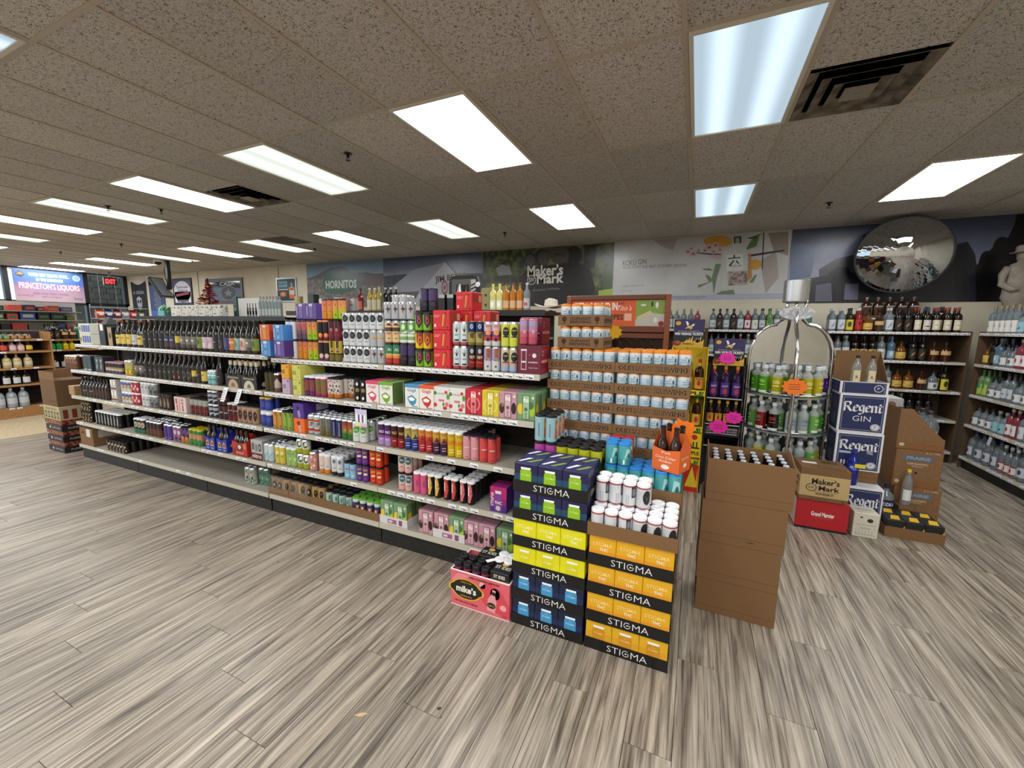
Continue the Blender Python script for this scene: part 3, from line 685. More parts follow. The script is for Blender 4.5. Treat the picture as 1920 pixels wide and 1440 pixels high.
boxes('R', 4, 559, 'purplebox', 2, zo=.3235, yo=.1)
cans('R', 4, 600, ['blackmoon', 'blackball'], 2, 1); cans('R', 4, 620, ['goldslim', 'maroonslim'], 2, 1)
cans('R', 4, 606, ['gorange'], 2, 1, zo=.3235, yo=.05); cans('R', 4, 624, ['ggreen'], 2, 1, zo=.3235, yo=.05)
cans('R', 4, 643, ['whitedisc']*3, 4, 1)
cans('R', 4, 697, ['greymoth', 'greyfly', 'whitedisc'], 2, 1)
cans('R', 4, 737, ['greyfly'], 2, 2, zo=.381, yo=.10)
cans('R', 4, 725, ['rasta', 'creambrown'], 2, 1); cans('R', 4, 722, ['greymoth'], 4, 1, zo=.3255, yo=.03)
cans('R', 4, 751, ['purpledark', 'greenwhite'], 2, 1)
cans('R', 4, 778, ['limecan', 'yellowcan', 'limecan'], 2, 2); cans('R', 4, 790, ['purpledark'], 2, 1, zo=.381, yo=.06)
boxes('R', 4, 813, ['redbox']*3, yo=.01)
cans('R', 4, 849, 'plantcan', 2, 2, 2); cans('R', 4, 878, ['redmaroon', 'navygold'], 2, 2); cans('R', 4, 908, ['decoy', 'sunset'], 2, 2); cans('R', 4, 940, ['beachblack', 'limeblack'], 2, 2)
boxes('R', 4, 971, ['maroonbox'], yo=.01); cans('R', 4, 975, 'pinkfade', 2, 1, zo=.1765)
boxes('R', 4, 975, ['maroonbox', 'maroonbox'], yo=.168)

# ---- second highest shelf
C('olive', 'dark olive slim can with ribbed print', 'slim', [(1, '463c1c')], [('r', -.3, .1, -.2, .95, '2a2410'), ('r', .2, .1, .3, .95, '2a2410')], 'k')
C('brownwhite', 'brown over white slim can', 'slim', [(.2, '6a4a3a'), (.5, 'b8a8a0'), (1, '43231c')], [('p', [(-.9, .5), (.2, .75), (.9, .5), (.9, .4), (-.9, .4)], 'b8a8a0')], 's')
C('plumorange', 'plum slim can with orange lattice print', 'slim', [(.15, '6a2a5a'), (1, '4a2260')], [('r', -.7, .25, .7, .8, '8a3a3a'), ('p', [(-.7, .3), (.7, .75), (.7, .6), (-.7, .2)], '6a5a2a')], 'w')
C('magentagreen', 'magenta slim can with green lattice print', 'slim', [(.15, '9a2a5a'), (1, 'c42a6a')], [('r', -.8, .2, .7, .85, '5a6a22'), ('p', [(-.8, .3), (.7, .75), (.7, .6), (-.8, .2)], 'a83a4a')], 'w')
C('leopard', 'white can with brown splashes and orange base', 'tall', [(.2, 'b8641c'), (1, 'c9c2bc')], [('d', -.5, .8, .15, .05, '4a2a22'), ('d', .1, .85, .18, .04, '8a3a2a'), ('d', -.1, .62, .2, .05, '3a2420'), ('d', .5, .6, .15, .06, 'a04a2a'), ('d', -.55, .45, .16, .05, '6a3a2a'), ('d', .2, .4, .2, .06, '4a2a22'), ('d', -.2, .27, .14, .04, '8a4a2a'), ('d', .6, .33, .12, .04, '3a2420')], 'k')
C('blackdot', 'black slim can with white dots', 'slim', [(1, '141416')], [('d', 0, .82, .3, .08, 'e0e0dc'), ('d', 0, .16, .3, .08, 'e0e0dc'), ('r', -.4, .45, .5, .62, '8a7a4a')], 'k')
def smile(c): return [('t', 'Gigli', 0, .74, .62, .17, c), ('p', [(-.34, .42), (.0, .56), (.34, .40), (.26, .2), (.05, .08), (-.16, .18)], c), ('p', [(-.24, .40), (.0, .47), (.24, .38), (.1, .3), (-.14, .3)], 'f2efea'), ('r', .0, .05, .4, .08, c)]
for k, c in (('pink', 'd0446a'), ('green', '6aa02a'), ('blue', '3a86b0'), ('orange', 'd8521e')): B('gigli'+k, 'white carton with a %s smiling mouth' % k, .118, .118, .162, 'dcdad4', [('r', -.5, .86, .5, 1., c)]+smile(c if k != 'orange' else 'c0281e'), {'green': '5f7a3a'}.get(k, None), c)
B('floral', 'white carton with red hibiscus and green leaves', .118, .118, .160, 'd6d4cf', [('d', -.42, .25, .12, .09, 'c4342e'), ('d', .42, .62, .1, .12, '5a8a2a'), ('d', .3, .8, .1, .07, 'c4342e'), ('d', .34, .3, .12, .1, 'd86a6a'), ('d', -.42, .75, .1, .08, '4a7a2a'), ('d', .22, .14, .14, .07, 'b82a2a'), ('d', .12, .3, .06, .08, '4a7a2a'), ('r', -.18, .42, .18, .5, 'c86a6a'), ('t', 'MALIBU', 0, .74, .5, .07, 'b0a8a0')])
def hi(c, ring, dark): return [('d', 0, .42, .42, .3, ring), ('d', 0, .42, .34, .24, c), ('r', -.2, .04, .2, .95, dark), ('r', -.16, .07, .16, .92, ring), ('t', 'hi', 0, .76, .26, .17, 'f4f2ee'), ('d', 0, .42, .09, .07, dark), ('t', 'SELTZER', 0, .2, .3, .07, dark, pi/2), ('t', '4', .36, .85, .14, .12, 'efece4')]
B('hired', 'red drink carton with a tall can picture', .118, .118, .166, 'b41f2e', hi('b41f2e', 'd8787a', '8a1420'))
B('hiyellow', 'yellow drink carton with a tall can picture', .118, .118, .166, 'c9b42a', hi('c9b42a', 'd8cc6a', '9a8a1a'))
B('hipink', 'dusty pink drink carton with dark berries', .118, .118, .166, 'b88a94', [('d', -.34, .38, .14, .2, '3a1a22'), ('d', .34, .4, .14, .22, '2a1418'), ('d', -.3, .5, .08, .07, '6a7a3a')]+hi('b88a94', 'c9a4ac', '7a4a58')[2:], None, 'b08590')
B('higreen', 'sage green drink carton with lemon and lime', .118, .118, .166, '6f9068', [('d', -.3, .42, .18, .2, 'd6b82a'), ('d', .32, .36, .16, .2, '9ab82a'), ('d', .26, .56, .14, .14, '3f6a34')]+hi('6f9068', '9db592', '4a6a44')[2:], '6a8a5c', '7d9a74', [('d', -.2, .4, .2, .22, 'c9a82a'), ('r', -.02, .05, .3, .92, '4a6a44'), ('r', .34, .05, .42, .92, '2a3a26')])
B('ginyellow', 'amber square gin cocktail box', .085, .18, .112, 'd99a2a', [('t', 'GIN & TONIC', -.22, .5, .42, .3, '4a3a1a'), ('d', .34, .86, .09, .07, '8a3a1a'), ('r', .06, .2, .3, .24, '9a6a1a')])
B('ginlilac', 'lilac square gin cocktail box', .085, .18, .122, 'b9a0b4', [('t', 'GIN & TONIC', -.2, .5, .45, .28, '3a5a9a'), ('d', .34, .86, .09, .07, '3a4a7a'), ('r', .06, .2, .3, .24, '7a6a84')])
B('ginlime', 'pale lime square gin cocktail box', .092, .24, .117, 'c3c05e', [('t', 'GIN & TONIC', -.22, .5, .42, .28, '5a6a4a'), ('d', .36, .86, .09, .07, '4a6a4a'), ('r', .06, .2, .3, .24, '8a8a3a')])
cans('R', 3, 500, 'olive', 2, 2); cans('R', 3, 515, 'brownwhite', 1, 2)
boxes('R', 3, 529, ['ginlilac', 'ginyellow'], yo=.01); boxes('R', 3, 549, ['ginlime', 'ginlime'], yo=.01)
cans('R', 3, 572, 'plumorange', 2, 4); cans('R', 3, 594, 'magentagreen', 2, 4); cans('R', 3, 617, 'leopard', 2, 3); cans('R', 3, 646, 'leopard', 2, 2, yo=.1)
cans('R', 3, 666, 'blackdot', 2, 3)
for px, k in ((686, 'giglipink'), (711, 'gigligreen'), (759, 'gigliblue'), (786, 'gigliorange')): boxes('R', 3, px, k, 1, 2)
boxes('R', 3, 814, 'floral', 2, 3)
for px, k in ((872, 'hired'), (902, 'hiyellow'), (933, 'hipink'), (966, 'higreen')): boxes('R', 3, px, k, 1, 3)

# ---- middle shelf
C('bluewave', 'royal blue can with white trim', 'reg', [(.06, 'c9ccd4'), (1, '2b3a8a')], [('d', 0, .5, .6, .2, '3a4a9a')], 'c9a82a')
C('bluewave2', 'royal blue can with white rim', 'reg', [(.9, '2b3a8a'), (1, 'c9ccd4')], [('d', 0, .5, .6, .2, '3a4a9a')], 'w')
C('seno', 'amber slim can with vertical black lettering', 'slim', [(1, 'c08a3a')], [('t', 'SENORITA', 0, .48, .12*22, .1, '43280f', pi/2)][:0]+[('r', -.3, .1, .3, .9, '7a4a14'), ('r', -.2, .2, -.05, .85, 'd8a85a'), ('r', .05, .15, .2, .7, 'd8a85a')], 's')
C('senog', 'green slim can with vertical black lettering', 'slim', [(1, '88a842')], [('r', -.3, .1, .3, .9, '3a5a14'), ('r', -.2, .2, -.05, .85, 'a8c860'), ('r', .05, .15, .2, .7, 'a8c860')], 'k')
B('microp', 'purple box with a microphone picture', .118, .3, .119, '4a2a86', [('p', [(-.1, .6), (.12, .75), (.2, .2), (.1, 0), (.0, .1)], '9a8ab0'), ('d', -.02, .68, .17, .16, '2a1a4a')], None, None, [('r', -.1, .4, .3, .85, 'b8b0c8')])
B('microo', 'orange box with a microphone picture', .118, .3, .116, 'e0661c', [('p', [(-.1, .6), (.12, .75), (.2, .2), (.1, 0), (.0, .1)], 'b89a90'), ('d', -.02, .68, .17, .16, '7a2a10')])
C('upcan', 'red and silver can with bold black lettering', 'tall', [(.15, 'a8b0b0'), (.28, 'b02a22'), (.4, 'b8b8b4'), (.72, 'c0bcb8'), (.82, 'b02a22'), (1, 'b8bcbc')], [('t', 'UP', 0, .52, 1.3, .22, '1c1c1e')], 's')
C('greygold', 'grey thin can with gold speckle', 'slim', [(.25, '6a5a2e'), (.5, '6e6a56'), (1, '77786c')], [('r', -.1, .05, .1, .9, '4a4838')], 's')
C('navythin', 'navy thin can with pale script', 'slim', [(.2, '3a3a4a'), (1, '232a5e')], [('r', -.1, .1, .12, .8, '8a8a90')], 's')
C('tropic', 'thin can fading orange to green', 'slim', [(.3, '2f6a2a'), (.5, '6a7a2a'), (.75, '9a5a34'), (1, '8a4432')], [('r', -.3, .4, .3, .55, 'b08a4a')], 's')
C('ovalgreen', 'white tall can with a green oval badge', 'tall', [(1, 'cdd2d0')], [('d', -.1, .6, .75, .16, '5a9a3a'), ('t', 'matcha', -.1, .6, 1., .06, 'e0ece0'), ('r', -.5, .3, .5, .33, '9aa09a')], 's')
C('heartp', 'purple slim can with white heart outline', 'long', [(.38, 'a886b8'), (.5, '8a4a90'), (1, '4a1c55')], [('t', 'PALS', 0, .62, 1.2, .12, 'ece4ee'), ('t', 'PEACH', 0, .3, 1., .05, 'e8dcec')], 'w')
C('heartr', 'dark red slim can with cream heart outline', 'long', [(.45, '8a1a18'), (1, '3a1210')], [('t', 'PALS', 0, .64, 1.2, .12, 'd8b06a'), ('t', 'CHERRY', 0, .3, 1., .05, 'e0c0b0')], 'w')
def tallb(a, b_, c): return [(.5, a), (.56, b_), (.72, b_), (1, c)]
C('navyyel', 'slim can with navy base and mustard top', 'long', tallb('23367a', 'b8a23a', 'a89a5a'), [('p', [(-.8, .5), (.8, .5), (.3, .6), (0, .72), (-.2, .58)], '1c2a5e'), ('t', 'SELTZER', 0, .84, 1.1, .05, '6a5a1a'), ('r', -.5, .28, .5, .31, 'b0b8d0'), ('r', -.5, .18, .5, .21, 'b0b8d0')], 'w')
C('redorange', 'slim can with red base and orange top', 'long', tallb('a8232e', 'b8482a', 'c8803a'), [('p', [(-.8, .5), (.8, .5), (.3, .6), (0, .7), (-.2, .58)], '8a1a20'), ('t', 'SELTZER', 0, .84, 1.1, .05, '7a2a12'), ('r', -.5, .28, .5, .31, 'd8b0a8'), ('r', -.5, .18, .5, .21, 'd8b0a8')], 'w')
C('plumyel', 'slim can with plum base and orange top', 'long', tallb('3a1a3a', 'b0762a', 'c8983a'), [('p', [(-.8, .5), (.8, .5), (.3, .62), (0, .72), (-.2, .6)], '4a1a44'), ('t', 'SELTZER', 0, .84, 1.1, .05, '5a2a12'), ('r', -.5, .28, .5, .31, 'c0a0b8'), ('r', -.5, .18, .5, .21, 'c0a0b8')], 'w')
C('sunyel', 'bright yellow slim can', 'long', tallb('c8a814', 'd08a1a', 'c8aa2e'), [('p', [(-.8, .5), (.8, .55), (.4, .66), (-.4, .6)], 'c07a1a'), ('t', 'SELTZER', 0, .84, 1.1, .05, '7a5a12'), ('r', -.5, .28, .5, .31, 'f0e8b0'), ('r', -.5, .18, .5, .21, 'f0e8b0')], 'w')
C('pinkclaw', 'pale pink slim can with purple crescents', 'long', [(1, 'cf9498')], [('p', [(.1, .98), (.5, .75), (.4, .98)], '6a2a7a'), ('p', [(.45, .98), (.85, .72), (.75, .98)], '6a2a7a'), ('t', 'twisted', -.1, .5, 1.1, .06, 'f0dcdc'), ('r', -.5, .1, .4, .13, '9a5a60')], 'k')
C('coralclaw', 'coral slim can with black crescents', 'long', [(1, 'c84846')], [('p', [(-.2, .98), (.2, .75), (.1, .98)], '2a1a1a'), ('p', [(.3, .98), (.75, .72), (.62, .98)], '2a1a1a'), ('t', 'twisted', -.05, .5, 1.2, .07, 'f0d8d4'), ('r', -.5, .1, .4, .13, '8a2a2a')], 'k')
cans('R', 2, 493, ['bluewave2', 'bluewave'], 2, 2); cans('R', 2, 515, 'seno', 2, 3, yo=.02); cans('R', 2, 533, 'senog', 2, 3, yo=.02)
boxes('R', 2, 551, ['microo', 'microp'], yo=.01)
cans('R', 2, 576, 'upcan', 2, 3); cans('R', 2, 599, 'greygold', 2, 3); cans('R', 2, 619, 'navythin', 2, 4); cans('R', 2, 640, 'tropic', 2, 3); cans('R', 2, 664, 'ovalgreen', 2, 1, yo=.01); cans('R', 2, 690, 'ovalgreen', 1, 3, yo=.08)
for px, k, r in ((711, 'heartp', 5), (735, 'heartr', 5), (760, 'navyyel', 6), (786, 'redorange', 6), (812, 'plumyel', 6), (840, 'sunyel', 6), (869, 'pinkclaw', 5), (900, 'coralclaw', 2)): cans('R', 2, px, k, 2, r)

# ---- second lowest shelf
C('iceblue', 'white slim can with pale blue waves', 'slim', [(.5, 'b0c2c8'), (1, 'c6d0d2')], [('p', [(-.6, .3), (.5, .6), (.6, .5), (-.4, .2)], '8ab0c0')], 's')
C('lemon', 'lemon yellow slim can with a leaf', 'slim', [(1, 'cdb84a')], [('d', 0, .6, .45, .12, 'e0d28a'), ('d', 0, .45, .25, .1, '8a9a2a')], 'w')
C('mintg', 'pale green slim can with leaf pattern', 'slim', [(1, '93b566')], [('d', -.2, .7, .3, .08, '6a944a'), ('d', .3, .4, .3, .1, 'b8cf94')], 'w')
C('panda', 'lime and white can with black swirl', 'reg', [(.38, '9a9a1e'), (.45, 'd0d4cc'), (1, 'c6cac2')], [('d', -.1, .66, .6, .22, '1c2018'), ('d', .1, .7, .35, .14, 'dfe2da'), ('d', -.3, .6, .2, .1, '8aa02a')], 's')
C('coralpat', 'coral and white patterned tall can', 'tall', [(1, 'c98a80')], [('d', -.5, .2, .2, .07, 'e8d0c8'), ('d', .2, .3, .25, .06, 'e8d0c8'), ('d', -.2, .5, .2, .07, 'a8504a'), ('d', .5, .6, .2, .06, 'e8d0c8'), ('d', -.4, .75, .25, .07, 'e8d0c8'), ('d', .2, .85, .2, .05, 'a8504a')], 's')
C('truly', 'white slim can with amber base', 'slim', [(.22, 'c47a1c'), (1, 'cfc9c8')], [('p', [(-.5, .85), (.5, .8), (.4, .55), (-.3, .5)], 'd8b8a8'), ('t', 'TLK', 0, .4, .9, .08, '9a4a3a')], 'w')
C('trulyk', 'white slim can with black base', 'slim', [(.2, '1c2226'), (1, 'c9cdd0')], [('d', 0, .75, .4, .1, '5a6268'), ('t', 'TLK', 0, .42, .9, .08, '9a3a5a')], 'w')
C('skyblue', 'sky blue can with red script', 'short', [(1, '8ab6d4')], [('t', 'Nutrl', 0, .6, 1.2, .16, 'b0323a'), ('r', -.4, .2, .4, .26, 'd0e0ea')], 'k')
C('violet', 'violet can with yellow and white lettering', 'short', [(1, '5e2f7e')], [('t', 'Juicy', 0, .72, 1.2, .18, 'd8b82a'), ('r', -.5, .42, .5, .54, 'e0d8a0'), ('r', -.3, .2, .3, .24, '8a6aa0')], 'k')
C('redorg', 'orange red can with yellow and white lettering', 'short', [(1, 'c2381c')], [('t', 'Juicy', 0, .72, 1.2, .18, 'e0c84a'), ('r', -.5, .42, .5, .54, 'e8c890'), ('r', -.3, .2, .3, .24, 'd87a4a')], 'k')
C('tealpink', 'blush can with a teal cloud label', 'short', [(.3, 'd0a49c'), (1, 'cfb8b0')], [('d', 0, .68, .75, .2, '2c5a66'), ('t', 'Oasis', 0, .7, 1., .12, 'dfe6e4'), ('r', -.4, .3, .4, .36, 'a0605a')], 'k')
C('hotpink', 'hot pink slim can with vertical lettering', 'slim', [(1, 'cc5880')], [('t', 'CASAMIGA', .05, .5, .085*20, .1, '6a1a4a', pi/2)], 'w')
for k, c in (('kgold', 'c9a24a'), ('kred', 'c03a36'), ('kpink', 'cf6470')): C(k, 'black slim can with a %s slash' % {'kgold': 'gold', 'kred': 'red', 'kpink': 'pink'}[k], 'slim', [(1, '17120f')], [('p', [(-.9, .1), (-.3, .1), (.3, .5), (-.2, .95), (-.9, .95)], c), ('p', [(-.4, .5), (.3, .5), (.8, .3), (.3, .6)], '2a1a14'), ('r', -.85, .4, -.6, .8, 'e8dcd0')], 'w')
B('stigbag', 'magenta and purple drink pack with a can picture', .115, .12, .165, '8a1f6a', [('r', -.5, .55, .5, 1., 'b01f60'), ('r', -.5, 0, .5, .3, '4a2080'), ('r', -.22, .04, .22, .8, '7a3a8a'), ('r', -.18, .74, .18, .86, 'd8d0d8'), ('t', 'THC', .0, .38, .44, .12, 'f0eaf0'), ('t', 'STIGMA', -.36, .5, .8, .12, 'e8dce8', pi/2), ('d', 0, .16, .14, .1, 'c9b8b0')], '4a2080')
cans('R', 1, 498, 'iceblue', 2, 3); cans('R', 1, 519, 'lemon', 2, 3); cans('R', 1, 540, 'mintg', 2, 3); cans('R', 1, 561, 'panda', 2, 1, 2); cans('R', 1, 584, 'coralpat', 1, 2)
cans('R', 1, 601, 'truly', 2, 5); cans('R', 1, 624, 'trulyk', 2, 5); cans('R', 1, 648, 'skyblue', 2, 3)
cans('R', 1, 671, 'violet', 2, 2, 2); cans('R', 1, 696, 'redorg', 2, 2, 2)
cans('R', 1, 749, 'tealpink', 2, 3, 2); cans('R', 1, 777, 'hotpink', 2, 4); cans('R', 1, 803, 'kgold', 2, 4); cans('R', 1, 833, 'kred', 2, 2); cans('R', 1, 863, 'kpink', 2, 5)
boxes('R', 1, 919, 'stigbag')

# ---- lowest shelf: trays and cartons
C('tan', 'tan tall can with a black wolf badge', 'tall', [(1, 'a8855a')], [('d', .1, .55, .5, .2, '15120f'), ('r', -.9, .2, -.5, .85, 'd0b04a'), ('d', .1, .6, .2, .06, '6a5a4a')], 'k')
C('wolfdark', 'dark brown tall can with cream wolf badge', 'tall', [(1, '8a6a4c')], [('d', -.1, .5, .55, .22, '1a1512'), ('d', -.15, .5, .2, .08, 'b8a890'), ('r', .5, .2, .9, .8, 'c09a4a')], 'k')
C('teal', 'teal and white slim can in film', 'short', [(.4, '8a9a8e'), (1, 'a8b8b0')], [('d', -.2, .6, .3, .15, '3a7a6a'), ('r', .2, .2, .5, .8, '5a8a80')], 'k')
C('greencap', 'orange can with a bright green carrier cap', 'short', [(.35, 'b85a2e'), (.8, '2a3a5a'), (.86, 'c9ccc8'), (1, 'd0d2ce')], [('r', -.5, .3, .5, .55, 'b8643a'), ('d', 0, .45, .2, .08, 'd8d0c8')], '5aa02a')
B('hitray', 'white half tray with magenta barcode print', .235, .26, .06, 'c4c2c0', [('r', -.2, .3, .15, .75, 'a05a7a'), ('r', -.15, .38, -.02, .62, 'c4c2c0'), ('r', .2, .25, .34, .8, '7a4a5a')], 'c4c2c0', 'c4c2c0', [('t', 'N', 0, .45, .16, .5, '6a6a6a')], 'tray')
def opentray(name, label, x, y, z, w, d, h, mat_, th=.004, prints=None, cat='tray', hole=False):
    t = thing(name, label, cat, (x, y, z))
    MB().box(-w/2, 0, 0, w/2, d, .004, mat_).build('tray_floor', t)
    MB().box(-w/2, 0, .004, w/2, th, h, mat_).build('tray_front', t)
    MB().box(-w/2, d-th, .004, w/2, d, h, mat_).build('tray_back', t)
    MB().box(-w/2, th, .004, -w/2+th, d-th, h, mat_).build('tray_side', t); MB().box(w/2-th, th, .004, w/2, d-th, h, mat_).build('tray_side', t)
    if prints:
        m = MB(); prints(m, w, d, h); m.build('tray_print', t)
    return t
z, ly, dp = SHZ['R'][0]; W0 = WHERE[('R', 0)]
def trayof(px0, px1, keys, n, rows, lab, kh=.062):
    x0 = xat(px0, ly+.012, z+.03); x1 = xat(px1, ly+.012, z+.03); w = x1-x0
    opentray('cardboard_tray', lab, (x0+x1)/2, ly+.012, z+EPS, w, rows*.067+.012, kh, KRAFT)
    n = int((w-.014)/.0668); p = (w-.014)/n
    for r in range(rows):
        for i in range(n): 
            k = keys[i*len(keys)//n]; can(k, (x0+.007+p*(i+.5), ly+.012+.006+.0335+r*.067, z+.0065), 'in a kraft tray on lowest shelf', random.uniform(-.5, .5), r == 0)
trayof(504, 541, ['wolfdark', 'tan'], 4, 3, 'kraft tray of film wrapped tan cans at the shelf joint'); trayof(541.5, 580, ['tan', 'wolfdark'], 4, 3, 'kraft tray of film wrapped tan cans beside long kraft tray')
trayof(580.5, 711, ['tan', 'teal', 'teal', 'greencap', 'greencap'], 13, 3, 'long low kraft tray of mixed cans with green caps', .06)
# crumpled film over the trays: thin glossy strips
FILM = bpy.data.materials.new('clear_film'); FILM.use_nodes = True; nt = FILM.node_tree; L = nt.links.new
for q in list(nt.nodes): nt.nodes.remove(q)
o_ = nd(nt, 'ShaderNodeOutputMaterial'); a_ = nd(nt, 'ShaderNodeBsdfTransparent'); g_ = nd(nt, 'ShaderNodeBsdfGlossy', i_Roughness=.08); mxs = nd(nt, 'ShaderNodeMixShader', n_0=.16)
L(a_.outputs[0], mxs.inputs[1]); L(g_.outputs[0], mxs.inputs[2]); L(mxs.outputs[0], o_.inputs[0])
for px0, px1 in ((506, 540), (543, 579)):
    x0, x1 = xat(px0, ly, z), xat(px1, ly, z); m = MB(); N = 14; g = random.Random(px0)
    vs_ = []
    for i in range(N+1):
        for q, (yy, zz) in enumerate(((-.006, .03), (-.008, .07), (-.006, .12), (-.003, .172), (.06, .178), (.2, .178))): vs_.append((x0+(x1-x0)*i/N, ly+.008+yy+g.uniform(-.006, .002), z+zz+g.uniform(-.001, .006)))
    m.add(vs_, [(i*6+q, i*6+6+q, i*6+7+q, i*6+1+q) for i in range(N) for q in range(5)], FILM)
    tag(m.build('shrink_film'), 'crumpled clear film over the kraft tray %s' % ('at the shelf joint' if px0 < 540 else 'next to the long low tray'), 'film')
def hitray(px, cols, n):
    x0 = xat(px, ly+.01, z+.03); w = .122*n+.008
    opentray('display_tray', 'white half tray with magenta barcode holding %s drink cartons' % cols[0][2:], x0+w/2, ly+.012, z+EPS, w, .386, .06, M('c9c7c6', .6), prints=lambda m, w, d, h: m.rect(front(-.0006), -w*.2, .012, w*.12, .045, 'a05a7a').rect(front(-.0009), -w*.16, .02, -w*.03, .036, 'c9c7c6').rect(front(-.0006), w*.2, .01, w*.32, .05, '7a4a5a').text(right(w/2+.0006, d*.5), 'N', 0, .03, .05, .035, '6a6a6a'))
    for r in range(3):
        for i in range(n): carton(cols[i % len(cols)], (x0+.005+.060+i*.121, ly+.0175+r*.12, z+.0065), 'in white half tray')
hitray(711.5, ['higreen'], 2)
boxes('R', 0, 785, 'hipink', 1, 3)
hitray(811.5, ['hipink', 'higreen'], 2)
boxes('R', 0, 868, 'hipink', 2, 2); boxes('R', 0, 931, 'higreen', 1, 2)
# ================================================================== LEFT BAY: dark beer
dk = '16110e'
for k, d_, c, dec in (('bk', 'black beer bottle with thin dark label', '1c1a1a', [('r', -.5, .3, .5, .33, '8a8a86')]), ('bblue', 'black beer bottle with navy label', '2a3358', [('t', 'Baltic', 0, .33, 1.4, .06, 'd8d0d8'), ('r', -1.2, .1, 1.2, .2, '5a2a34')]),
    ('byel', 'black beer bottle with yellow top label', 'c8b03a', [('r', -1.3, .1, 1.3, .24, '2a2a30'), ('t', 'Baltic', 0, .33, 1.3, .06, 'f0e8c0')]), ('bgrey', 'black beer bottle with grey landscape label', '77716a', [('r', -1.3, .1, 1.3, .2, '4a443e'), ('r', -.8, .3, .4, .36, 'd0ccc4')]),
    ('bpink', 'black beer bottle with pale pink label', 'cdb4c0', [('d', -.2, .3, .5, .1, 'a890a8'), ('d', .4, .22, .4, .07, 'dccad0')]), ('bnavy', 'dark bottle with blue and violet label', '3c3c86', [('d', 0, .28, .6, .1, '5a4a6a')]),
    ('borg', 'dark bottle with orange label', 'd08038', [('r', -1, .3, 1, .36, 'e8b888'), ('d', 0, .2, .3, .06, 'a84a1a')]), ('bteal', 'dark bottle with teal arched label', '7aa29a', [('d', 0, .36, .9, .12, '9abab2'), ('p', [(-.5, .3), (0, .44), (.5, .3), (.2, .2), (-.2, .2)], '4a7a78')]),
    ('bcream', 'dark bottle with cream and rose arched label', 'c8a894', [('d', 0, .36, .9, .12, 'd8c0ac'), ('d', 0, .3, .4, .1, 'a86a6a')]), ('bolive', 'dark bottle with olive label', '7a8a3a', [('d', 0, .3, .5, .1, '4a5a22')]),
    ('bwhite', 'dark bottle with small white label', 'b8bcc4', [('r', -.6, .2, .6, .23, '5a5a62')]), ('bgold', 'dark bottle with butter yellow label', 'd0b456', [('r', -.8, .3, .6, .35, '8a6a1a')])):
    D(k+'s', d_, 'beer22s', dk, (.1, .46, c, 1.5), '241c18', None, None, dec)
    D(k, d_, 'beer22', dk, (.1, .46, c, 1.5), '241c18', None, None, dec)
for k_, p_ in (('bmed', 'beer22'), ('bmeds', 'beer22s')): D(k_, 'black beer bottle with round emblem', p_, dk, (.1, .42, '201d1c', 1.4), '5a2a1c', None, None, [('d', 0, .26, .8, .13, '6a6660'), ('d', 0, .26, .65, .1, '201d1c')])
D('breds', 'black beer bottle with a red dot', 'beer22s', dk, (.08, .42, '1c1a1a', 1.4), '7a3a2a', None, None, [('d', .2, .15, .3, .05, 'c84a44'), ('r', -.3, .3, .2, .38, '8a8a8a')])
D('bshort', 'dark brown longneck bottle', 'beer12', '1a100c', (.12, .42, '3a1c18', 1.4), '1c1a1c')
D('bshortw', 'dark longneck bottle with silver band', 'beer12', '1a100c', (.12, .42, '2a2a30', 1.4), '8a8a90', None, None, [('r', -1.2, .3, 1.2, .33, '9a9aa2')])
D('gneck', 'stout bottle with cream neck label', 'beer12', '120e0c', (.1, .4, '1a1816', 1.4), 'b8a488', 'cbbfa4')
D('swg', 'swing top bottle with butter label', 'swing', '15110c', (.1, .45, 'd0b860', 1.5), 'a05a2a', None, None, [('r', -.8, .3, .8, .36, '6a4a1a')])
B('cellpack', 'white case of small blue stubby cans', .26, .36, .118, 'c6c6b8', [('r', -.48, .1, -.28, .9, 'c8c48a'), ('r', -.24, .2, .48, .84, '3a4f96'), ('r', -.1, .2, -.06, .84, 'c6c6c8'), ('r', .12, .2, .16, .84, 'c6c6c8'), ('r', .32, .2, .36, .84, 'c6c6c8'), ('d', -.38, .5, .05, .2, '4a4a3a')])
B('krafte', 'kraft and black box with an emblem', .095, .16, .21, '15130f', [('r', -.42, .02, .42, .95, 'a8865a'), ('d', 0, .55, .26, .16, '3a2c1c'), ('r', -.02, .1, .02, .4, '6a5236')])
B('tealbox', 'dark teal tall drink box', .088, .11, .17, '27363a', [('r', -.4, .02, .4, .14, '9aa2a4'), ('r', -.3, .3, .3, .4, '3a5a5a')])
B('tealbox2', 'charcoal tall drink box with silver figure', .088, .11, .17, '262c30', [('p', [(-.1, .15), (.15, .4), (.0, .6), (.3, .8), (-.2, .85), (-.05, .55), (-.2, .3)], '9aa0a2')])
t = thing('gift_bag_carton', 'tall black gift carton with folded handle top and white tag', 'carton', (xat(186, 1.2, 1.5), 1.195, 1.344+EPS))
MB().cbox(0, 0, 0, .125, .15, .235, M('1b1b1d', .5), .003).build('carton_body', t)
MB().add([(0, .02, .236), (.125, .02, .236), (.125, .13, .236), (0, .13, .236), (.03, .07, .315), (.1, .07, .315), (.1, .08, .315), (.03, .08, .315)], [(0, 1, 5, 4), (1, 2, 6, 5), (2, 3, 7, 6), (3, 0, 4, 7), (4, 5, 6, 7)], M('242426', .5)).build('handle_top', t)
MB().box(.04, -.0012, .165, .10, -.0004, .232, WHITE).build('tag', t)
m = MB()
for q in range(3): m.rect(front(-.0006), .015+q*.036, .02, .03+q*.036, .14, '0a0a0b')
m.build('slot', t); OCC.setdefault(('L', 4), []).append((t.location.x, t.location.x+.127, 1.19, 1.36, 1.34, 1.66))
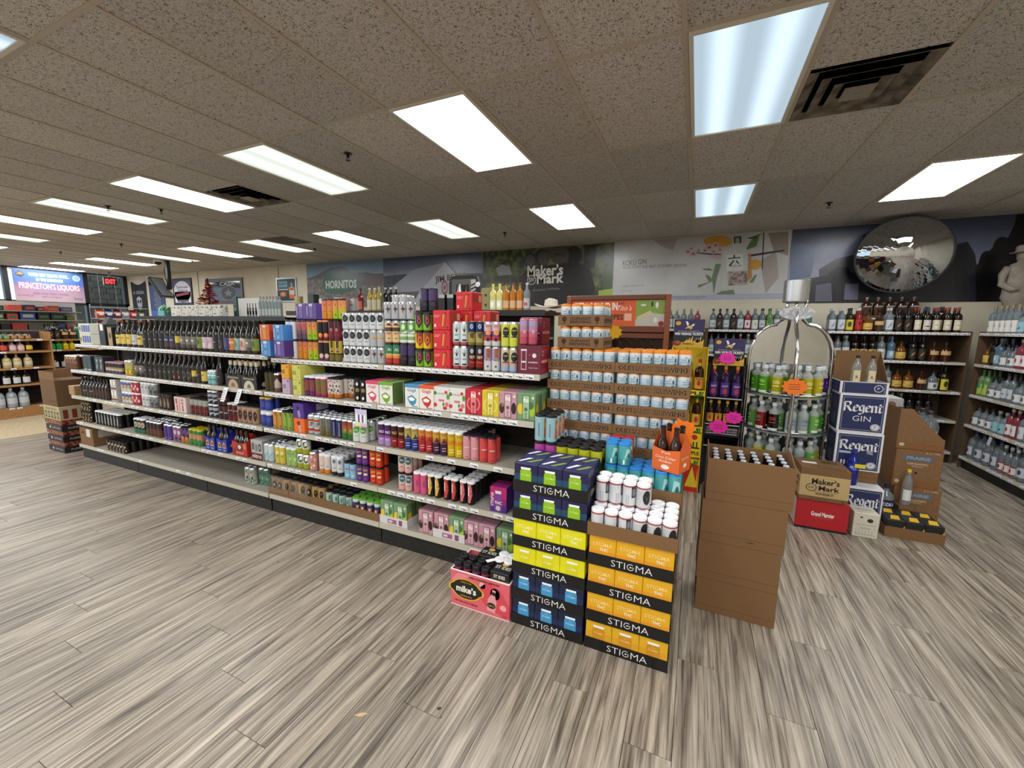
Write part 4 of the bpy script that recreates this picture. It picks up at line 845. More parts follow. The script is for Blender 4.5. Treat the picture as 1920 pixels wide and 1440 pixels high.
boxes('L', 4, 150, ['cellpack', 'cellpack'])
boxes('L', 4, 202, 'krafte', yo=.012)
seq = [('swg', 1), ('bgold', 2), ('bwhite', 1), ('swg', 1), ('bk', 4), ('bblue', 2), ('byel', 1), ('bgrey', 3), ('bolive', 1), ('bpink', 2), ('bk', 1), ('bmed', 1), ('bnavy', 1), ('borg', 1), ('bteal', 1), ('bcream', 1), ('bgrey', 1), ('bolive', 1)]
px = 222.
tot = sum(n for _, n in seq); stepx = (484-222)/tot
for ky, n in seq:
    for q in range(n):
        bottles('L', 4, px, ky, 1, 2); px += stepx
# second highest shelf
C('floralbrown', 'brown can with orange and cream scrolls', 'tall', [(1, '6a4a34')], [('d', -.4, .7, .3, .1, 'b07a3a'), ('d', .4, .5, .3, .1, '8a6a70'), ('d', -.3, .3, .3, .1, '5a3a4a'), ('d', .3, .8, .3, .06, 'c9b090')], 's')
C('purplewave', 'purple, black and white can', 'reg', [(.2, '4a3a5e'), (.45, '8a8078'), (.6, 'a8842e'), (1, '2a2440')], [('r', -.6, .3, .5, .4, 'c8c0b4')], 'b0828c')
C('yelfloral', 'yellow flower patterned can', 'tall', [(.3, 'c8a81e'), (.6, 'a89a5a'), (1, 'bcae7c')], [('d', -.3, .7, .3, .08, '8a8a7a'), ('d', .3, .5, .3, .09, 'd0b82a'), ('d', -.2, .25, .35, .1, 'e0c02a'), ('d', .4, .2, .2, .07, '6a6a2a')], 's')
C('cyancan', 'turquoise and white small can', 'short', [(1, '84b8bc')], [('r', -.7, .6, .7, .7, 'e0ecec'), ('r', -.7, .3, .7, .42, '3a8a92'), ('d', .2, .82, .3, .06, 'e8f0f0')], 's')
cans('L', 3, 127, 'floralbrown', 4, 2); boxes('L', 3, 156, 'tealbox', 2); boxes('L', 3, 178, 'tealbox2', 2); cans('L', 3, 203, 'purplewave', 5, 2); cans('L', 3, 239, 'yelfloral', 2, 1)
px = 257.
for ky, n in (('bgrey', 2), ('bk', 2), ('bmed', 1), ('bk', 3), ('bred', 2), ('bmed', 2), ('byel', 1), ('bk', 1), ('bgold', 1)):
    for q in range(n): bottles('L', 3, px, ky+'s', 1, 2); px += 8.9
cans('L', 3, 393, 'cyancan', 2, 1); bottles('L', 3, 410, 'bks', 1)
SH = SHZ['L'][3]
def carrier(name, label, x, y, z, col, dec, key, n=3, w=.205, d=.135, h=.12, hh=.20, inside='', rz=0.):
    """six pack carrier: tray with swooping ends, central handle, bottles standing in it"""
    t = thing(name, label, 'carrier', (x, y, z), rz); mt = M(col, .4); th = .002
    e = [(0, 0), (w, 0), (w, h), (w*.5, h*.88), (0, h)]
    MB().box(0, 0, 0, w, d, .002, mt).build('carrier_floor', t)
    f = MB(); f.add([(u, 0, v) for u, v in e]+[(u, th, v) for u, v in e], [(0, 1, 2, 3, 4), (9, 8, 7, 6, 5)]+[(i, (i+1) % 5+5, (i+1) % 5) for i in range(0)], mt); f.build('carrier_front', t)
    f = MB(); f.add([(u, d, v) for u, v in e], [(4, 3, 2, 1, 0)], mt); f.build('carrier_back', t)
    s = [(0, 0), (d, 0), (d, h), (d*.5, hh), (0, h)]
    MB().add([(0, u, v) for u, v in s], [(0, 1, 2, 3, 4)], mt).build('carrier_end', t); MB().add([(w, u, v) for u, v in s], [(4, 3, 2, 1, 0)], mt).build('carrier_end', t)
    MB().box(.004, d*.5-.002, .02, w-.004, d*.5+.002, hh, mt).build('handle', t)
    if dec:
        p = MB(); dec(p, w, h, d); p.build('print', t)
    R = PROF[BOT[key][1]][0]; g = (w-.004)/n
    for r in range(2):
        for i in range(n): lx, ly_ = .002+g*(i+.5), .003+R+r*(d*.5+.001); bottle(key, (x+lx*cos(rz)-ly_*sin(rz), y+lx*sin(rz)+ly_*cos(rz), z+.004), inside)
    OCC.setdefault(('c', name), [])
    return t
def stoutdec(p, w, h, d, c='b08c6c'):
    p.disc(front(-.0008), w*.5, .0, w*.34, h*.62, c, 16, 0, pi).disc(front(-.0012), w*.5, .01, w*.12, h*.28, '6a5a4a', 12, 0, pi).text(front(-.0008), 'Guinness', w*.5, h*.76, w*.7, h*.14, 'c9c5bc', .01)
    p.disc(right(w+.0008), d*.5, h*.35, d*.18, h*.18, 'a8a49a').rect(right(w+.0008), d*.75, h*.2, d*.85, h*.7, 'b8a880')
x1 = xat(424, SH[1]+.02, SH[0]+.06); 
carrier('stout_carrier', 'black stout six pack carrier with tan arch, beside turquoise cans', x1, SH[1]+.015, SH[0]+EPS, '141210', lambda p, w, h, d: stoutdec(p, w, h, d, 'b4957a'), 'gneck', inside='in black carrier with tan arch')
carrier('stout_carrier', 'black stout six pack carrier with cream arch, beside olive cans', x1+.212, SH[1]+.015, SH[0]+EPS, '141210', lambda p, w, h, d: stoutdec(p, w, h, d, 'bdb9a4'), 'gneck', inside='in black carrier with cream arch')
carrier('stout_carrier', 'black stout six pack carrier at the back of the shelf', x1+.214, SH[1]+.175, SH[0]+EPS, '141210', None, 'gneck', inside='in black carrier at shelf back')
# middle shelf
B('kraft4', 'kraft four pack box with circle prints', .135, .13, .105, '9a7a52', [('d', -.24, .5, .16, .24, 'b89a70'), ('d', -.24, .5, .1, .15, '7a5a38'), ('d', .24, .5, .16, .24, 'b89a70'), ('d', .24, .5, .1, .15, '7a5a38')])
B('whitebr', 'white and brown bottle carton', .115, .16, .118, 'b8b4b0', [('r', -.45, .55, -.1, .98, 'd8d6d2'), ('r', .02, .55, .4, .98, 'd8d6d2'), ('r', -.5, .12, .5, .3, '6a4030'), ('r', -.06, .5, .0, 1., '2a1c18')])
B('pinkcase', 'white twelve pack case with red soda pictures', .19, .28, .15, 'cbbab4', [('r', -.38, .55, -.22, .9, 'b04a4a'), ('r', -.3, .1, -.2, .5, 'b03a3e'), ('r', .1, .55, .28, .9, 'b86a66'), ('r', .16, .1, .26, .5, 'b03a3e'), ('r', -.06, .1, -.02, .9, '9a7a74'), ('t', 'SODA', .2, .72, .24, .12, 'e8dcd8')], 'cbbab4', '6e5a56')
C('bluered', 'white can with blue and red hops print', 'reg', [(1, 'c2c0c4')], [('d', -.2, .7, .5, .14, '2f5c9a'), ('d', .1, .4, .5, .12, 'b08a4a'), ('d', .5, .6, .3, .15, '9a2a3a')], 'w')
C('redlace', 'dark red can with white lace print', 'reg', [(1, 'a8303c')], [('d', -.3, .6, .3, .14, 'd8b8bc'), ('d', .3, .35, .3, .14, 'd8b8bc')], 'w')
C('whitegrey', 'white can with small grey lettering', 'reg', [(1, 'c3c4c8')], [('d', 0, .6, .3, .1, '8a8c92'), ('r', -.5, .3, .5, .33, '9a9ca2')], 'w')
C('greysteel', 'grey camouflage can', 'reg', [(.5, '6a6e74'), (1, '8a8e94')], [('d', -.3, .6, .4, .12, '4a4e54'), ('d', .3, .3, .4, .1, '3a3e44')], 'w')
C('brownglass', 'dark brown can with a glass drawing', 'tall', [(1, '33241e')], [('p', [(-.12, .15), (.12, .15), (.3, .4), (0, .8), (-.3, .4)], '8a7a6a')], 'k')
C('plaid', 'red plaid can with grey top band', 'tall', [(.2, '4a1a1c'), (.35, '6a2426'), (.5, '451a1c'), (.62, '6a2426'), (1, '9a9e98')], [('r', -.3, .0, -.2, .6, '8a4a44'), ('r', .3, .0, .4, .6, '8a4a44')], 'k')
C('navyface', 'navy can with white bands', 'reg', [(.25, '20283a'), (.4, '9aa2ac'), (.6, '232c40'), (.85, '9aa0a8'), (1, '232c40')], [('p', [(-.6, .2), (.6, .4), (.6, .34), (-.6, .14)], 'c0c4c8')], 'w')
C('wineface', 'wine red and black can', 'reg', [(.3, '3a141a'), (.6, '2a1c24'), (1, '4a1c24')], [('r', -.5, .45, .5, .55, '9a949a')], 'k')
C('redblackw', 'red and black can with white brush stroke', 'tall', [(1, '6a1216')], [('p', [(-.7, .3), (.2, .9), (.6, .8), (-.1, .2)], '141012'), ('r', -.5, .55, .5, .62, 'c4b8b4')], 'w')
C('tanman', 'tan can with a dark bearded face', 'tall', [(1, 'a3826a')], [('d', 0, .45, .5, .26, '231613'), ('d', 0, .3, .32, .14, '3a1c1a'), ('t', 'Founders', 0, .82, 1.2, .06, 'd8c8b0'), ('d', .15, .5, .1, .03, 'c8b0a0')], 'k')
boxes('L', 2, 129, 'kraft4', yo=.01); 
for q, ky in enumerate(('bshort', 'bshortw', 'bshort', 'bshortw', 'bshort', 'bshort', 'bshort', 'bshort', 'bshort')): bottles('L', 2, 155+q*5.8, ky, 1, 3)
boxes('L', 2, 209, ['whitebr', 'whitebr']); cans('L', 2, 234, 'bluered', 3, 1, 2); cans('L', 2, 253, 'redlace', 2, 1, 2); cans('L', 2, 271, 'whitegrey', 2, 1, 2); cans('L', 2, 285, 'greysteel', 2, 1, 2)
cans('L', 2, 302, 'brownglass', 3, 2); boxes('L', 2, 327, 'pinkcase'); cans('L', 2, 361, 'plaid', 4, 2); cans('L', 2, 396, 'navyface', 2, 1, 2); cans('L', 2, 414, 'wineface', 2, 1, 2); cans('L', 2, 431, 'redblackw', 2, 2); cans('L', 2, 449, 'tanman', 4, 3)
# second lowest shelf
C('blackfox', 'black can with a silver fox picture', 'tall', [(1, '121112')], [('p', [(-.5, .15), (-.2, .1), (-.1, .6), (-.3, .9), (-.6, .6)], '9aa0a0'), ('r', .2, .2, .5, .3, '5a5a5a')], 'w')
C('leopdark', 'black can with gold leopard spots', 'reg', [(1, '1b1612')], [('d', -.5, .7, .15, .08, 'b89a6a'), ('d', .1, .8, .15, .08, 'b89a6a'), ('d', .5, .5, .15, .08, 'c8c0b0'), ('d', -.2, .4, .15, .1, 'b89a6a'), ('d', .3, .2, .15, .08, 'b89a6a'), ('d', -.6, .2, .12, .07, 'c8c0b0')], 'k')
C('tealskull', 'black and teal can with a cream face', 'tall', [(.3, '2a6a56'), (1, '16201e')], [('d', .1, .6, .55, .2, 'b0a488'), ('d', .0, .58, .15, .07, '1a1412')], 'w')
C('brownorg', 'brown can with orange speckles', 'tall', [(.5, '5a3a26'), (1, '2a2022')], [('r', -.6, .5, .6, .56, '4a3040')], 's')
C('purpplain', 'plain purple can', 'tall', [(1, '4e3480')], [('r', -.4, .1, .3, .14, 'a090c0')], 's')
C('pinkbear', 'mauve can with white drawing', 'tall', [(1, '8a5a82')], [('d', 0, .6, .4, .15, 'cbb4c4'), ('d', .2, .2, .4, .08, '3a2430')], 's')
C('berryorg', 'violet can with orange splash', 'tall', [(.35, 'a86a3a'), (1, '4c3560')], [('d', -.2, .35, .4, .1, 'c88a2a'), ('d', .3, .7, .3, .1, '8a4a8a')], 'k')
C('melon', 'peach and green can with yellow cap', 'tall', [(.25, '2f7a3c'), (.35, 'b07a54'), (.75, 'c08a62'), (1, '3f7a3c')], [('d', 0, .3, .5, .12, '2f7a3c')], 'c9b82a')
cans('L', 1, 160, 'leopdark', 3, 2, 2); cans('L', 1, 184, 'blackfox', 8, 3, yo=.03); cans('L', 1, 256, 'tealskull', 3, 2); cans('L', 1, 279, 'brownorg', 4, 3); cans('L', 1, 312, 'purpplain', 2, 2); cans('L', 1, 329, 'pinkbear', 2, 2); cans('L', 1, 343, 'berryorg', 2, 2); cans('L', 1, 358, 'melon', 3, 2)
S1 = SHZ['L'][1]
def bluedec(p, w, h, d):
    for u in (.26, .74): p.disc(front(-.0008), w*u, h*.42, w*.15, h*.34, 'd09a2a', 14, 0, pi).disc(front(-.0012), w*u, h*.42, w*.09, h*.22, '6a2a22', 12, 0, pi).rect(front(-.0008), w*(u-.17), h*.32, w*(u+.17), h*.4, 'c9a85a').rect(front(-.0008), w*(u-.12), h*.12, w*(u+.12), h*.18, 'a8b4d8')
    p.disc(right(w+.0008), d*.5, h*.4, d*.28, h*.3, 'd09a2a', 14, 0, pi)
for q, px in enumerate((386, 408)): carrier('blue_carrier', 'royal blue six pack carrier with golden arch, %s' % ('next to peach green cans' if q == 0 else 'next to red carrier'), xat(px, S1[1]+.02, S1[0]+.06)+.001*q, S1[1]+.015, S1[0]+EPS, '1e2f96', bluedec, 'bshort', 2, .14, .135, .125, .2, 'in a royal blue carrier')
def reddec(p, w, h, d): p.disc(front(-.0008), w*.5, h*.6, w*.2, h*.24, '2a1210').disc(front(-.0012), w*.5, h*.62, w*.12, h*.15, 'd8c4b8').text(front(-.0008), 'STOUT', w*.5, h*.2, w*.5, h*.14, 'ecc8b0').disc(front(-.0006), w*.85, h*.7, w*.1, h*.2, 'c8702a').disc(front(-.0006), w*.15, h*.3, w*.1, h*.2, '7a1c14')
carrier('red_carrier', 'red six pack carrier with round emblem beside the stout box', xat(436, S1[1]+.02, S1[0]+.06), S1[1]+.02, S1[0]+EPS, 'a8281c', reddec, 'bshort', 3, .20, .135, .13, .2, 'in the red carrier')
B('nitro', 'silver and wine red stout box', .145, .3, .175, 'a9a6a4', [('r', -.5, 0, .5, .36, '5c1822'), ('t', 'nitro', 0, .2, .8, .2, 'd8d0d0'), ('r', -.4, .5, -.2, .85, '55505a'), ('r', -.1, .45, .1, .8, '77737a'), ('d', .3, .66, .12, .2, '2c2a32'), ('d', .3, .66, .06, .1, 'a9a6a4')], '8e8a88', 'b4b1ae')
boxes('L', 1, 471, 'nitro', yo=.012, x=xat(471, S1[1]+.012, S1[0]+.08))
# lowest shelf
C('blossom', 'black can with cream blossom print', 'reg', [(1, '1c1411')], [('d', -.4, .75, .2, .08, 'b09480'), ('d', .2, .6, .25, .1, 'c8b4a4'), ('d', -.2, .4, .2, .1, '8a6a5a'), ('d', .5, .25, .2, .09, 'b09480'), ('d', -.5, .15, .2, .08, 'c8b4a4'), ('d', .1, .15, .15, .06, '6a4a3a')], 'k')
C('forest', 'white can with green and orange foliage', 'tall', [(1, 'a9aca2')], [('d', -.3, .75, .3, .08, '5a7a6a'), ('d', .3, .6, .3, .08, 'b88a4a'), ('d', -.1, .4, .3, .1, '3a4a44'), ('d', .4, .25, .3, .08, '5a8a6a'), ('d', -.4, .2, .25, .07, '2a302c')], 's')
C('forest2', 'green can with dark leaf print', 'tall', [(1, '5f8573')], [('d', -.2, .7, .3, .1, '2f5a48'), ('d', .3, .4, .3, .1, '8aa898'), ('d', -.3, .25, .3, .1, '2f5a48')], 's')
S0 = SHZ['L'][0]
cans('L', 0, 205, 'blossom', 6, 5, yo=.02); cans('L', 0, 463, 'forest', 2, 1, yo=.06); cans('L', 0, 480, 'forest2', 2, 1, yo=.10)
t = thing('shipping_carton', 'kraft shipping carton with white label on the lowest shelf end', 'box', (xat(153, 1.12, .3), 1.105, S0[0]+EPS))
MB().cbox(0, 0, 0, .30, .3, .205, KRAFT, .003).build('box_body', t); MB().box(.16, -.0012, .11, .25, -.0004, .2, M('c9c6c0')).build('shipping_label', t)
MB().disc(front(-.0006), .08, .15, .03, .014, '1c140e', 12).build('hand_hole', t); MB().box(.3004, .05, .1, .3012, .25, .19, M('b4b0aa')).build('shipping_label', t); MB().box(0, .148, .2055, .3, .152, .206, KRAFT2).build('flap_seam', t)
# ================================================================== END-CAP STACKS
BK = M('0a0a0b', .42); WT = M('e2e2e0', .5)
def blacktray(label, x, y, z, w=.40, d=.27, h=.060):
    t = thing('display_case', label, 'case', (x, y, z))
    MB().box(-w/2, 0, 0, w/2, d, .003, BK).build('case_floor', t); MB().box(-w/2, 0, .003, w/2, .003, h, BK).build('case_front', t)
    MB().box(-w/2, d-.003, .003, w/2, d, h, BK).build('case_back', t)
    for s in (-1, 1):
        k = MB(); xo = s*(w/2-.0015)
        P = [(.003, .003), (d-.003, .003), (d-.003, h*2.1), (d*.6, h*2.1), (d*.35, h), (.003, h)]
        k.add([(xo-.0015, a, b_) for a, b_ in P]+[(xo+.0015, a, b_) for a, b_ in P], [(5, 4, 3, 2, 1, 0), (6, 7, 8, 9, 10, 11)]+[(i, (i+1) % 6, (i+1) % 6+6, i+6) for i in range(6)], BK); k.build('case_side', t)
    T = front(-.0006); m = MB().text(T, 'STI', -.052, h*.5, .066, .033, WT, -.012); m.text(T, 'MA', .068, h*.5, .075, .033, WT, -.012)
    for q in range(11):                                        # the letter G drawn as a ring with a dot
        a0, a1 = radians(50+q*26), radians(50+(q+1)*26)
        m.add([T(.006+r*cos(a), h*.5+r*sin(a)) for r, a in ((.0135, a0), (.0165, a0), (.0165, a1), (.0135, a1))], [(0, 1, 2, 3)], WT)
    m.disc(T, .006, h*.5, .004, .004, WT, 10); m.rect(T, .012, h*.5-.0015, .022, h*.5+.0015, WT); m.build('lettering', t)
    if w: 
        m = MB().text(right(w/2+.0006, d*.5), 'STIGMA', 0, h*.5, .15, .026, WT, -.01); m.build('side_lettering', t)
    return t
def pk(key, desc, col, dec, side=None, topc=None): B(key, desc, .129, .130, .146, col, dec, side or col, topc or col, (), 'pack')
def cangfx(c, hi_, bg2): return [('r', -.5, 0, .5, .62, bg2), ('p', [(-.2, .1), (.2, .1), (.24, .2), (.24, .72), (.19, .8), (-.19, .8), (-.24, .72), (-.24, .2)], c), ('p', [(-.2, .79), (.2, .79), (.21, .86), (-.21, .86)], 'dfe2e4'), ('r', -.21, .83, .21, .87, 'f2f4f4'), ('t', 'STIGMA', 0, .6, .36, .07, hi_), ('t', 'Lime', 0, .7, .12, .03, hi_)]
pk('sgnavy', 'navy drink pack with a lime can picture', '1c1a44', cangfx('86b41c', 'cfe07a', '15405a'), None, '232052')
pk('sgyelcan', 'yellow drink pack with a can picture', 'd6cf12', cangfx('d0c814', 'f2eda0', 'd9d21a'))
pk('sgyel', 'bright yellow drink pack with pale lettering', 'd6cf12', [('t', 'STIGMA', 0, .72, .74, .13, 'ece88a'), ('t', 'THC', .05, .55, .3, .11, 'f6f5e4')])
pk('sgblue', 'navy drink pack with a blue can picture', '101a38', cangfx('3f8fbe', 'a8d4ea', '14264c'))
pk('sggold', 'golden drink pack with pale lettering', 'd9a31c', [('r', -.5, .0, .5, .5, 'd8901c'), ('t', 'STIGMA', 0, .72, .74, .13, 'eecb7c'), ('t', 'THC', .05, .55, .3, .11, 'f6ecd8')])
pk('sggoldcan', 'golden drink pack with a can picture', 'd6a51e', cangfx('c4881a', 'ecc468', 'd29a1a'))
XC1, XC2, YC, PT = -.475, -.0665, .78, .1525
col1 = [('sgblue', 'lowest'), ('sgblue', 'second lowest'), ('sgyelcan', 'third'), ('sgyel', 'fourth'), ('sgnavy', 'fifth'), ('sgnavy', 'topmost')]
col2 = [('sggoldcan', 'lowest'), ('sggold', 'second lowest'), ('sggold', 'third'), ('sggold', 'topmost')]
for X, cl, nm in ((XC1, col1, 'stack beside the strawberry box'), (XC2, col2, 'golden stack')):
    for n, (ky, wd) in enumerate(cl):
        z = n*PT+.0008
        blacktray('black lettered display case, %s in the %s' % (wd, nm), X, YC, z)
        for r in range(2):
            for i in range(3):
                o = carton(ky, (X+(i-1)*.1305, YC+.0045+r*.1315, z+.0045), '%s case, %s' % (wd, nm.replace('beside the strawberry box', 'by strawberry box')), 0, 'drink_pack')
                if wd == 'topmost' and ky == 'sgnavy':
                    m = MB(); T = top(.1470); 
                    for q, (u, c) in enumerate(((-.03, 'dfe0e6'), (.02, '8fae3a'), (.032, '8fae3a'))): m.add([T(u-.008-.02, .03), T(u-.02+(.0 if q else .008), .03), T(u+.03+(.0 if q else .004), .10), T(u+.022-(0 if q else .012), .10)], [(0, 1, 2, 3)], c)
                    m.build('top_print', o)
# ---- kraft tray of white dotted cans on the golden stack
dots = [('d', -1.1+.24*i+.12*(j % 2), .12+.075*j, .045, .014, '26282c') for i in range(10) for j in range(9)]
C('dotcan', 'white can with black dots and dark badge', 'reg', [(.02, 'b05a5a'), (.93, 'd2d3d6'), (1, 'a85058')], [('r', .25, .4, .95, .85, '1c1c20'), ('d', .6, .62, .28, .18, '77777c'), ('r', -.55, .1, -.1, .5, 'a8aab0')], 'w')
C('dotcan2', 'white dotted can with large black disc', 'reg', [(.02, 'b05a5a'), (.93, 'd2d3d6'), (1, 'a85058')], dots[::1]+[('d', .2, .5, .6, .3, '151518'), ('p', [(-.1, .6), (.2, .35), (.5, .6), (.2, .48)], '6a6a70')], 'w')
zt = 4*PT+.0012
def krafttray(label, x, y, z, w, d, h, print_=None, name='cardboard_tray'): return opentray(name, label, x, y, z, w, d, h, KRAFT, .0035, print_)
krafttray('kraft tray of white dotted cans on the golden case stack', XC2, YC-.004, zt, .412, .279, .066)
R, H = SHAPE['reg']
for r in range(4):
    for i in range(6): can(('dotcan', 'dotcan2')[(i*3+r) % 4 // 2 if r else (i > 2)], (XC2-.199+R+i*.0662, YC+R+.002+r*.0665, zt+.0055), 'in kraft tray on golden stack', random.uniform(-.5, .5), r == 0)
for r in range(2):
    for i in range(4): can(('dotcan', 'dotcan', 'dotcan', 'dotcan2')[i], (XC2-.199+R+i*.0662, YC+.095+R+r*.0665, zt+.0055+H+.0035), 'standing on the other white cans', random.uniform(-.3, .3))
# ---- column of kraft cases behind, with cans on top
def kraftcase(label, x, y, z, w, d, h):
    t = thing('kraft_case', label, 'box', (x, y, z)); MB().cbox(-w/2, 0, 0, w/2, d, h, KRAFT, .003).build('case_body', t)
    MB().box(w/2+.0002, d*.3, h*.6, w/2+.0008, d*.7, h*.8, M('2a1e14', .8)).build('hand_hole', t); MB().box(-w/2, -.0012, h*.48, w/2, -.0004, h*.52, KRAFT2).build('edge_seam', t); return t
for n in range(5): kraftcase('kraft case under the yellow and magenta cans, level %s' % ('one', 'two', 'three', 'four', 'five')[n], XC1, 1.056, .0008+n*.159, .40, .235, .1575)
for n in range(5): kraftcase('kraft case under the aqua cans, level %s' % ('one', 'two', 'three', 'four', 'five')[n], XC2, 1.06, .0008+n*.142, .40, .235, .1405)
C('magenta', 'magenta can with black carrier lid', 'tall', [(1, 'b4489a')], [('r', -.5, .3, .5, .4, 'd888c0')], 'k')
C('limeyel', 'acid yellow can with black splash', 'tall', [(.5, '4a5a10'), (1, 'b6b81e')], [('p', [(-.8, .4), (.0, .7), (.3, .5), (.8, .75), (.8, .3), (-.8, .3)], '1c1c10')], 'k')
C('paleblue', 'pale blue can with orange flower panel', 'tall', [(1, '93b8bf')], [('p', [(.2, .15), (1., .15), (1.05, .75), (.8, .88), (.3, .8)], 'c4481c'), ('d', .6, .6, .25, .12, 'e0902a'), ('d', .65, .35, .2, .1, 'd8681c'), ('r', -.9, .2, -.6, .7, '6a858c')], 'k')
C('aqua', 'aqua can with blue carrier lid', 'reg', [(.3, '3f8f90'), (1, '4fa2a4')], [('p', [(-.7, .3), (0, .6), (.7, .4), (.5, .75), (-.4, .8)], '9ccaca'), ('d', .1, .5, .25, .12, '2a5a60'), ('r', -.9, .1, -.6, .3, 'd8e0e0')], '2a7fc8')
C('aquat', 'aqua pint can with blue carrier lid', 'tall', [(.3, '3f8f90'), (1, '4fa2a4')], [('p', [(-.7, .3), (0, .6), (.7, .4), (.5, .75), (-.4, .8)], '9ccaca'), ('d', .1, .5, .25, .12, '2a5a60')], '2a7fc8')
C('redlid', 'orange can with red carrier lid', 'reg', [(1, 'c4602e')], [('r', -.5, .2, .5, .5, '8a2a1c')], 'b0202a')
R, H = SHAPE['tall']; zb = 5*.159+.002
for r in range(3):
    for i in range(6):
        ky = 'magenta' if (i < 2 or r == 2) else 'limeyel'
        can(ky, (XC1-.2+R+.0005+i*.0664, 1.058+R+r*.071, zb), 'on kraft cases behind navy packs', .3)
for r in range(3):
    for i in range(2): can('paleblue', (XC1-.2+R+.0005+i*.0664, 1.058+R+r*.071, zb+H+.0035), 'standing on the magenta cans', .3)
zb = 5*.142+.0022
krafttray('kraft tray of aqua cans behind the white dotted cans', XC2, 1.064, zb, .408, .24, .07)
for r in range(3):
    for i in range(6): can('aquat', (XC2-.1985+R+i*.0662, 1.0685+R+r*.0705, zb+.0055), 'in kraft tray behind white cans', random.uniform(-.5, .5), r == 0)
zq = zb+.0055+H+.0035; R, H = SHAPE['reg']
for r in range(3):
    for i in range(2): can('aqua' if r < 2 else 'redlid', (XC2-.196+R+i*.0664, 1.069+R+r*.0668, zq), 'standing on the aqua pint cans', .4)
# ---- orange six pack carrier with brown bottles and the orange leaf card
D('amber', 'brown cider bottle with bare neck', 'beer12', '2a120a', (.1, .4, '4a2412', 1.3), '1a1210')
def ordec(p, w, h, d):
    T = front(-.0008); p.text(T, 'Fall', w*.5, h*.8, w*.3, h*.1, 'f0d8c8').text(T, 'Chai Cider', w*.5, h*.6, w*.75, h*.11, 'f0d8c8').text(T, 'Amber', w*.5, h*.44, w*.5, h*.11, 'f0d8c8').disc(T, w*.5, h*.2, w*.16, h*.1, 'e8d8cc', 9)
    T3 = left(-.0008, d); p.rect(T3, d*.1, h*.12, d*.5, h*.68, 'd8d4ce').rect(left(-.0012, d), d*.15, h*.18, d*.45, h*.6, 'a8a4a0').disc(T3, d*.3, h*.82, d*.18, h*.09, 'e8d8cc', 9)
    T2 = right(w+.0008); p.text(T2, 'Fall Cider', d*.5, h*.6, d*.6, h*.1, 'f0d8c8').disc(T2, d*.5, h*.3, d*.15, h*.09, 'e8d8cc', 9)
carrier('orange_carrier', 'orange cider carrier with brown bottles on the aqua cans', -.02, 1.115, zq, 'd2622a', ordec, 'amber', 2, .145, .135, .125, .20, 'in the orange cider carrier', -.38)
t = thing('leaf_card', 'flat orange leaf shaped card standing among cider bottles', 'sign', (.082, 1.275, zq-.015), 0)
P = [(.085*cos(radians(a)), .27+.075*sin(radians(a))) for a in range(-60, 240, 15)]; P += [(-.06, .335), (-.075, .36)]
P = [(.085*cos(radians(a)), .155+.078*sin(radians(a))) for a in list(range(150, 385, 12))]+[(.094, .215), (.088, .245), (.03, .252), (.005, .268), (.0, .236), (-.04, .224)]
m = MB(); n = len(P); m.add([(u, 0, v) for u, v in P]+[(u, .002, v) for u, v in P], [tuple(range(n)), tuple(range(2*n-1, n-1, -1))]+[(i, i+n, (i+1) % n+n, (i+1) % n) for i in range(n)], M('e8720e', .5)); m.build('card', t)
MB().tube([(-.03, -.0012, .09), (-.02, -.0012, .15), (.0, -.0012, .215)], .0012, M('a84c08'), 4).build('vein', t); MB().box(-.003, .0025, -.01, .003, .006, .14, M('c8a070')).build('stick', t)

# ---- kraft trays of pale blue cans with orange lids
YO = 1.318
C('skyorange', 'pale blue and white can with orange carrier lid', 'reg', [(.6, 'a3bccb'), (.84, 'b4c8d4'), (1, 'd4d8da')], [('r', -.7, .55, .3, .58, '6a7a84'), ('r', -.7, .64, .1, .67, '6a7a84'), ('d', .55, .62, .12, .1, '20242a'), ('r', -.1, .74, .2, .78, '6a7a84'), ('d', .5, .42, .3, .05, '4a6a3a')], 'd87f12')
def olitext(m, w, h, T, rows=1):
    dk_ = M('140c07', .8)
    if rows == 1:
        m.text(T, 'OLIPHANT BREWING', 0, h*.5, w*.90, h*.46, dk_, .045); T2 = lambda u, v: tuple(a+b_ for a, b_ in zip(T(u, v), (0, -.0004, 0))) if abs(T(0, 0)[1]-T(.1, 0)[1]) < 1e-6 else tuple(a+b_ for a, b_ in zip(T(u, v), (.0004, 0, 0)))
        m.text(T2, 'OLIPHANT BREWING', 0, h*.5, w*.865, h*.36, M('8d6a45', .8), -.004)
def olitray(label, x, y, z, w=.411, d=.278, h=.058, rz=0, badge=False):
    def pr(m, w, d, h):
        if badge:
            T = front(-.0006); dk_ = M('33241a', .8)
            m.text(T, 'OLIPHANT', 0, h*.66, w*.46, h*.26, dk_, .03).text(T, 'BREWING', 0, h*.36, w*.46, h*.26, dk_, .03)
            for s in (-1, 1): m.disc(T, s*w*.36, h*.62, w*.055, h*.22, dk_, 10).rect(T, s*w*.36-.006, h*.15, s*w*.36-.002, h*.5, dk_).rect(T, s*w*.36+.002, h*.15, s*w*.36+.006, h*.5, dk_)
            m.text(right(w/2+.0006, d*.5), 'BREWING', 0, h*.5, d*.8, h*.4, dk_, .03)
        else:
            olitext(m, w, h, front(-.0006)); m.text(right(w/2+.0006, d*.5), 'OLIPHANT BREWING', 0, h*.5, d*.8, h*.4, M('33241a', .8), .02)
    return krafttray(label, x, y, z, w, d, h, pr)
R, H = SHAPE['reg']; OP = .1282
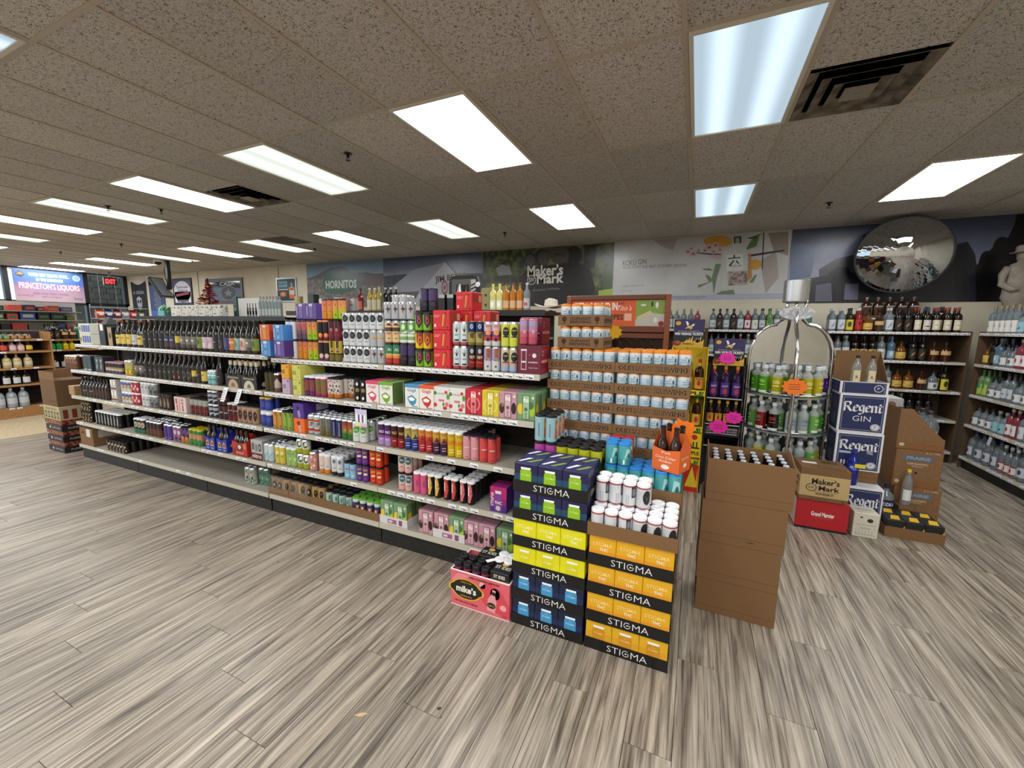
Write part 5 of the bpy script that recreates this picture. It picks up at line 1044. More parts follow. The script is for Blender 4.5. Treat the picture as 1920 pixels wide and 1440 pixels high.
for X, nm in ((-.4785, 'left'), (-.0655, 'right')):
    for n in range(12):
        z = .0008+n*OP-.0015*0; topmost = n == 11; zz = 1.3565-(10-n+.0)*OP if False else n*(1.3565-.0008)/(11-.42+.42)/1+.0008
        zz = .0008+n*(1.3557/11)
        if n > 11: continue
        if n == 11 or n >= (7 if nm == 'left' else 5):
            olitray('kraft brewery tray, %s of the %s column' % (('level %s' % ('five', 'six', 'seven', 'eight', 'nine', 'ten')[n-5]) if n < 11 else 'uppermost wide tray', 'open topped' if nm == 'right' else 'tray capped'), X, YO, zz)
            for r in range(4 if n == 11 else 1):
                for i in range(6): can('skyorange', (X-.2+R+.0005+i*.0665, YO+.0055+R+r*.0665, zz+.0058), 'in wide kraft brewery trays', random.uniform(-.7, .7), r == 0)
            if n < 11:       # rear rows are hidden behind the front row: one inner filler carton carries the tray above
                for r in (1, 2, 3):
                    can('skyorange', (X+.2-R-.0005, YO+.0055+R+r*.0665, zz+.0058), 'in wide kraft brewery trays', 0, False)
        else: kraftcase('plain kraft brewery case low in the %s column, level %s' % ('open topped' if nm == 'right' else 'tray capped', ('one', 'two', 'three', 'four', 'five', 'six', 'seven')[n]), X, YO, zz, .405, .272, .1215)
zt = .0008+1.3557+.0058+H+.0045
for n in range(2):
    z = zt+n*(H+.0105)
    olitray('kraft brewery tray with ribbon badges, %s of the small pair' % ('lower' if n == 0 else 'upper'), -.487, YO+.001, z, .277, .278, .066, 0, True)
    for r in range(4):
        for i in range(4):
            if n == 1 or r == 0 or i == 3: can('skyorange', (-.487-.133+R+i*.0663, YO+.0065+R+r*.0655, z+.0058), 'in small kraft badge trays', random.uniform(-.7, .7))
star = [(.05*(1 if i % 2 else .72)*cos(i*pi/9), .06*(1 if i % 2 else .72)*sin(i*pi/9)) for i in range(18)]
def burst(label, loc, r, col, rz=0, tilt=0, n=22, lines=True, grp=None):
    t = thing('price_burst', label, 'sign', loc, rz, grp); p = [(r*(1 if i % 2 else .8)*cos(i*2*pi/n), .78*r*(1 if i % 2 else .8)*sin(i*2*pi/n)) for i in range(n)]
    m = MB(); m.add([(u, 0, v) for u, v in p]+[(u, .0015, v) for u, v in p], [tuple(range(n)), tuple(range(2*n-1, n-1, -1))]+[(i, i+n, (i+1) % n+n, (i+1) % n) for i in range(n)], M(col, .5)); m.build('card', t)
    if lines:
        m = MB(); T = front(-.0006)
        for q in range(3): m.rect(T, -r*.45, r*(.18-.2*q), r*.4, r*(.22-.2*q), '3a1a1a')
        m.build('handwriting', t)
    return t
burst('yellow star burst card sticking out beside the badge trays', (xat(1149, 1.6, 1.58), 1.6005, 1.585), .062, 'dba916', 0, 0, 20, False)

# ---- pink strawberry lemonade box with black packs inside
bx, by, bw, bd, bh = -.87, .77, .375, .235, .217
PINK = M('d4616b', .45)
t = thing('lemonade_box', 'open pink strawberry lemonade box on the floor by black cases', 'box', (bx, by, .0008))
MB().box(-bw/2, 0, 0, bw/2, bd, .004, WHITE).build('box_floor', t)
for nm, a in (('box_front', (-bw/2, 0, .004, bw/2, .004, bh)), ('box_back', (-bw/2, bd-.004, .004, bw/2, bd, bh)), ('box_side', (-bw/2, .004, .004, -bw/2+.004, bd-.004, bh)), ('box_side', (bw/2-.004, .004, .004, bw/2, bd-.004, bh))): MB().box(*a, PINK).build(nm, t)
MB().box(-bw/2-.001, -.001, bh, bw/2+.001, .006, bh+.004, WHITE).box(-bw/2-.001, bd-.006, bh, bw/2+.001, bd+.001, bh+.004, WHITE).box(-bw/2-.001, .006, bh, -bw/2+.006, bd-.006, bh+.004, WHITE).box(bw/2-.006, .006, bh, bw/2+.001, bd-.006, bh+.004, WHITE).build('cut_rim', t)
m = MB(); T = front(-.0006); T1 = front(-.0009); T2 = front(-.0012); T3 = front(-.0015)
m.shape(T, [(-.02, .13), (.05, .2), (.13, .17), (.187, .09), (.187, .02), (.1, .03), (.04, .05)], 'cf4450').shape(T, [(-.187, .15), (-.14, .205), (-.05, .21), (-.1, .17)], 'dd8088').disc(T, .1, .14, .03, .035, 'e09aa0').disc(T, .02, .17, .02, .02, 'e4a4aa').rect(T, -.187, 0, .187, .006, 'e8c8ca')
def lemon(r): return [(r*1.28*(abs(cos(a))**.9)*(1 if cos(a) > 0 else -1)*(1+.16*(abs(cos(a)) > .97)), r*.82*sin(a)) for a in [i*2*pi/28 for i in range(28)]]
for r, c, TT in ((.078, 'd8a51e', T1), (.070, '17140f', T2)): m.shape(TT, [(-.085+u, .115+v) for u, v in lemon(r)], c)
m.text(T3, 'mike\u2019s', -.085, .115, .13, .042, 'ebe6da', .035); m.text(T3, 'HARD FUN', -.085, .157, .07, .009, 'd8a51e').text(T3, 'REFRESHING', -.085, .073, .075, .009, 'd8a51e'); m.text(T2, 'HARD STRAWBERRY LEMONADE', .03, .197, .19, .012, '2a1414', .02); m.text(T2, 'FOR THE LOVE OF LEMONS', -.085, .033, .15, .011, '5a1a20', .02)
m.shape(T1, [(.05, .03), (.1, .025), (.11, .09), (.1, .13), (.105, .16), (.085, .165), (.08, .135), (.055, .1)], 'dd959a').disc(T2, .078, .065, .026, .018, '17140f', 14).disc(T2, .092, .14, .012, .012, '17140f', 10).text(T3, 'mike\u2019s', .078, .065, .036, .012, 'c9b87a').disc(T1, .15, .07, .02, .018, 'e2a0a4').text(T2, '12 PACK', .155, .02, .04, .014, '5a1a20')
m.build('box_print', t)
C('darkberry', 'black slim can with magenta rim band', 'slim', [(.8, '14121a'), (.9, '7a2a5a'), (1, '1a1218')], [('d', .1, .35, .3, .1, '8a1a2a'), ('r', -.4, .55, .4, .62, '4a4a50')], 'k')
C('berryred', 'black slim can with red berries', 'slim', [(.8, '14100f'), (.9, '8a2a4a'), (1, '1a1214')], [('d', -.1, .3, .35, .1, 'a01a2a'), ('d', .4, .5, .3, .1, 'a82030'), ('d', -.4, .55, .2, .07, '7a141c')], 'k')
R, H = SHAPE['slim']
for r in range(2):
    for i in range(4): can(('darkberry', 'berryred')[(i+r) % 2], (bx-bw/2+.008+R+i*.0585, by+.008+R+r*.062, .006+.06*(0)+.0), 'inside the pink box', 0) if False else can(('darkberry', 'berryred')[(i+r) % 2], (bx-bw/2+.008+R+i*.0585, by+.008+R+r*.062, .105), 'inside the pink box', .1)
kraftcase('kraft filler carton under the cans in the pink box', bx-.0, by+.008, .006, bw-.02, bd-.018, .097)
B('ides', 'black drink pack with citrus picture', .115, .105, .165, '131110', [('r', -.5, .55, .5, .72, 'c86a24'), ('d', -.05, .4, .24, .16, 'd8a82a'), ('d', .3, .22, .16, .12, 'd8844a'), ('d', .12, .38, .1, .08, '6a9a2a'), ('d', -.36, .5, .1, .08, 'd8a82a'), ('t', 'ST IDES', 0, .86, .6, .12, 'e8e4dc'), ('t', 'ST', -.1, .1, .3, .12, 'e8e4dc')], None, '161413', (), 'pack')
o = carton('ides', (bx+bw/2-.007-.0585, by+.0075, .105), 'inside the pink box front corner'); MB().text(top(.1658), 'ST IDES', 0, .052, .09, .028, 'e8e4dc').disc(top(.1658), 0, .085, .02, .014, 'd8a82a').build('top_print', o)
o = carton('ides', (bx-.02, by+.1205, .105), 'at the back of the pink box'); MB().text(top(.1658), 'ST IDES', 0, .045, .09, .028, 'e8e4dc').disc(top(.1658), 0, .08, .02, .014, 'd8a82a').build('top_print', o)
t = thing('white_carrier_pack', 'loose white four ring carrier with paper tag on the pink box', 'carrier', (bx+.07, by+.12, .274)); m = MB()
for k, (u, v) in enumerate(((0, 0), (.06, .0), (.0, .06), (.06, .06))): MB().lathe([(.031, 0), (.031, .006), (.022, .01), (.006, .009)], 14, LIDC['w'], cx=u, cy=v).build('ring', t)
MB().box(.02, -.005, .002, .04, .065, .006, LIDC['w']).build('bridge', t); MB().add([(-.07, -.045, .005), (-.05, -.06, .004), (.0, -.02, .01), (-.015, -.005, .012)], [(0, 1, 2, 3)], WHITE).build('paper_tag', t)
# ================================================================== RIGHT SIDE OF THE AISLE
# ---- stack of open kraft bottle cases
D('capbeer', 'dark longneck bottle with silver cap', 'beer12', '140c09', (.1, .4, '241a16', 1.3), 'b9bcc2')
def opencase(label, x0, x1, y, z, h, d=.272, flap=.0):
    w = x1-x0; t = thing('bottle_case', label, 'box', (x0, y, z)); th = .005
    MB().box(0, 0, 0, w, d, .005, KRAFT).build('case_floor', t); MB().box(0, 0, .005, w, th, h, KRAFT).build('case_front', t); MB().box(0, d-th, .005, w, d, h+flap*.3, KRAFT).build('case_back', t)
    for s, xx in (('case_side', 0), ('case_side', w-th)):
        m = MB(); P = [(th, .005), (d-th, .005), (d-th, h+flap), (d*.55, h+flap*.9), (d*.2, h-.0005), (th, h)]
        m.add([(xx, a, b_) for a, b_ in P]+[(xx+th, a, b_) for a, b_ in P], [(5, 4, 3, 2, 1, 0), (6, 7, 8, 9, 10, 11)]+[(i, (i+1) % 6, (i+1) % 6+6, i+6) for i in range(6)], KRAFT); m.build(s, t)
    MB().strips(left(-.0006, d*.5, h*.66), [(.04*cos(a), .017*sin(a)) for a in [i*pi/6 for i in range(12)]], M('120c08', .9), .1).build('hand_hole', t)
    MB().box(.0, -.0012, h*.2, w, -.0004, h*.205, KRAFT2).build('crease', t)
    return t
cs = [(.247, .643, 0, .2005, 'lowest'), (.242, .642, .2015, .227, 'second'), (.245, .65, .4295, .2435, 'third'), (.256, .668, .674, .235, 'topmost')]
for a, b_, z, h, nm in cs:
    opencase('open kraft bottle case, %s in the plain brown stack' % nm, a, b_, 1.335, z+.0008, h-.0005 if nm != 'topmost' else h, .272, 0 if nm != 'topmost' else .04)
m = MB(); m.add([(.2, -.0007, .003), (.215, -.0007, .001), (.245, -.0007, .004), (.23, -.0007, .007)], [(0, 1, 2, 3)], '2a1a10'); tag(m.build('torn_spot', None, (.27, 1.3345, .46)), 'dark torn spot on the front of the third brown case', 'tear')
for r in range(4):
    for i in range(6): bottle('capbeer', (.264+.034+i*.0655, 1.342+.033+r*.0635, .6812), 'in the topmost brown case')
# ---- whisky box on red box, white box beside
def simplebox(name, label, x0, y0, z0, w, d, h, mat_, pr=None, side=None, rz=0, flaps=None, base=None):
    t = thing(name, label, 'box', (x0, y0, z0), rz); MB().cbox(0, 0, 0, w, d, h, mat_, .003).build('box_body', t)
    if pr:
        m = MB(); pr(m, w, d, h); m.build('box_print', t)
    MB().box(.002, d*.5-.002, h+.0002, w-.002, d*.5+.002, h+.0008, M('6a5238', .8)).build('top_seam', t)
    return t
RED = M('ae1620', .45)
def gmp(m, w, d, h):
    T = front(-.0006); m.rect(T, 0, 0, w, .018, '141012'); m.text(T, 'Grand Marnier', w*.52, h*.55, w*.44, h*.15, 'ece6e2', .03); m.rect(T, w*.35, h*.42, w*.7, h*.43, 'c86a6e'); m.rect(left(-.0006, d), 0.005, .02, d-.005, h, 'c9beb4')
simplebox('liqueur_box', 'red liqueur box with black base under the whisky box',   .995, 2.785, .0008, .352, .265, .248, RED, gmp)
CRM = M('b79d6c', .6)
def mmp(m, w, d, h):
    T = front(-.0006); T1 = front(-.0009)
    m.rect(T, 0, h*.13, w, h*.78, CRM); m.text(T1, 'Maker\u2019s', w*.52, h*.60, w*.56, h*.17, '1c1512', .028); m.text(T1, 'Mark', w*.60, h*.40, w*.42, h*.15, '1c1512', .028)
    for r_, c in ((.032, '1c1512'), (.027, CRM)): m.disc(T1 if c != CRM else front(-.0012), w*.24, h*.40, r_*1.15, r_, c, 16)
    m.text(front(-.0015), 'S IV', w*.24, h*.40, .038, .02, '1c1512', .02)
    m.text(T1, 'WHISKY', w*.52, h*.22, w*.38, h*.075, '1c1512', .025).text(T1, 'KENTUCKY STRAIGHT BOURBON', w*.52, h*.29, w*.5, h*.03, '1c1512').text(T1, 'Product of Kentucky', w*.5, h*.70, w*.4, h*.035, '6a4a2a').text(T1, '12 750 ML', w*.42, h*.07, w*.34, h*.05, '5a3a20')
    m.rect(T1, w*.88, h*.03, w*.93, h*.1, '5a3a20')
    Tl = left(-.0006, d); m.rect(Tl, 0, h*.13, d, h*.78, CRM); Tl = left(-.0009, d); m.text(Tl, 'Maker\u2019s', d*.55, h*.60, d*.7, h*.17, '1c1512', .028).text(Tl, 'Mark', d*.6, h*.40, d*.5, h*.15, '1c1512', .028)
t = simplebox('whisky_box', 'kraft and cream whisky box standing on the red box', 1.0, 2.775, .2505, .326, .275, .27, KRAFT, mmp)
MB().box(.03, .12, .2715, .13, .17, .272, WHITE).build('shipping_label', t)
m = MB(); m.tube([(.06, .05, .272), (.09, .03, .272), (.1, .07, .272), (.13, .05, .272)], .001, M('3a2818'), 4).rect(top(.2712), .17, .16, .28, .24, '5a4028'); m.build('top_marks', t)
MB().add([(.1, .0, .2712), (.3, .0, .2712), (.3, .06, .2712), (.12, .09, .2716)], [(0, 1, 2, 3)], KRAFT2).build('torn_flap', t)
def wbp(m, w, d, h):
    T = front(-.0006); m.rect(T, w*.1, h*.52, w*.9, h*.53, '55504a').rect(T, w*.1, h*.12, w*.9, h*.13, '55504a')
    for q in range(6): m.rect(T, w*(.14+q*.125), h*.13, w*(.15+q*.125), h*.3, '55504a')
    m.disc(T, w*.65, h*.72, w*.12, h*.08, '2a2622').disc(T, w*.3, h*.82, w*.06, h*.03, '2a2622'); m.text(T, 'FRAGILE', w*.5, h*.38, w*.4, h*.05, '55504a')
    Tt = top(h+.0009)
    for q in range(5): m.rect(Tt, w*.2, d*(.12+q*.16), w*.8, d*(.14+q*.16), '8a857c')
simplebox('wine_box', 'cream white wine box beside the red box', 1.382, 2.80, .0008, .16, .16, .198, M('c6c0b0', .6), wbp)
# ---- gin boxes
NAVY = M('1a2450', .45); PW = M('d2d2d4', .5)
def blackletter(m, T, word, u, v, w, h, mat_):
    """broad nib lettering: every stroke is swept with a slanted pen"""
    G = {'R': ([[(0, 0), (0, 1.45)], [(.0, 1.4), (.5, 1.45), (.62, 1.15), (.45, .8), (.05, .75)], [(.3, .75), (.65, .1), (.8, .05)], [(-.2, 1.2), (-.05, 1.45)]], .95),
         'e': ([[(.45, .12), (.15, .0), (.02, .25), (.05, .8), (.25, 1.), (.45, .85), (.42, .6), (.1, .5)]], .62), 'g': ([[(.45, .9), (.2, 1.), (.03, .8), (.05, .3), (.2, .12), (.42, .25)], [(.45, 1.), (.45, -.2), (.25, -.4), (.0, -.3)]], .68),
         'n': ([[(.03, 1.), (.05, .05), (.12, 0)], [(.05, .8), (.3, 1.), (.45, .85), (.45, .1), (.55, .0)]], .70), 't': ([[(.15, 1.3), (.12, .15), (.25, .0), (.4, .1)], [(0, .95), (.38, .95)]], .5)}
    tw = sum(G[c][1] for c in word); a = w/tw; b_ = h/1.45; x = u-w/2; px_, pz = .075*a*1.4, .085*b_*1.1
    for c in word:
        for st in G[c][0]:
            for (p, q), (r, s) in zip(st[:-1], st[1:]):
                A = (x+p*a, v+q*b_); C_ = (x+r*a, v+s*b_)
                m.add([T(A[0]-px_, A[1]-pz), T(A[0]+px_, A[1]+pz), T(C_[0]+px_, C_[1]+pz), T(C_[0]-px_, C_[1]-pz)], [(0, 1, 2, 3)], mat_)
        x += G[c][1]*a
def ginbox(label, x, y, z, w, d, h, full=True, rz=0, opened=False):
    t = thing('gin_box', label, 'box', (x, y, z), rz)
    if not opened: MB().cbox(0, 0, 0, w, d, h, PW, .003).build('box_body', t)
    m = MB(); T, T1, T2 = front(-.0006), front(-.0009), front(-.0012)
    m.rect(T, w*.05, h*.04, w*.95, h*.95, NAVY)
    for (a, b_, c, e) in ((.08, .075, .92, .08), (.08, .905, .92, .91), (.08, .075, .085, .91), (.915, .075, .92, .91)): m.rect(T1, w*a, h*b_, w*c, h*e, PW)
    if full:
        blackletter(m, T1, 'Regent', w*.52, h*.55, w*.80, h*.24, PW)
        if full == 1: m.text(T1, 'GIN', w*.5, h*.37, w*.38, h*.14, PW, -.005)
        else: m.text(T1, 'II', w*.2, h*.2, w*.1, h*.12, PW, .02).rect(T1, w*.1, h*.44, w*.35, h*.5, 'a8b0c8').text(T1, 'FRAGILE', w*.75, h*.52, w*.12, h*.12, PW)
        m.disc(T1, w*.8, h*.17, w*.1, h*.085, PW, 16).disc(T2, w*.8, h*.17, w*.085, h*.07, NAVY, 16).disc(front(-.0015), w*.8, h*.17, w*.075, h*.06, PW, 16).text(front(-.0018), 'P', w*.8, h*.17, w*.05, h*.06, NAVY)
    Tl = left(-.0006, d); m.rect(Tl, d*.05, h*.04, d*.95, h*.95, NAVY); Tl = left(-.0009, d)
    m.rect(Tl, d*.2, h*.55, d*.6, h*.85, '3a3f58').rect(Tl, d*.2, h*.15, d*.7, h*.45, '4a4f66'); m.build('box_print', t)
    return t
Wg, Dg = .316, .25
ginbox('navy gin box lowest in stack, standing forward', 1.352, 2.985, .0008, .26, .30, .345, True)
ginbox('navy gin box second in stack with freight marks', 1.292, 3.115, .3475+.098, Wg, Dg, .325, 2)
kraftcase('white edged filler case inside the gin stack', 1.455, 3.118, .347, .30, .24, .0975)
ginbox('navy gin box third in stack with large lettering', 1.285, 3.115, .7715, Wg, Dg, .325, 1)
t = ginbox('open navy gin box topping the stack with raised flap', 1.275, 3.115, 1.0975, Wg, Dg, .10, False, 0, True)
MB().box(0, 0, 0, Wg, Dg, .004, PW).build('box_floor', t); MB().box(0, 0, .004, Wg, .004, .1, PW).build('box_front', t); MB().box(0, .004, .004, .004, Dg, .1, PW).build('box_side', t); MB().box(Wg-.004, .004, .004, Wg, Dg, .1, PW).build('box_side', t); MB().box(.004, Dg-.004, .004, Wg-.004, Dg, .345, KRAFT).build('back_panel', t)
m = MB(); m.add([(Wg, Dg, .1), (Wg, Dg, .345), (Wg, .02, .1), (Wg-.004, Dg, .1), (Wg-.004, Dg, .345), (Wg-.004, .02, .1)], [(0, 1, 2), (5, 4, 3), (0, 3, 4, 1), (1, 4, 5, 2)], KRAFT); m.build('side_flap', t)
MB().disc(front(-.0012), Wg*.8, .05, .03, .03, PW, 14).disc(front(-.0015), Wg*.8, .05, .025, .025, NAVY, 14).text(front(-.0018), 'P', Wg*.8, .05, .016, .02, PW).build('seal', t)
D('ginb', 'clear gin bottle with cream label', 'slimb', 'c8ccc8', (.04, .6, 'cdbb98', .8), '1c1a1a', None, None, [('t', 'R', 0, .42, .5, .08, '1c1512')], .75)
for i in range(2): bottle('ginb', (1.275+.11+i*.10, 3.175, 1.1028), 'in the open gin box')
D('skyy', 'cobalt blue vodka bottle', 'spirit', '16278a', (.42, .6, '1c3090', 1.2), '1c2c80', None, None, [('t', 'SKYY', 0, .51, 1.5, .07, 'd8dcea'), ('r', -.4, .44, .4, .455, 'a8b4d8')], .25)
o = bottle('skyy', (1.405, 3.04, .3485), 'standing on the lowest gin box'); tag(MB().box(0, 0, 0, .07, .001, .03, M('d9c21c')).build('price_sticker', o, (.0, -.0445, .155)))
# papers lying on lowest gin box
tag(MB().add([(1.46, 2.99, .348), (1.608, 2.99, .348), (1.608, 3.1, .349), (1.45, 3.1, .349)], [(0, 1, 2, 3)], 'c6c6c8').build('newspaper'), 'folded white paper lying on the lowest gin box', 'paper')
# ---- tall vodka jugs, tray of black and yellow packs
D('jugv', 'large clear vodka jug with navy label', 'jug', 'a9b4bc', (.32, .62, '1c2648', 1.4), '14182a', None, None, [('t', 'VODKA', 0, .5, 1.5, .1, 'dfe2ea')], .7)
D('yelcap', 'small clear bottle with tall yellow cap', 'slimb', 'b8bcba', (.15, .45, 'd4d4d0', 1.0), 'e0b80c', None, None, (), .7)
D('navyj', 'clear vodka bottle with dark label', 'spirit', 'a9b4bc', (.3, .62, '222a44', 1.3), '14182a', None, None, (), .7)
opentray('cardboard_tray', 'low kraft tray of black and yellow packs on floor', 1.797, 2.905, .0008, .36, .285, .085, KRAFT)
B('skypack', 'black four pack with yellow corner', .113, .134, .135, '15161a', [('p', [(.1, .02), (.5, .02), (.5, .75)], 'd8ae1c'), ('r', -.42, .3, .0, .42, '77777a'), ('r', -.4, .55, .2, .6, '4a4a50')], None, '1b1c20', (), 'pack')
for r in range(2):
    for i in range(3):
        o = carton('skypack', (1.797+(i-1)*.1155, 2.9105+r*.136, .0068), 'in low kraft tray'); MB().add([(-.03, .02, .1358), (.03, .02, .1358), (.05, .11, .1358), (.0, .11, .1358)], [(0, 1, 2, 3)], 'd8ae1c').build('top_print', o)
bottle('jugv', (1.72, 3.262, .0008), 'behind the low kraft tray'); bottle('jugv', (1.682, 3.40, .0008), 'behind the low kraft tray')
kraftcase('plain kraft riser box under small yellow capped bottle', 1.85, 3.21, .0008, .10, .1, .16); bottle('yelcap', (1.85, 3.26, .1625), 'on a riser by tan boxes')
# ---- tan organic spirit boxes
TANB = speck('tan_print_board', '755434', '805c3a', 60, .4, .6, .7); TAN2 = M('7d5128', .6)
def prp(m, w, d, h):
    T = front(-.0006); T1 = front(-.0009); m.rect(T, 0, h*.0, w, h*.17, TAN2); m.disc(T1, w*.1, h*.12, w*.055, h*.05, 'a8b4a0', 12)
    m.rect(T, w*.18, h*.70, w*.80, h*.84, '4f6276').text(T1, 'PRAIRIE', w*.49, h*.77, w*.5, h*.085, '8a98a4', .03).text(T, 'ORGANIC', w*.49, h*.62, w*.44, h*.055, 'cdbfa4', .01).text(T, 'SPIRITS', w*.49, h*.55, w*.24, h*.035, 'cdbfa4').text(T, '6 x 1.75L', w*.78, h*.93, w*.3, h*.04, 'd0c4b0')
    for a, b_, c, e in ((.1, .3, .35, .33), (.15, .36, .5, .40), (.45, .28, .7, .42), (.72, .3, .85, .46), (.1, .2, .8, .24), (.2, .43, .4, .46)): m.rect(T, w*a, h*b_, w*c, h*e, '7a5a38')
    Tl = left(-.0006, d); m.rect(Tl, 0, 0, d, h*.17, TAN2)
for n, (x, z, h) in enumerate(((1.80, .0008, .30), (1.775, .3035, .325), (1.745, .6305, .0))):
    if n < 2: simplebox('spirits_box', 'tan organic spirits box, %s of the stack by the aisle' % ('lowest' if n == 0 else 'middle'), x, 3.335, z, .305, .27, h, TANB, prp)
t = thing('spirits_box', 'open tan organic spirits box topping the stack, front cut away', 'box', (1.765, 3.33, .6305)); w, d, h = .305, .27, .34
MB().box(0, 0, 0, w, d, .004, TANB).build('box_floor', t); MB().box(0, .004, .004, .004, d, h, TANB).build('box_side', t); MB().box(w-.004, .004, .004, w, d, .1, TANB).build('box_side', t); MB().box(.004, d-.004, .004, w-.004, d, h*.5, TANB).build('box_back', t)
MB().add([(0, 0, 0), (w, 0, 0), (w, 0, .09), (.16, 0, .24), (.08, 0, h), (0, 0, h)]+[(0, .004, 0), (w, .004, 0), (w, .004, .09), (.16, .004, .24), (.08, .004, h), (0, .004, h)], [(0, 1, 2, 3, 4, 5), (11, 10, 9, 8, 7, 6), (1, 7, 8, 2), (2, 8, 9, 3), (3, 9, 10, 4), (4, 10, 11, 5), (5, 11, 6, 0)], TANB).build('box_front', t)
m = MB(); T = front(-.0006); m.rect(T, 0, 0, w, .055, TAN2).disc(front(-.0009), .035, .035, .018, .016, 'a8b4a0', 12).rect(T, .07, .1, .15, .16, '7a5a38'); m.build('box_print', t)
D('prv', 'large clear bottle with dark cap', 'jug', 'a6aeb2', (.2, .5, '8a979c', .7), '26282c', None, None, (), .75)
for i in range(2):
    for r in range(2): bottle('prv', (1.765+.073+i*.145, 3.334+.068+r*.131, .636), 'in the open tan box')
B('tallwhite', 'white and black tall carton with leaf prints', .28, .26, 1.0, 'b4b2ac', [('d', -.2, .9, .16, .05, '2a2622'), ('d', .2, .94, .12, .03, '7a5a4a'), ('r', -.3, .1, .3, .12, '77726a'), ('r', -.3, .4, .3, .42, '77726a')])
carton('tallwhite', (1.78, 3.73, .0008), 'behind the tan boxes')

# ---- chrome bottle shaped rack
rx, ry = .945, 3.40; RR = .325
MIR = M('c9ccd0', .04, 1.)
t = thing('bottle_rack', 'chrome bottle shaped display rack with three glass tiers', 'rack', (rx, ry, 0))
arc = [(-RR, 1.42)]+[(-RR*cos(radians(a))-.0*(a > 60), 1.42+.30*sin(radians(a))) for a in range(15, 80, 13)]
prof = [(-RR, .02), (-RR, 1.36)]+[(-RR+.2*(1-cos(radians(a))), 1.36+.30*sin(radians(a))) for a in range(15, 91, 15)]+[(-.085, 1.70), (-.085, 1.80)]
m = MB(); full = prof+[(-u, v) for u, v in prof[::-1]]
m.add([(u, .012, v) for u, v in full], [tuple(range(len(full)))], MIR); m.build('mirror_back', t)
for s in (-1, 1): MB().tube([(s*u, 0, v) for u, v in prof], .016, CHROME, 8).build('side_tube', t)
MB().tube([(0, -RR, .02), (0, -RR, 1.30), (0, -RR*.95, 1.42), (0, -RR*.75, 1.55), (0, -RR*.45, 1.66), (0, -.13, 1.72), (0, -.1, 1.80)], .016, CHROME, 8).build('front_tube', t)
for s in (-1, 1): MB().tube([(s*RR*.0, -.0, .0), (s*.0, -.0, .01)], .001, CHROME, 4) if False else None
MB().lathe([(.10, 1.86), (.102, 1.865), (.102, 2.05), (.095, 2.055)], 28, STEEL, cy=-.02).lathe([(.104, 2.0), (.104, 2.005)], 28, STEEL, cy=-.02, cap=False).build('cap_cylinder', t)
for a in (-.07, 0, .07): MB().tube([(a, -.08, 1.77), (a, -.08, 1.87)], .012, CHROME, 8).build('neck_rod', t)
m = MB(); el = [(.135*cos(i*pi/14), .058*sin(i*pi/14)) for i in range(28)]
m.add([(u, -.135, 1.76+v) for u, v in el]+[(u, -.115, 1.76+v) for u, v in el], [tuple(range(28)), tuple(range(55, 27, -1))]+[(i, i+28, (i+1) % 28+28, (i+1) % 28) for i in range(28)], speck('engraved_steel', 'a8aaac', 'c9cbcc', 40, .45, .55, .35)); m.build('oval_badge', t)
m = MB().disc(front(-.1357), 0, 1.76, .05, .035, '9a9c9e', 16).disc(front(-.136), 0, 1.76, .042, .029, 'b9bbbc', 16).disc(front(-.1363), 0, 1.763, .014, .018, '8a8c8e', 10); m.build('badge_engraving', t)
tiers = (1.03, .70, .37)
GL = M('aab4b4', .05, .6)
half = [(RR*cos(pi+i*pi/14), RR*sin(pi+i*pi/14)) for i in range(15)]
for z in tiers:
    m = MB(); m.add([(u, v, z-.012) for u, v in half]+[(u, v, z) for u, v in half], [tuple(range(14, -1, -1)), tuple(range(15, 30))]+[(i, i+1, i+16, i+15) for i in range(14)], M('8d9596', .25, .4)); m.build('tier_shelf', t)
    MB().tube([(u*1.02, v*1.02, z+.02) for u, v in half], .005, CHROME, 6).build('guard_rail', t)
for k, d_, f, lb in (('lime', 'lime green', '66b82e', 'c4f060'), ('yellow', 'lemon yellow', 'e0d41e', 'f4f0b0'), ('violet', 'violet', '5a2a90', 'b878e0'), ('clear', 'clear', 'c4d0cc', '4a58b0'), ('red', 'ruby red', 'a81c2a', '3f9a84'), ('pepper', 'smoky black', '1a1614', 'c8402a'), ('apple', 'apple green', '8ed068', 'c4ecaa')):
    D('ab'+k, d_+' flavoured vodka bottle', 'absol', 'dfe6e2', (.06, .14, 'd8dad8', 1.2), 'd2d6d8', None, None, [('t', 'VODKA', 0, .46, 1.4, .11, lb), ('r', -.7, .32, .7, .345, lb)], .6, f)
order = [['ablime', 'ablime', 'abyellow', 'abviolet', 'abyellow', 'abyellow', 'abviolet'], ['abapple', 'abred', 'abpepper', 'abclear', 'abclear', 'abapple', 'ablime'], ['abclear', 'abyellow', 'abapple', 'abpepper', 'abclear', 'abapple', 'abyellow']]
for z, ks in zip(tiers, order):
    for i, ky in enumerate(ks):
        a = radians(180+16+i*24.6+(3.5 if i == 3 else 0)); bottle(ky, (rx+.262*cos(a), ry+.262*sin(a), z+.001), 'outer row of chrome rack', a+pi/2)
    for i, ky in enumerate((ks[2], ks[0], ks[4], ks[3])):
        a = radians(180+27+i*42); bottle(ky, (rx+.16*cos(a), ry+.16*sin(a), z+.001), 'inner row of chrome rack', a+pi/2)
burst('orange star burst price card hanging on the chrome rack front tube', (rx-.0, ry-RR-.024, 1.13), .10, 'e8741c')
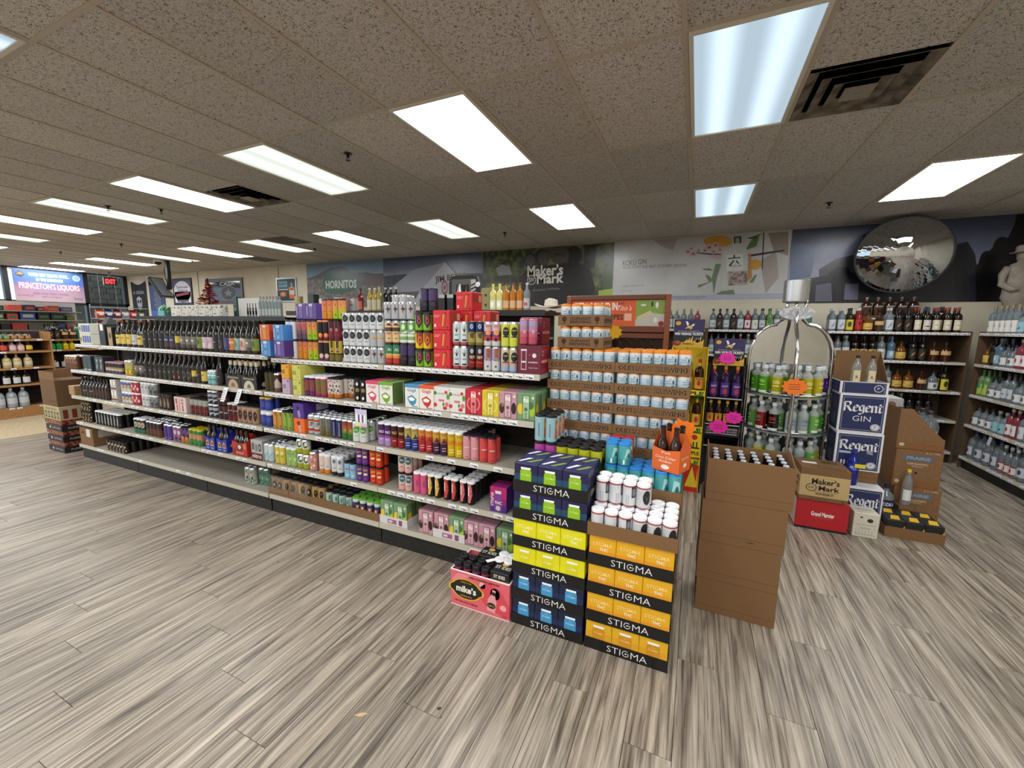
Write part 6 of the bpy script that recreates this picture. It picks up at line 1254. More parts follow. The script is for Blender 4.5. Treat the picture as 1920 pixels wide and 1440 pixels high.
# round reflective decor disc beside the rack's left shoulder
# ---- cinnamon whisky towers with ticket signs
def viksign(label, x0, x1, z0, z1, y):
    w, h = x1-x0, z1-z0; t = thing('ticket_sign', label, 'sign', (x0, y, z0)); MB().box(0, 0, 0, w, .003, h, M('2b2050', .5)).build('card', t)
    m = MB(); T, T1, T2 = front(-.0006), front(-.0009), front(-.0012)
    m.rect(T, 0, h*.18, w, h*.56, '17151c').rect(T, 0, 0, w, h*.2, 'c99a2a')
    for q in range(7): u = w*(.4+q*.09); m.shape(T1, [(u-w*.06, h*.15), (u+w*.05, h*.15), (u+w*.07, h*(.3+.06*(q % 3)))], 'd8ac3a')
    m.disc(T1, w*.12, h*.14, w*.15, h*.11, '7a2a1a', 9).disc(T2, w*.16, h*.17, w*.08, h*.05, 'a8502a', 8).text(T1, 'FIREBALL', w*.5, h*.12, w*.4, h*.07, '2a1810', .02).disc(T1, w*.8, h*.26, w*.09, h*.085, '77757a', 12)
    m.text(T1, 'WIN VIKINGS TICKETS', w*.5, h*.48, w*.93, h*.10, 'e4e2e6', .03, .15).text(T1, 'ENTER FOR A CHANCE TO', w*.5, h*.575, w*.7, h*.035, 'c8c6cc')
    m.disc(T1, w*.14, h*.86, w*.09, h*.075, 'd09a2a', 16)
    # horned helmet emblem
    m.shape(T1, [(w*.36, h*.66), (w*.46, h*.76), (w*.56, h*.79), (w*.62, h*.74), (w*.6, h*.67), (w*.54, h*.64), (w*.5, h*.69)], 'c9a45a').shape(T2, [(w*.43, h*.76), (w*.40, h*.87), (w*.37, h*.92), (w*.44, h*.93), (w*.49, h*.82)], 'e2dfe0').shape(T2, [(w*.56, h*.78), (w*.62, h*.84), (w*.68, h*.84), (w*.64, h*.76)], 'e2dfe0').shape(T2, [(w*.44, h*.74), (w*.52, h*.76), (w*.5, h*.71)], 'e2dfe0')
    m.build('print', t); MB().tube([(w*.5, .004, -.03), (w*.5, .004, h*.5)], .003, STEEL, 5).build('stake', t)
YT = 3.19
D('fire', 'dark cinnamon whisky bottle with gold label', 'spirit', '2a0f08', (.05, .42, 'c9952a', 1.3), '9a1c1c', 'c9a22a', None, [('d', 0, .24, .4, .1, 'a8241c'), ('t', 'FIREBALL', 0, .37, 1.6, .05, '3a1408')])
D('grape', 'purple whisky bottle with red seal', 'spirit', '2a1640', (.08, .48, '40246a', 1.4), 'c9a22a', 'b02a22', None, [('t', 'GRAPE', 0, .36, 1.3, .06, 'c8a8d8'), ('d', 0, .2, .5, .08, 'a82a3a')])
D('firek', 'dark cinnamon whisky bottle with green cap', 'spirit', '2a0f08', (.05, .42, 'c9952a', 1.3), '1f7a3a', 'c9a22a', None, [('d', 0, .24, .4, .1, 'a8241c')])
viksign('purple football ticket sign on the yellow whisky tower', -.055, .215, 1.435, 1.70, YT+.02); viksign('purple football ticket sign on the black whisky tower', .31, .565, 1.275, 1.525, YT+.02)
t = thing('whisky_tower', 'yellow and red cardboard whisky tower behind the tray stack', 'display', (-.06, YT, 0)); w, d = .325, .30
YL = M('d8b812', .5); MB().box(0, .27, 0, w, .30, 1.43, YL).build('back_panel', t)
for xx in (0, w-.006): MB().box(xx, 0, 0, xx+.006, .27, 1.43, YL).build('side_panel', t)
for n, z in enumerate((.33, .66, 1.02)):
    s = MB().box(.007, .0, z-.05, w-.007, .268, z, YL).build('tier', t)
    MB().text(front(-.0008), 'APPLE', w*.6, z-.026, w*.7, .035, '1a1408', .03).shape(front(-.001), [(w*.75, z-.05), (w*.98, z-.005), (w*.9, z-.05)], '2f7a2a').build('tier_print', s)
m = MB().box(.007, 0, .002, w-.007, .26, .275, M('b01c14', .5)); T = front(-.0008)
m.shape(T, [(.18, .0), (.32, .0), (.32, .26), (.25, .2), (.22, .1)], 'b8241a').shape(front(-.001), [(.2, .05), (.26, .26), (.30, .1), (.31, .25), (.315, .05)], 'd8b820'); m.build('base_panel', t)
for z, n in ((.33, 0), (.66, 1), (1.02, 2)):
    if n == 0: continue
    for i in range(3): bottle(('fire', 'firek', 'fire')[i] if n == 2 else 'firek', (-.06+.06+i*.1, YT+.06, z+.001), 'on the yellow tower')
tag(MB().box(.18, -.004, .0, .318, -.001, .24, M('d8b812')).text(front(-.0048), 'ALL', .255, .12, .11, .07, '1a1408', .04).text(front(-.0048), 'APPLE', .25, .04, .12, .035, '1a1408', .03).disc(front(-.0048), .26, .2, .028, .026, 'b01c14', 12).build('front_card', t, (0, 0, .36)))
t = thing('whisky_tower', 'black and silver whisky tower with pink price bursts', 'display', (.275, YT, 0)); w = .305
BKB = M('141112', .5); MB().box(0, .27, 0, w, .30, 1.27, BKB).build('back_panel', t)
for xx in (0, w-.006): MB().box(xx, 0, 0, xx+.006, .27, 1.27, M('2a2426', .4)).build('side_panel', t)
for z in (.5, .715, .968):
    s = MB().box(.007, .0, z-.014, w-.007, .268, z, BKB).build('tier', t); MB().box(.007, -.003, z-.01, w-.007, -.0005, z, M('c4c4c8', .35, .5)).build('tier_edge', s)
MB().box(.007, .0, .60, w-.007, .003, .69, BKB).text(front(-.0006), 'TASTES LIKE HEAVEN', w*.5, .67, w*.85, .018, 'c4c4c8').rect(front(-.0006), .02, .62, w-.02, .626, 'c4c4c8').text(front(-.0006), 'THE MINI PARTY BUCKET', w*.5, .645, w*.85, .014, 'c4c4c8').build('header_strip', t)
for i in range(3):
    bottle('grape', (.275+.055+i*.098, YT+.06, .969), 'on the black tower'); bottle('fire', (.275+.055+i*.098, YT+.065, .5012), 'on the black tower') if False else None
D('fires', 'small dark cinnamon whisky bottle', 'beer12', '2a0f08', (.05, .42, 'c9952a', 1.3), '9a1c1c', 'c9a22a', None, [('d', 0, .24, .4, .1, 'a8241c'), ('t', 'FIREBALL', 0, .37, 1.6, .05, '3a1408')])
for i in range(4): bottle('fires', (.275+.045+i*.072, YT+.05, .7165), 'on the black tower')
for i in range(4): bottle('fires', (.275+.045+i*.072, YT+.05, .501), 'low on the black tower') if False else None
for n, (x, z, r) in enumerate(((.425, 1.345, .075), (.52, .79, .08), (.40, .69, .09))): burst('hot pink star burst price card %s' % ('on the ticket sign', 'on the black tower edge', 'at the tower header strip')[n], (x, YT-.012, z), r, 'e0229a')
# ---- wooden framed cocktail sign on wire rack
OR = M('8a4a26', .5); ORD = M('6a3418', .5)
t = thing('wood_sign_rack', 'wooden framed rack with orange cocktail poster and scrolled wire', 'rack', (-1.26, 3.6, 0)); w, z0, z1 = 1.14, 1.36, 1.97
for nm, a in (('frame_post', (0, 0, 0, .055, .05, z1)), ('frame_post', (w-.055, 0, 0, w, .05, z1)), ('frame_rail', (.0555, 0, z1-.05, w-.0555, .05, z1)), ('frame_rail', (.0555, 0, 1.565, w-.0555, .05, 1.63)), ('frame_rail', (.0555, 0, 1.50, w-.0555, .05, 1.555))): MB().cbox(*a, OR if nm == 'frame_post' else ORD, .004).build(nm, t)
MB().box(.0555, .028, 1.631, w-.0555, .035, 1.919, M('d2541a', .5)).build('poster', t)
m = MB(); T, T1, T2 = front(.0270), front(.0264), front(.0258)
m.text(T, 'GET A ROUND IN', .33, 1.85, .50, .085, 'efe6da', .03).text(T, 'with', .62, 1.885, .07, .03, '2a1408').text(T, 'Tito\u2019s', .66, 1.83, .16, .055, 'efe0d0', .0, .4).text(T, 'RECIPES', .52, 1.73, .26, .06, '2a1408', .03).rect(T, .66, 1.69, .74, 1.77, 'e0a890')
m.rect(T, .78, 1.635, w-.06, 1.915, '7f9a3e').shape(T1, [(.78, 1.635), (w-.06, 1.635), (w-.06, 1.76), (.93, 1.78), (.78, 1.7)], 'b9b6a8').shape(T2, [(.79, 1.73), (.93, 1.80), (.96, 1.77), (.81, 1.69)], 'cbb890').disc(T2, 1.05, 1.66, .03, .03, '8a2030', 10).disc(T2, .99, 1.7, .02, .03, 'ddd8cc', 10).disc(T1, .95, 1.87, .012, .03, '2a2624', 8).disc(T1, 1.0, 1.86, .015, .035, 'e0dcd4', 8).disc(T1, .86, 1.86, .03, .012, 'd8d4c4', 8)
m.build('poster_print', t)
WR = M('3a2c26', .4, .5)
for q in range(9):
    c = .12+q*.115; MB().tube([(c+.05*cos(a), .02, 1.435+.05*sin(a)) for a in [i*pi/8 for i in range(16)]], .004, WR, 5, True).build('wire_ring', t)
for z in (1.375, 1.493): MB().tube([(.056, .02, z), (w-.056, .02, z)], .004, WR, 5).build('wire_bar', t)
MB().box(.0555, .0, .9, w-.0555, .04, .95, ORD).build('frame_rail', t)
# ================================================================== WALL SHELVING (back wall and right wall)
def shelfunit(name, label, xyz, rz, W, D_, zs, Ht, end_l=True, end_r=True, base=.13, top_=False, deck=SHELFW, endm=PBOARD, backm=PBOARD, tagp=.75, lipc=SHELFL):
    """upright unit: front along local +x at y=0, depth +y"""
    t = thing(name, label, 'shelving', xyz, rz)
    MB().box(0, D_-.02, 0, W, D_, Ht, backm).build('back_panel', t)
    if end_l: MB().box(0, 0, 0, .02, D_-.021, Ht, endm).build('end_panel', t)
    if end_r: MB().box(W-.02, 0, 0, W, D_-.021, Ht, endm).build('end_panel', t)
    MB().box(.021, .03, 0, W-.021, .05, base-.02, KICK).build('kick_panel', t)
    for z in zs:
        s = MB().box(.021, .0, z-.022, W-.021, D_-.021, z, deck).build('shelf', t)
        MB().box(.021, -.007, z-.03, W-.021, -.0005, z+.003, lipc).build('price_rail', s)
        x = .07
        while x < W-.07:
            if random.random() < tagp: ob('price_tag', TAG_, s, (x, -.0075, z-.028))
            x += .085
    return t
ZS = (.146, .534, .888, 1.246, 1.602)
u1 = shelfunit('wall_shelving', 'brown wall shelving of spirits under the convex mirror', (1.70, 5.56, 0), 0, 1.42, .46, ZS, 1.62)
u2 = shelfunit('wall_shelving', 'brown wall shelving of gin behind the chrome rack', (.28, 5.56, 0), 0, 1.418, .46, ZS, 1.62)
u3 = shelfunit('wall_shelving', 'brown wall shelving behind the wooden framed sign', (-1.14, 5.56, 0), 0, 1.418, .46, ZS, 1.62)
u4 = shelfunit('wall_shelving', 'brown wall shelving of clear spirits in the corner', (3.13, 5.46, 0), -pi/2, 1.42, .46, ZS, 1.62)
# cream backing board, raised display step
clear = '8b959a'
G_ = [('s_dk', 'dark rum bottle with oval cream label', 'spirit', '1a0d08', (.1, .5, 'c9bfa4', 1.0), '8a2a1c', [('d', 0, .3, .55, .16, 'dcd4bc'), ('r', -.5, .28, .5, .31, '5a2a20')], 0),
      ('s_dkp', 'dark rum bottle with purple banded label', 'spirit', '1a0d08', (.1, .5, 'c4bcae', 1.0), '23406a', [('d', 0, .3, .55, .16, 'd4ccc4'), ('r', -.6, .22, .6, .27, '5a3a7a')], 0),
      ('s_gold', 'amber liqueur bottle with gold label', 'squat', '6a3a10', (.12, .45, 'c9a850', 1.2), '2a2018', [('r', -.5, .2, .5, .24, '6a4a1a')], 0),
      ('s_yel', 'dark bottle with bright yellow label', 'spirit', '1c1a10', (.06, .5, 'c9b82a', 1.2), '1a1a14', [('d', 0, .3, .5, .12, '3a3a1a')], 0),
      ('s_red', 'red spirits bottle', 'spirit', '7a1a16', (.1, .5, 'a8281e', 1.1), 'c9beb4', [('d', 0, .35, .3, .08, '3a1210')], 0),
      ('s_brown', 'brown decanter with pale label', 'squat', '3a1c10', (.35, .55, 'c4a06a', 1.0), '2a1c14', [], 0),
      ('s_silver', 'clear bottle with silver leaf label', 'spirit', clear, (.1, .5, 'c2c8cc', 1.2), 'b4b8bc', [('p', [(-.5, .2), (.3, .4), (.5, .3), (-.2, .15)], '8a949a')], .5),
      ('s_wht', 'clear bottle with broad white label', 'spirit', clear, (.06, .46, 'cfccc2', 1.4), '8a7a60', [('t', '5', 0, .28, .5, .12, '4a4a4a')], .5),
      ('s_wht2', 'clear squat bottle with white label', 'squat', clear, (.1, .42, 'ccccca', 1.2), '22242a', [('d', 0, .26, .3, .09, '55555a')], .5),
      ('s_blue', 'blue tinted bottle', 'spirit', '5a7488', (.1, .4, '8aa2b4', 1.0), '5a7488', [('d', 0, .28, .4, .1, 'c4ccd4')], .3),
      ('s_grn', 'green labelled gin bottle', 'spirit', '6a8a5a', (.08, .46, '9ab04a', 1.2), '2f6a3a', [('r', -.6, .3, .6, .46, '2f7a4a')], .2),
      ('s_clr', 'clear gin bottle with grey label', 'spirit', clear, (.12, .46, 'b4bcc4', 1.1), '2a2c30', [('r', -.5, .25, .5, .29, '5a626a')], .55),
      ('s_navy', 'clear bottle with navy cap', 'jug', clear, (.15, .45, 'b8bcc4', .9), '1c2250', [('d', 0, .3, .3, .08, '3a3a60')], .55),
      ('s_rose', 'rose gin bottle with white label', 'spirit', '8a3a44', (.1, .46, 'd4cccc', 1.0), 'b4b4b4', [('d', 0, .28, .3, .08, 'b0324a')], .2),
      ('s_blk', 'black bottle with bronze label', 'spirit', '121010', (.1, .5, '2a2018', 1.2), '141212', [('p', [(-.4, .25), (.4, .4), (.3, .3), (-.3, .2)], 'a8804a')], 0),
      ('s_aqua', 'pair sized bottle with pale blue label', 'squat', clear, (.08, .5, '86b0ba', 1.4), 'b8bcc0', [('p', [(-.5, .2), (.4, .3), (.3, .2)], '2a4a5a')], .4),
      ('s_cherry', 'clear bottle with red banded fruit label', 'spirit', clear, (.08, .40, 'cfc8c4', 1.3), 'cfd0d2', [('r', -1.2, .08, 1.2, .13, '9a1c20'), ('r', -1.2, .36, 1.2, .40, '9a1c20'), ('d', 0, .24, .3, .07, '7a1a20')], .5),
      ('s_orange', 'dark bottle with orange label', 'spirit', '1a0f0a', (.08, .42, 'd0602a', 1.3), '8a1c1c', [('d', 0, .24, .4, .1, 'a03a18')], 0),
      ('s_teal', 'teal glass bottle', 'spirit', '3f7a70', None, '2a3a34', [], .2),
      ('s_tan', 'dark bottle with tan picture label', 'spirit', '170e0a', (.06, .44, 'c0a468', 1.3), '1c1410', [('d', 0, .28, .6, .13, '2a1c14')], 0)]
for k, d_, p_, gl, lb, cp, dec, tr in G_: D(k, d_, p_, gl, lb, cp, None, None, dec, tr)
def shelfrow(unit, ox, W, z, seqs, where, y0=.02, fwd=None):
    """fills a shelf of a unit (local x from ox); seqs = [(key, count)], rows two deep"""
    x = ox; M_ = Matrix.Translation(unit.location) @ Matrix.Rotation(unit.rotation_euler.z, 4, 'Z')
    for ky, n in seqs:
        R = PROF[BOT[ky][1]][0]
        for i in range(n):
            if x+2*R > W-.03: return
            for r in range(2 if R < .045 else 1):
                p = M_ @ Vector((x+R, y0+R+r*2.1*R, z+.0008)); bottle(ky, tuple(p), where, unit.rotation_euler.z+random.uniform(-.2, .2))
            x += 2*R*1.06+(.012 if random.random() < .25 else .002)
w1 = 'under the convex mirror'
nm = ('lowest shelf', 'second lowest shelf', 'middle shelf', 'second highest shelf', 'top shelf')
shelfrow(u1, .03, 1.42, ZS[4], [('s_silver', 2), ('s_yel', 1), ('s_red', 1), ('s_gold', 1), ('s_brown', 1), ('s_silver', 1), ('s_blk', 2), ('s_dk', 1), ('s_dkp', 1), ('s_dk', 3)], 'on top shelf '+w1)
shelfrow(u1, .03, 1.42, ZS[3], [('s_clr', 2), ('s_silver', 1), ('s_tan', 3), ('s_wht', 1), ('s_blue', 1), ('s_gold', 1), ('s_blk', 2), ('s_brown', 2)], 'on second highest shelf '+w1)
shelfrow(u1, .03, 1.42, ZS[2], [('s_tan', 3), ('s_dk', 2), ('s_orange', 1), ('s_clr', 2), ('s_gold', 2), ('s_brown', 1), ('s_wht2', 1), ('s_yel', 1)], 'on middle shelf '+w1)
shelfrow(u1, .03, 1.42, ZS[1], [('s_blk', 4), ('s_dk', 4), ('s_wht', 2), ('s_blk', 3)], 'on second lowest shelf '+w1)
shelfrow(u1, .8, 1.42, ZS[0], [('s_blk', 2), ('s_wht', 3)], 'on lowest shelf '+w1)
w2 = 'behind the chrome rack'
shelfrow(u2, .03, 1.418, ZS[4], [('s_clr', 1), ('s_blk', 1), ('s_clr', 1), ('s_blk', 1), ('s_silver', 1), ('s_rose', 1), ('s_wht', 1), ('s_clr', 1), ('s_grn', 1), ('s_silver', 2), ('s_clr', 2), ('s_teal', 1)], 'on top shelf '+w2)
shelfrow(u2, .03, 1.418, ZS[3], [('s_clr', 4), ('s_rose', 1), ('s_silver', 2), ('s_blue', 2), ('s_clr', 4)], 'on second highest shelf '+w2)
w3 = 'behind the framed sign'
shelfrow(u3, .5, 1.418, ZS[4], [('s_wht', 1), ('s_wht', 1), ('s_silver', 4), ('s_wht', 2), ('s_rose', 1)], 'on top shelf '+w3)
w4 = 'in the corner unit'
shelfrow(u4, .05, 1.42, ZS[4], [('s_wht', 2), ('s_wht', 3), ('s_aqua', 1), ('s_blue', 2), ('s_wht', 2)], 'on top shelf '+w4)
shelfrow(u4, .05, 1.42, ZS[3], [('s_gold', 1), ('s_blk', 1), ('s_blue', 1), ('s_wht2', 2), ('s_rose', 2), ('s_wht2', 2)], 'on second highest shelf '+w4)
shelfrow(u4, .05, 1.42, ZS[2], [('s_grn', 2), ('s_wht2', 2), ('s_clr', 2), ('s_wht2', 3)], 'on middle shelf '+w4)
shelfrow(u4, .05, 1.42, ZS[1], [('s_wht2', 3), ('s_aqua', 2), ('s_rose', 2), ('s_silver', 2), ('s_wht2', 1)], 'on second lowest shelf '+w4)
shelfrow(u4, .05, 1.42, ZS[0], [('s_navy', 2), ('s_navy', 2), ('s_cherry', 3), ('s_navy', 3)], 'on lowest shelf '+w4)
shelfunit('wall_shelving', 'brown wall shelving continuing along the right wall', (3.13, 4.037, 0), -pi/2, 1.42, .46, ZS, 1.62)
# hanging paper tags in the corner unit
for y, z in ((5.0, 1.555), (4.95, .50)):
    tag(MB().add([(3.118, y, z), (3.118, y-.05, z-.01), (3.10, y-.055, z-.10), (3.10, y-.005, z-.09)], [(0, 1, 2, 3)], 'b4b2b8' if z < 1 else '1c1c20').build('shelf_tag'), 'white paper tag hanging from corner unit rail' if z < 1 else 'black plastic tag hanging from corner unit rail', 'tag')
# raised display of bourbon on top, boxes
R1 = thing('riser_board', 'brown riser board on the top shelf under the mirror', 'riser', (2.12, 5.80, 1.6035)); MB().box(0, 0, 0, .62, .02, .21, PBOARD).box(0, .02, .19, .62, .18, .21, PBOARD).build('board', R1)
for i in range(3): ob('price_tag', TAG_, R1, (.12+i*.16, -.001, .15))
D('bourb', 'square bourbon decanter on the riser', 'squat', '3a1a0c', (.45, .52, '8a8a8c', 1.0), '8d8f92', None, 6, ())
for i in range(5): bottle('bourb', (2.19+i*.12, 5.905, 1.8145), 'under mirror')
D('magnum', 'tall dark bottle with white square label', 'jug', '1a1612', (.3, .75, 'd4d4d2', .9), '2a2a2c')
bottle('magnum', (2.80, 5.89, 1.6035), 'on top shelf by the statue'); bottle('magnum', (2.95, 5.89, 1.6035), 'on top shelf by the statue')
# ---- statue of a man in coat and hat
STN = speck('plaster_statue', '8a8074', '9c9286', 14, .35, .65, .85)
t = thing('statue', 'stone coloured statue of a man in long coat and brimmed hat', 'statue', (3.50, 5.72, 1.62)); t.scale = (.86, .86, .86)
MB().cbox(-.14, -.11, 0, .14, .11, .18, STN, .01).build('pedestal', t)
m = MB(); g = 18
def bodyring(rx_, ry_, z, ox=0., oy=0.): return [(ox+rx_*cos(2*pi*i/g), oy+ry_*sin(2*pi*i/g), z) for i in range(g)]
rings = [bodyring(.085, .075, .18), bodyring(.095, .08, .30), bodyring(.125, .10, .42), bodyring(.145, .11, .45), bodyring(.135, .10, .62), bodyring(.12, .09, .74), bodyring(.125, .088, .84), bodyring(.10, .075, .90), bodyring(.045, .045, .925), bodyring(.04, .042, .95), bodyring(.058, .065, .975, 0, -.012), bodyring(.062, .07, 1.02, 0, -.014), bodyring(.05, .06, 1.06, 0, -.008)]
V_ = [p for r in rings for p in r]; F_ = [(j*g+i, j*g+(i+1) % g, (j+1)*g+(i+1) % g, (j+1)*g+i) for j in range(len(rings)-1) for i in range(g)]+[tuple(range((len(rings)-1)*g, len(rings)*g))]
m.add(V_, F_, STN, True)
for s in (-1, 1):       # coat sleeves bent so that the hands rest in front
    m.tube([(s*.12, .0, .86), (s*.165, -.01, .76), (s*.165, -.02, .64), (s*.10, -.10, .56), (s*.05, -.125, .57)], [.045, .048, .044, .038, .026], STN, 8)
m.tube([(0, -.078, 1.02), (0, -.095, 1.0), (0, -.08, .99)], [.008, .012, .006], STN, 6)
m.build('figure', t); MB().lathe([(.12, 1.045), (.125, 1.052), (.075, 1.062), (.072, 1.13), (.055, 1.145)], 18, STN).build('hat', t)
# ---- convex mirror
t = thing('convex_mirror', 'large round convex security mirror in the corner above spirits', 'mirror', (2.405, 5.66, 2.545)); 
n_ = 28; rm, dep = .455, .13; Rs = (rm*rm+dep*dep)/(2*dep); m = MB(); pr = [(rm*sin(i/8*pi/2), 0) for i in range(9)]
th_ = math.asin(rm/Rs); pr = [(Rs*sin(th_*i/9), Rs*(cos(th_*i/9)-cos(th_))) for i in range(9, -1, -1)]
pr[-1] = (.0005, pr[-1][1])
m.lathe(pr, 40, M('b9bcc0', .015, 1.), cap=False); o = m.build('mirror_dome', t)
b_ = MB().lathe([(rm+.008, -.012), (rm+.008, .006), (rm-.002, .01)], 40, M('1c1c1e', .5)).build('rubber_rim', t)
c_ = MB().lathe([(.02, -.30), (.03, -.02), (rm*.9, -.015)], 20, M('17171a', .6)).build('back_plate', t)
for q in (o, b_, c_): q.rotation_euler = (radians(90+9), 0, radians(-14))
MB().tube([(-.25, .05, .22), (-.3, .3, .32), (-.3, .38, .33)], .018, M('141416', .5), 8).build('bracket', t)
# ================================================================== MURALS ON THE BACK WALL
def mpt(px, py, Y=YB):
    """(X, z) where the line of sight through an image point meets the upright plane y=Y"""
    a, b_ = (px-960)/F_PX, (720-py)/F_PX
    d = [AX[i]*a+AY[i]*b_+AZ[i] for i in range(3)]; t_ = (Y-CAM[1])/d[1]
    return (CAM[0]+d[0]*t_, CAM[2]+d[2]*t_)
class Mural:
    def __init__(s, label, x0, x1, z0, z1, base, name='wall_mural'):
        s.t = thing(name, label, 'mural', (x0, YB-.004, z0)); s.x0, s.z0, s.x1, s.z1 = x0, z0, x1, z1; s.k = 0; s.m = MB()
        MB().box(0, 0, 0, x1-x0, .003, z1-z0, base).build('panel', s.t)
    def T(s): s.k += 1; e = -.0002-.00012*s.k; return lambda u, v: (u, e, v)
    def cl(s, pts):
        W, H_ = s.x1-s.x0, s.z1-s.z0
        return [(min(max(x-s.x0, 0), W), min(max(z-s.z0, 0), H_)) for x, z in (mpt(*p) for p in pts)]
    def poly(s, pts, c): s.m.shape(s.T(), s.cl(pts), c); return s
    def band(s, v0, v1, c): H_ = s.z1-s.z0; s.m.rect(s.T(), 0, v0*H_, s.x1-s.x0, v1*H_, c); return s
    def ell(s, px, py, rx, ry, c, n=20): s.m.shape(s.T(), s.cl([(px+rx*cos(i*2*pi/n), py+ry*sin(i*2*pi/n)) for i in range(n)]), c); return s
    def text(s, txt, p0, p1, h, c, bold=.01, shear=0.):
        a, b_ = mpt(*p0), mpt(*p1); w = math.hypot(b_[0]-a[0], b_[1]-a[1]); rot = atan2(b_[1]-a[1], b_[0]-a[0])
        s.m.text(s.T(), txt, (a[0]+b_[0])/2-s.x0, (a[1]+b_[1])/2-s.z0, w, h, c, bold, shear, rot); return s
    def done(s): o = s.m.build('mural_print', s.t); return s
def P_(c): return M(c, .3)
def gradp(name, stops, rough=.3):
    """vertical printed gradient (picture sky)"""
    m, nt, b = nodes(name, rough); L = nt.links.new; tc = nd(nt, 'ShaderNodeTexCoord'); sp = nd(nt, 'ShaderNodeSeparateXYZ'); L(tc.outputs['Generated'], sp.inputs[0])
    n = nd(nt, 'ShaderNodeTexNoise', i_Scale=2.2, i_Detail=4.); L(tc.outputs['Object'], n.inputs['Vector'])
    ma = nd(nt, 'ShaderNodeMath', operation='MULTIPLY_ADD', n_1=.35, n_2=-.175); L(n.outputs[0], ma.inputs[0]); ad = nd(nt, 'ShaderNodeMath', operation='ADD'); L(sp.outputs[2], ad.inputs[0]); L(ma.outputs[0], ad.inputs[1])
    r = ramp(nt, stops); L(ad.outputs[0], r.inputs[0]); L(r.outputs[0], b.inputs['Base Color']); return m
mu = Mural('agave field mural with mountain and green lettered badge', -8.47, -6.135, 2.0, 3.02, gradp('sky_agave', [(.35, '8a929c'), (.55, '8d9aa6'), (.8, '71899c'), (1., '6a8298')]))
mu.poly([(570, 522), (590, 518), (622, 501), (645, 500), (662, 512), (690, 511), (722, 516), (722, 580), (570, 580)], P_('4e545c')).poly([(570, 524), (640, 519), (722, 517), (722, 590), (570, 590)], speck('agave_field', '4a4440', '857a70', 14, .35, .65, .35, stretch=(1, 1, 1)))
mu.poly([(640, 520), (722, 512), (722, 535), (660, 535)], P_('5a4a48')).poly([(607, 523), (625, 512), (648, 511), (668, 520), (679, 530), (665, 545), (640, 551), (612, 549), (604, 538)], P_('1f5a40')).text('HORNITOS', (611, 534), (669, 532), .19, P_('c9d0cc'), .04).done()
mu = Mural('white barn mural with black lettering and dark treeline', -6.13, -3.695, 2.0, 3.02, gradp('sky_barn', [(.25, '9aa0aa'), (.45, '8a8f9c'), (.7, '5c6474'), (1., '3f4a60')]))
mu.poly([(718, 518), (760, 514), (800, 520), (870, 512), (907, 512), (907, 560), (718, 560)], speck('dark_treeline', '1a1d1f', '30363a', 6, .4, .6, .35)).poly([(721, 550), (776, 505), (835, 492), (798, 535), (787, 546)], P_('7c7e88')).poly([(835, 492), (853, 513), (856, 580), (765, 580), (787, 546), (798, 535)], P_('97969a')).poly([(835, 492), (838, 491), (858, 513), (855, 515)], P_('4a4a52')).poly([(721, 550), (787, 546), (780, 560), (721, 560)], P_('4a3f38'))
mu.text('JIM BEAM', (816, 526), (872, 518), .16, P_('1c1a1c'), .03).ell(834, 539, 6, 14, P_('7a3a44')).ell(834, 539, 4, 9, P_('97969a')).ell(834, 539, 2.4, 5, P_('7a3a44')).poly([(803, 545), (807, 544), (807, 555), (803, 556)], P_('3a3a40')).done()
mu = Mural('dark barrel and orchard mural with white whisky lettering', -3.69, -1.205, 1.985, 3.02, speck('orchard', '262c18', '6a7442', 3.2, .4, .62, .3, detail=6))
mu.poly([(906, 474), (985, 465), (1010, 475), (1000, 505), (906, 512)], speck('tree_canopy', '1a1f12', '5a6630', 8, .42, .6, .3)).poly([(930, 503), (942, 496), (956, 500), (960, 515), (934, 517)], P_('8a8a86')).poly([(906, 540), (958, 534), (950, 548), (906, 556)], P_('98a058')).poly([(1130, 500), (1152, 498), (1152, 570), (1130, 570)], P_('3f5228')).poly([(1122, 545), (1152, 541), (1152, 556), (1122, 558)], P_('93a83e')).poly([(1095, 460), (1120, 458), (1115, 505), (1095, 500)], speck('tree_dark', '141810', '2c3420', 6, .4, .6, .3))
for px, py, rx_, ry_ in ((995, 489, 12, 15), (1016, 484, 14, 18), (1076, 479, 16, 18)): mu.ell(px, py, rx_, ry_, P_('1c1a1a'))
for px, py, rx_, ry_ in ((1050, 478, 18, 19), (1020, 484, 11, 14), (994, 489, 9, 12)): mu.ell(px, py, rx_, ry_, P_('3a3434')).ell(px, py, rx_*.86, ry_*.86, P_('453e3c'))
mu.poly([(975, 520), (990, 503), (1030, 497), (1085, 492), (1108, 508), (1116, 540), (1108, 575), (975, 590)], P_('141214')).ell(1060, 535, 50, 42, P_('18161a')).text('MARKER', (1042, 477), (1060, 476), .05, P_('141214'))
mu.text('Maker\u2019s', (989, 509), (1056, 505), .20, P_('cfcac0'), .03).text('Mark', (1007, 524), (1057, 521), .17, P_('cfcac0'), .03).ell(997, 525, 8.2, 9, P_('cfcac0')).ell(997, 525, 7, 7.8, P_('141214')).text('SIV', (992, 525), (1002, 524), .08, P_('cfcac0')).text('Bourbon Whisky', (1000, 545), (1050, 541), .05, P_('77736a')).done()
mu = Mural('pale gin mural with bottle, blossom branch and orange', -1.2, 1.285, 2.135, 3.02, speck('mural_mist', 'a6a6a5', 'bfbfbd', 1.6, .3, .7, .28))
mu.poly([(1225, 450), (1270, 447), (1262, 470), (1240, 462)], P_('97908c')).poly([(1440, 437), (1478, 434), (1478, 480), (1450, 470)], P_('8a7d74')).poly([(1425, 490), (1455, 470), (1460, 520), (1435, 552)], P_('9a9089'))
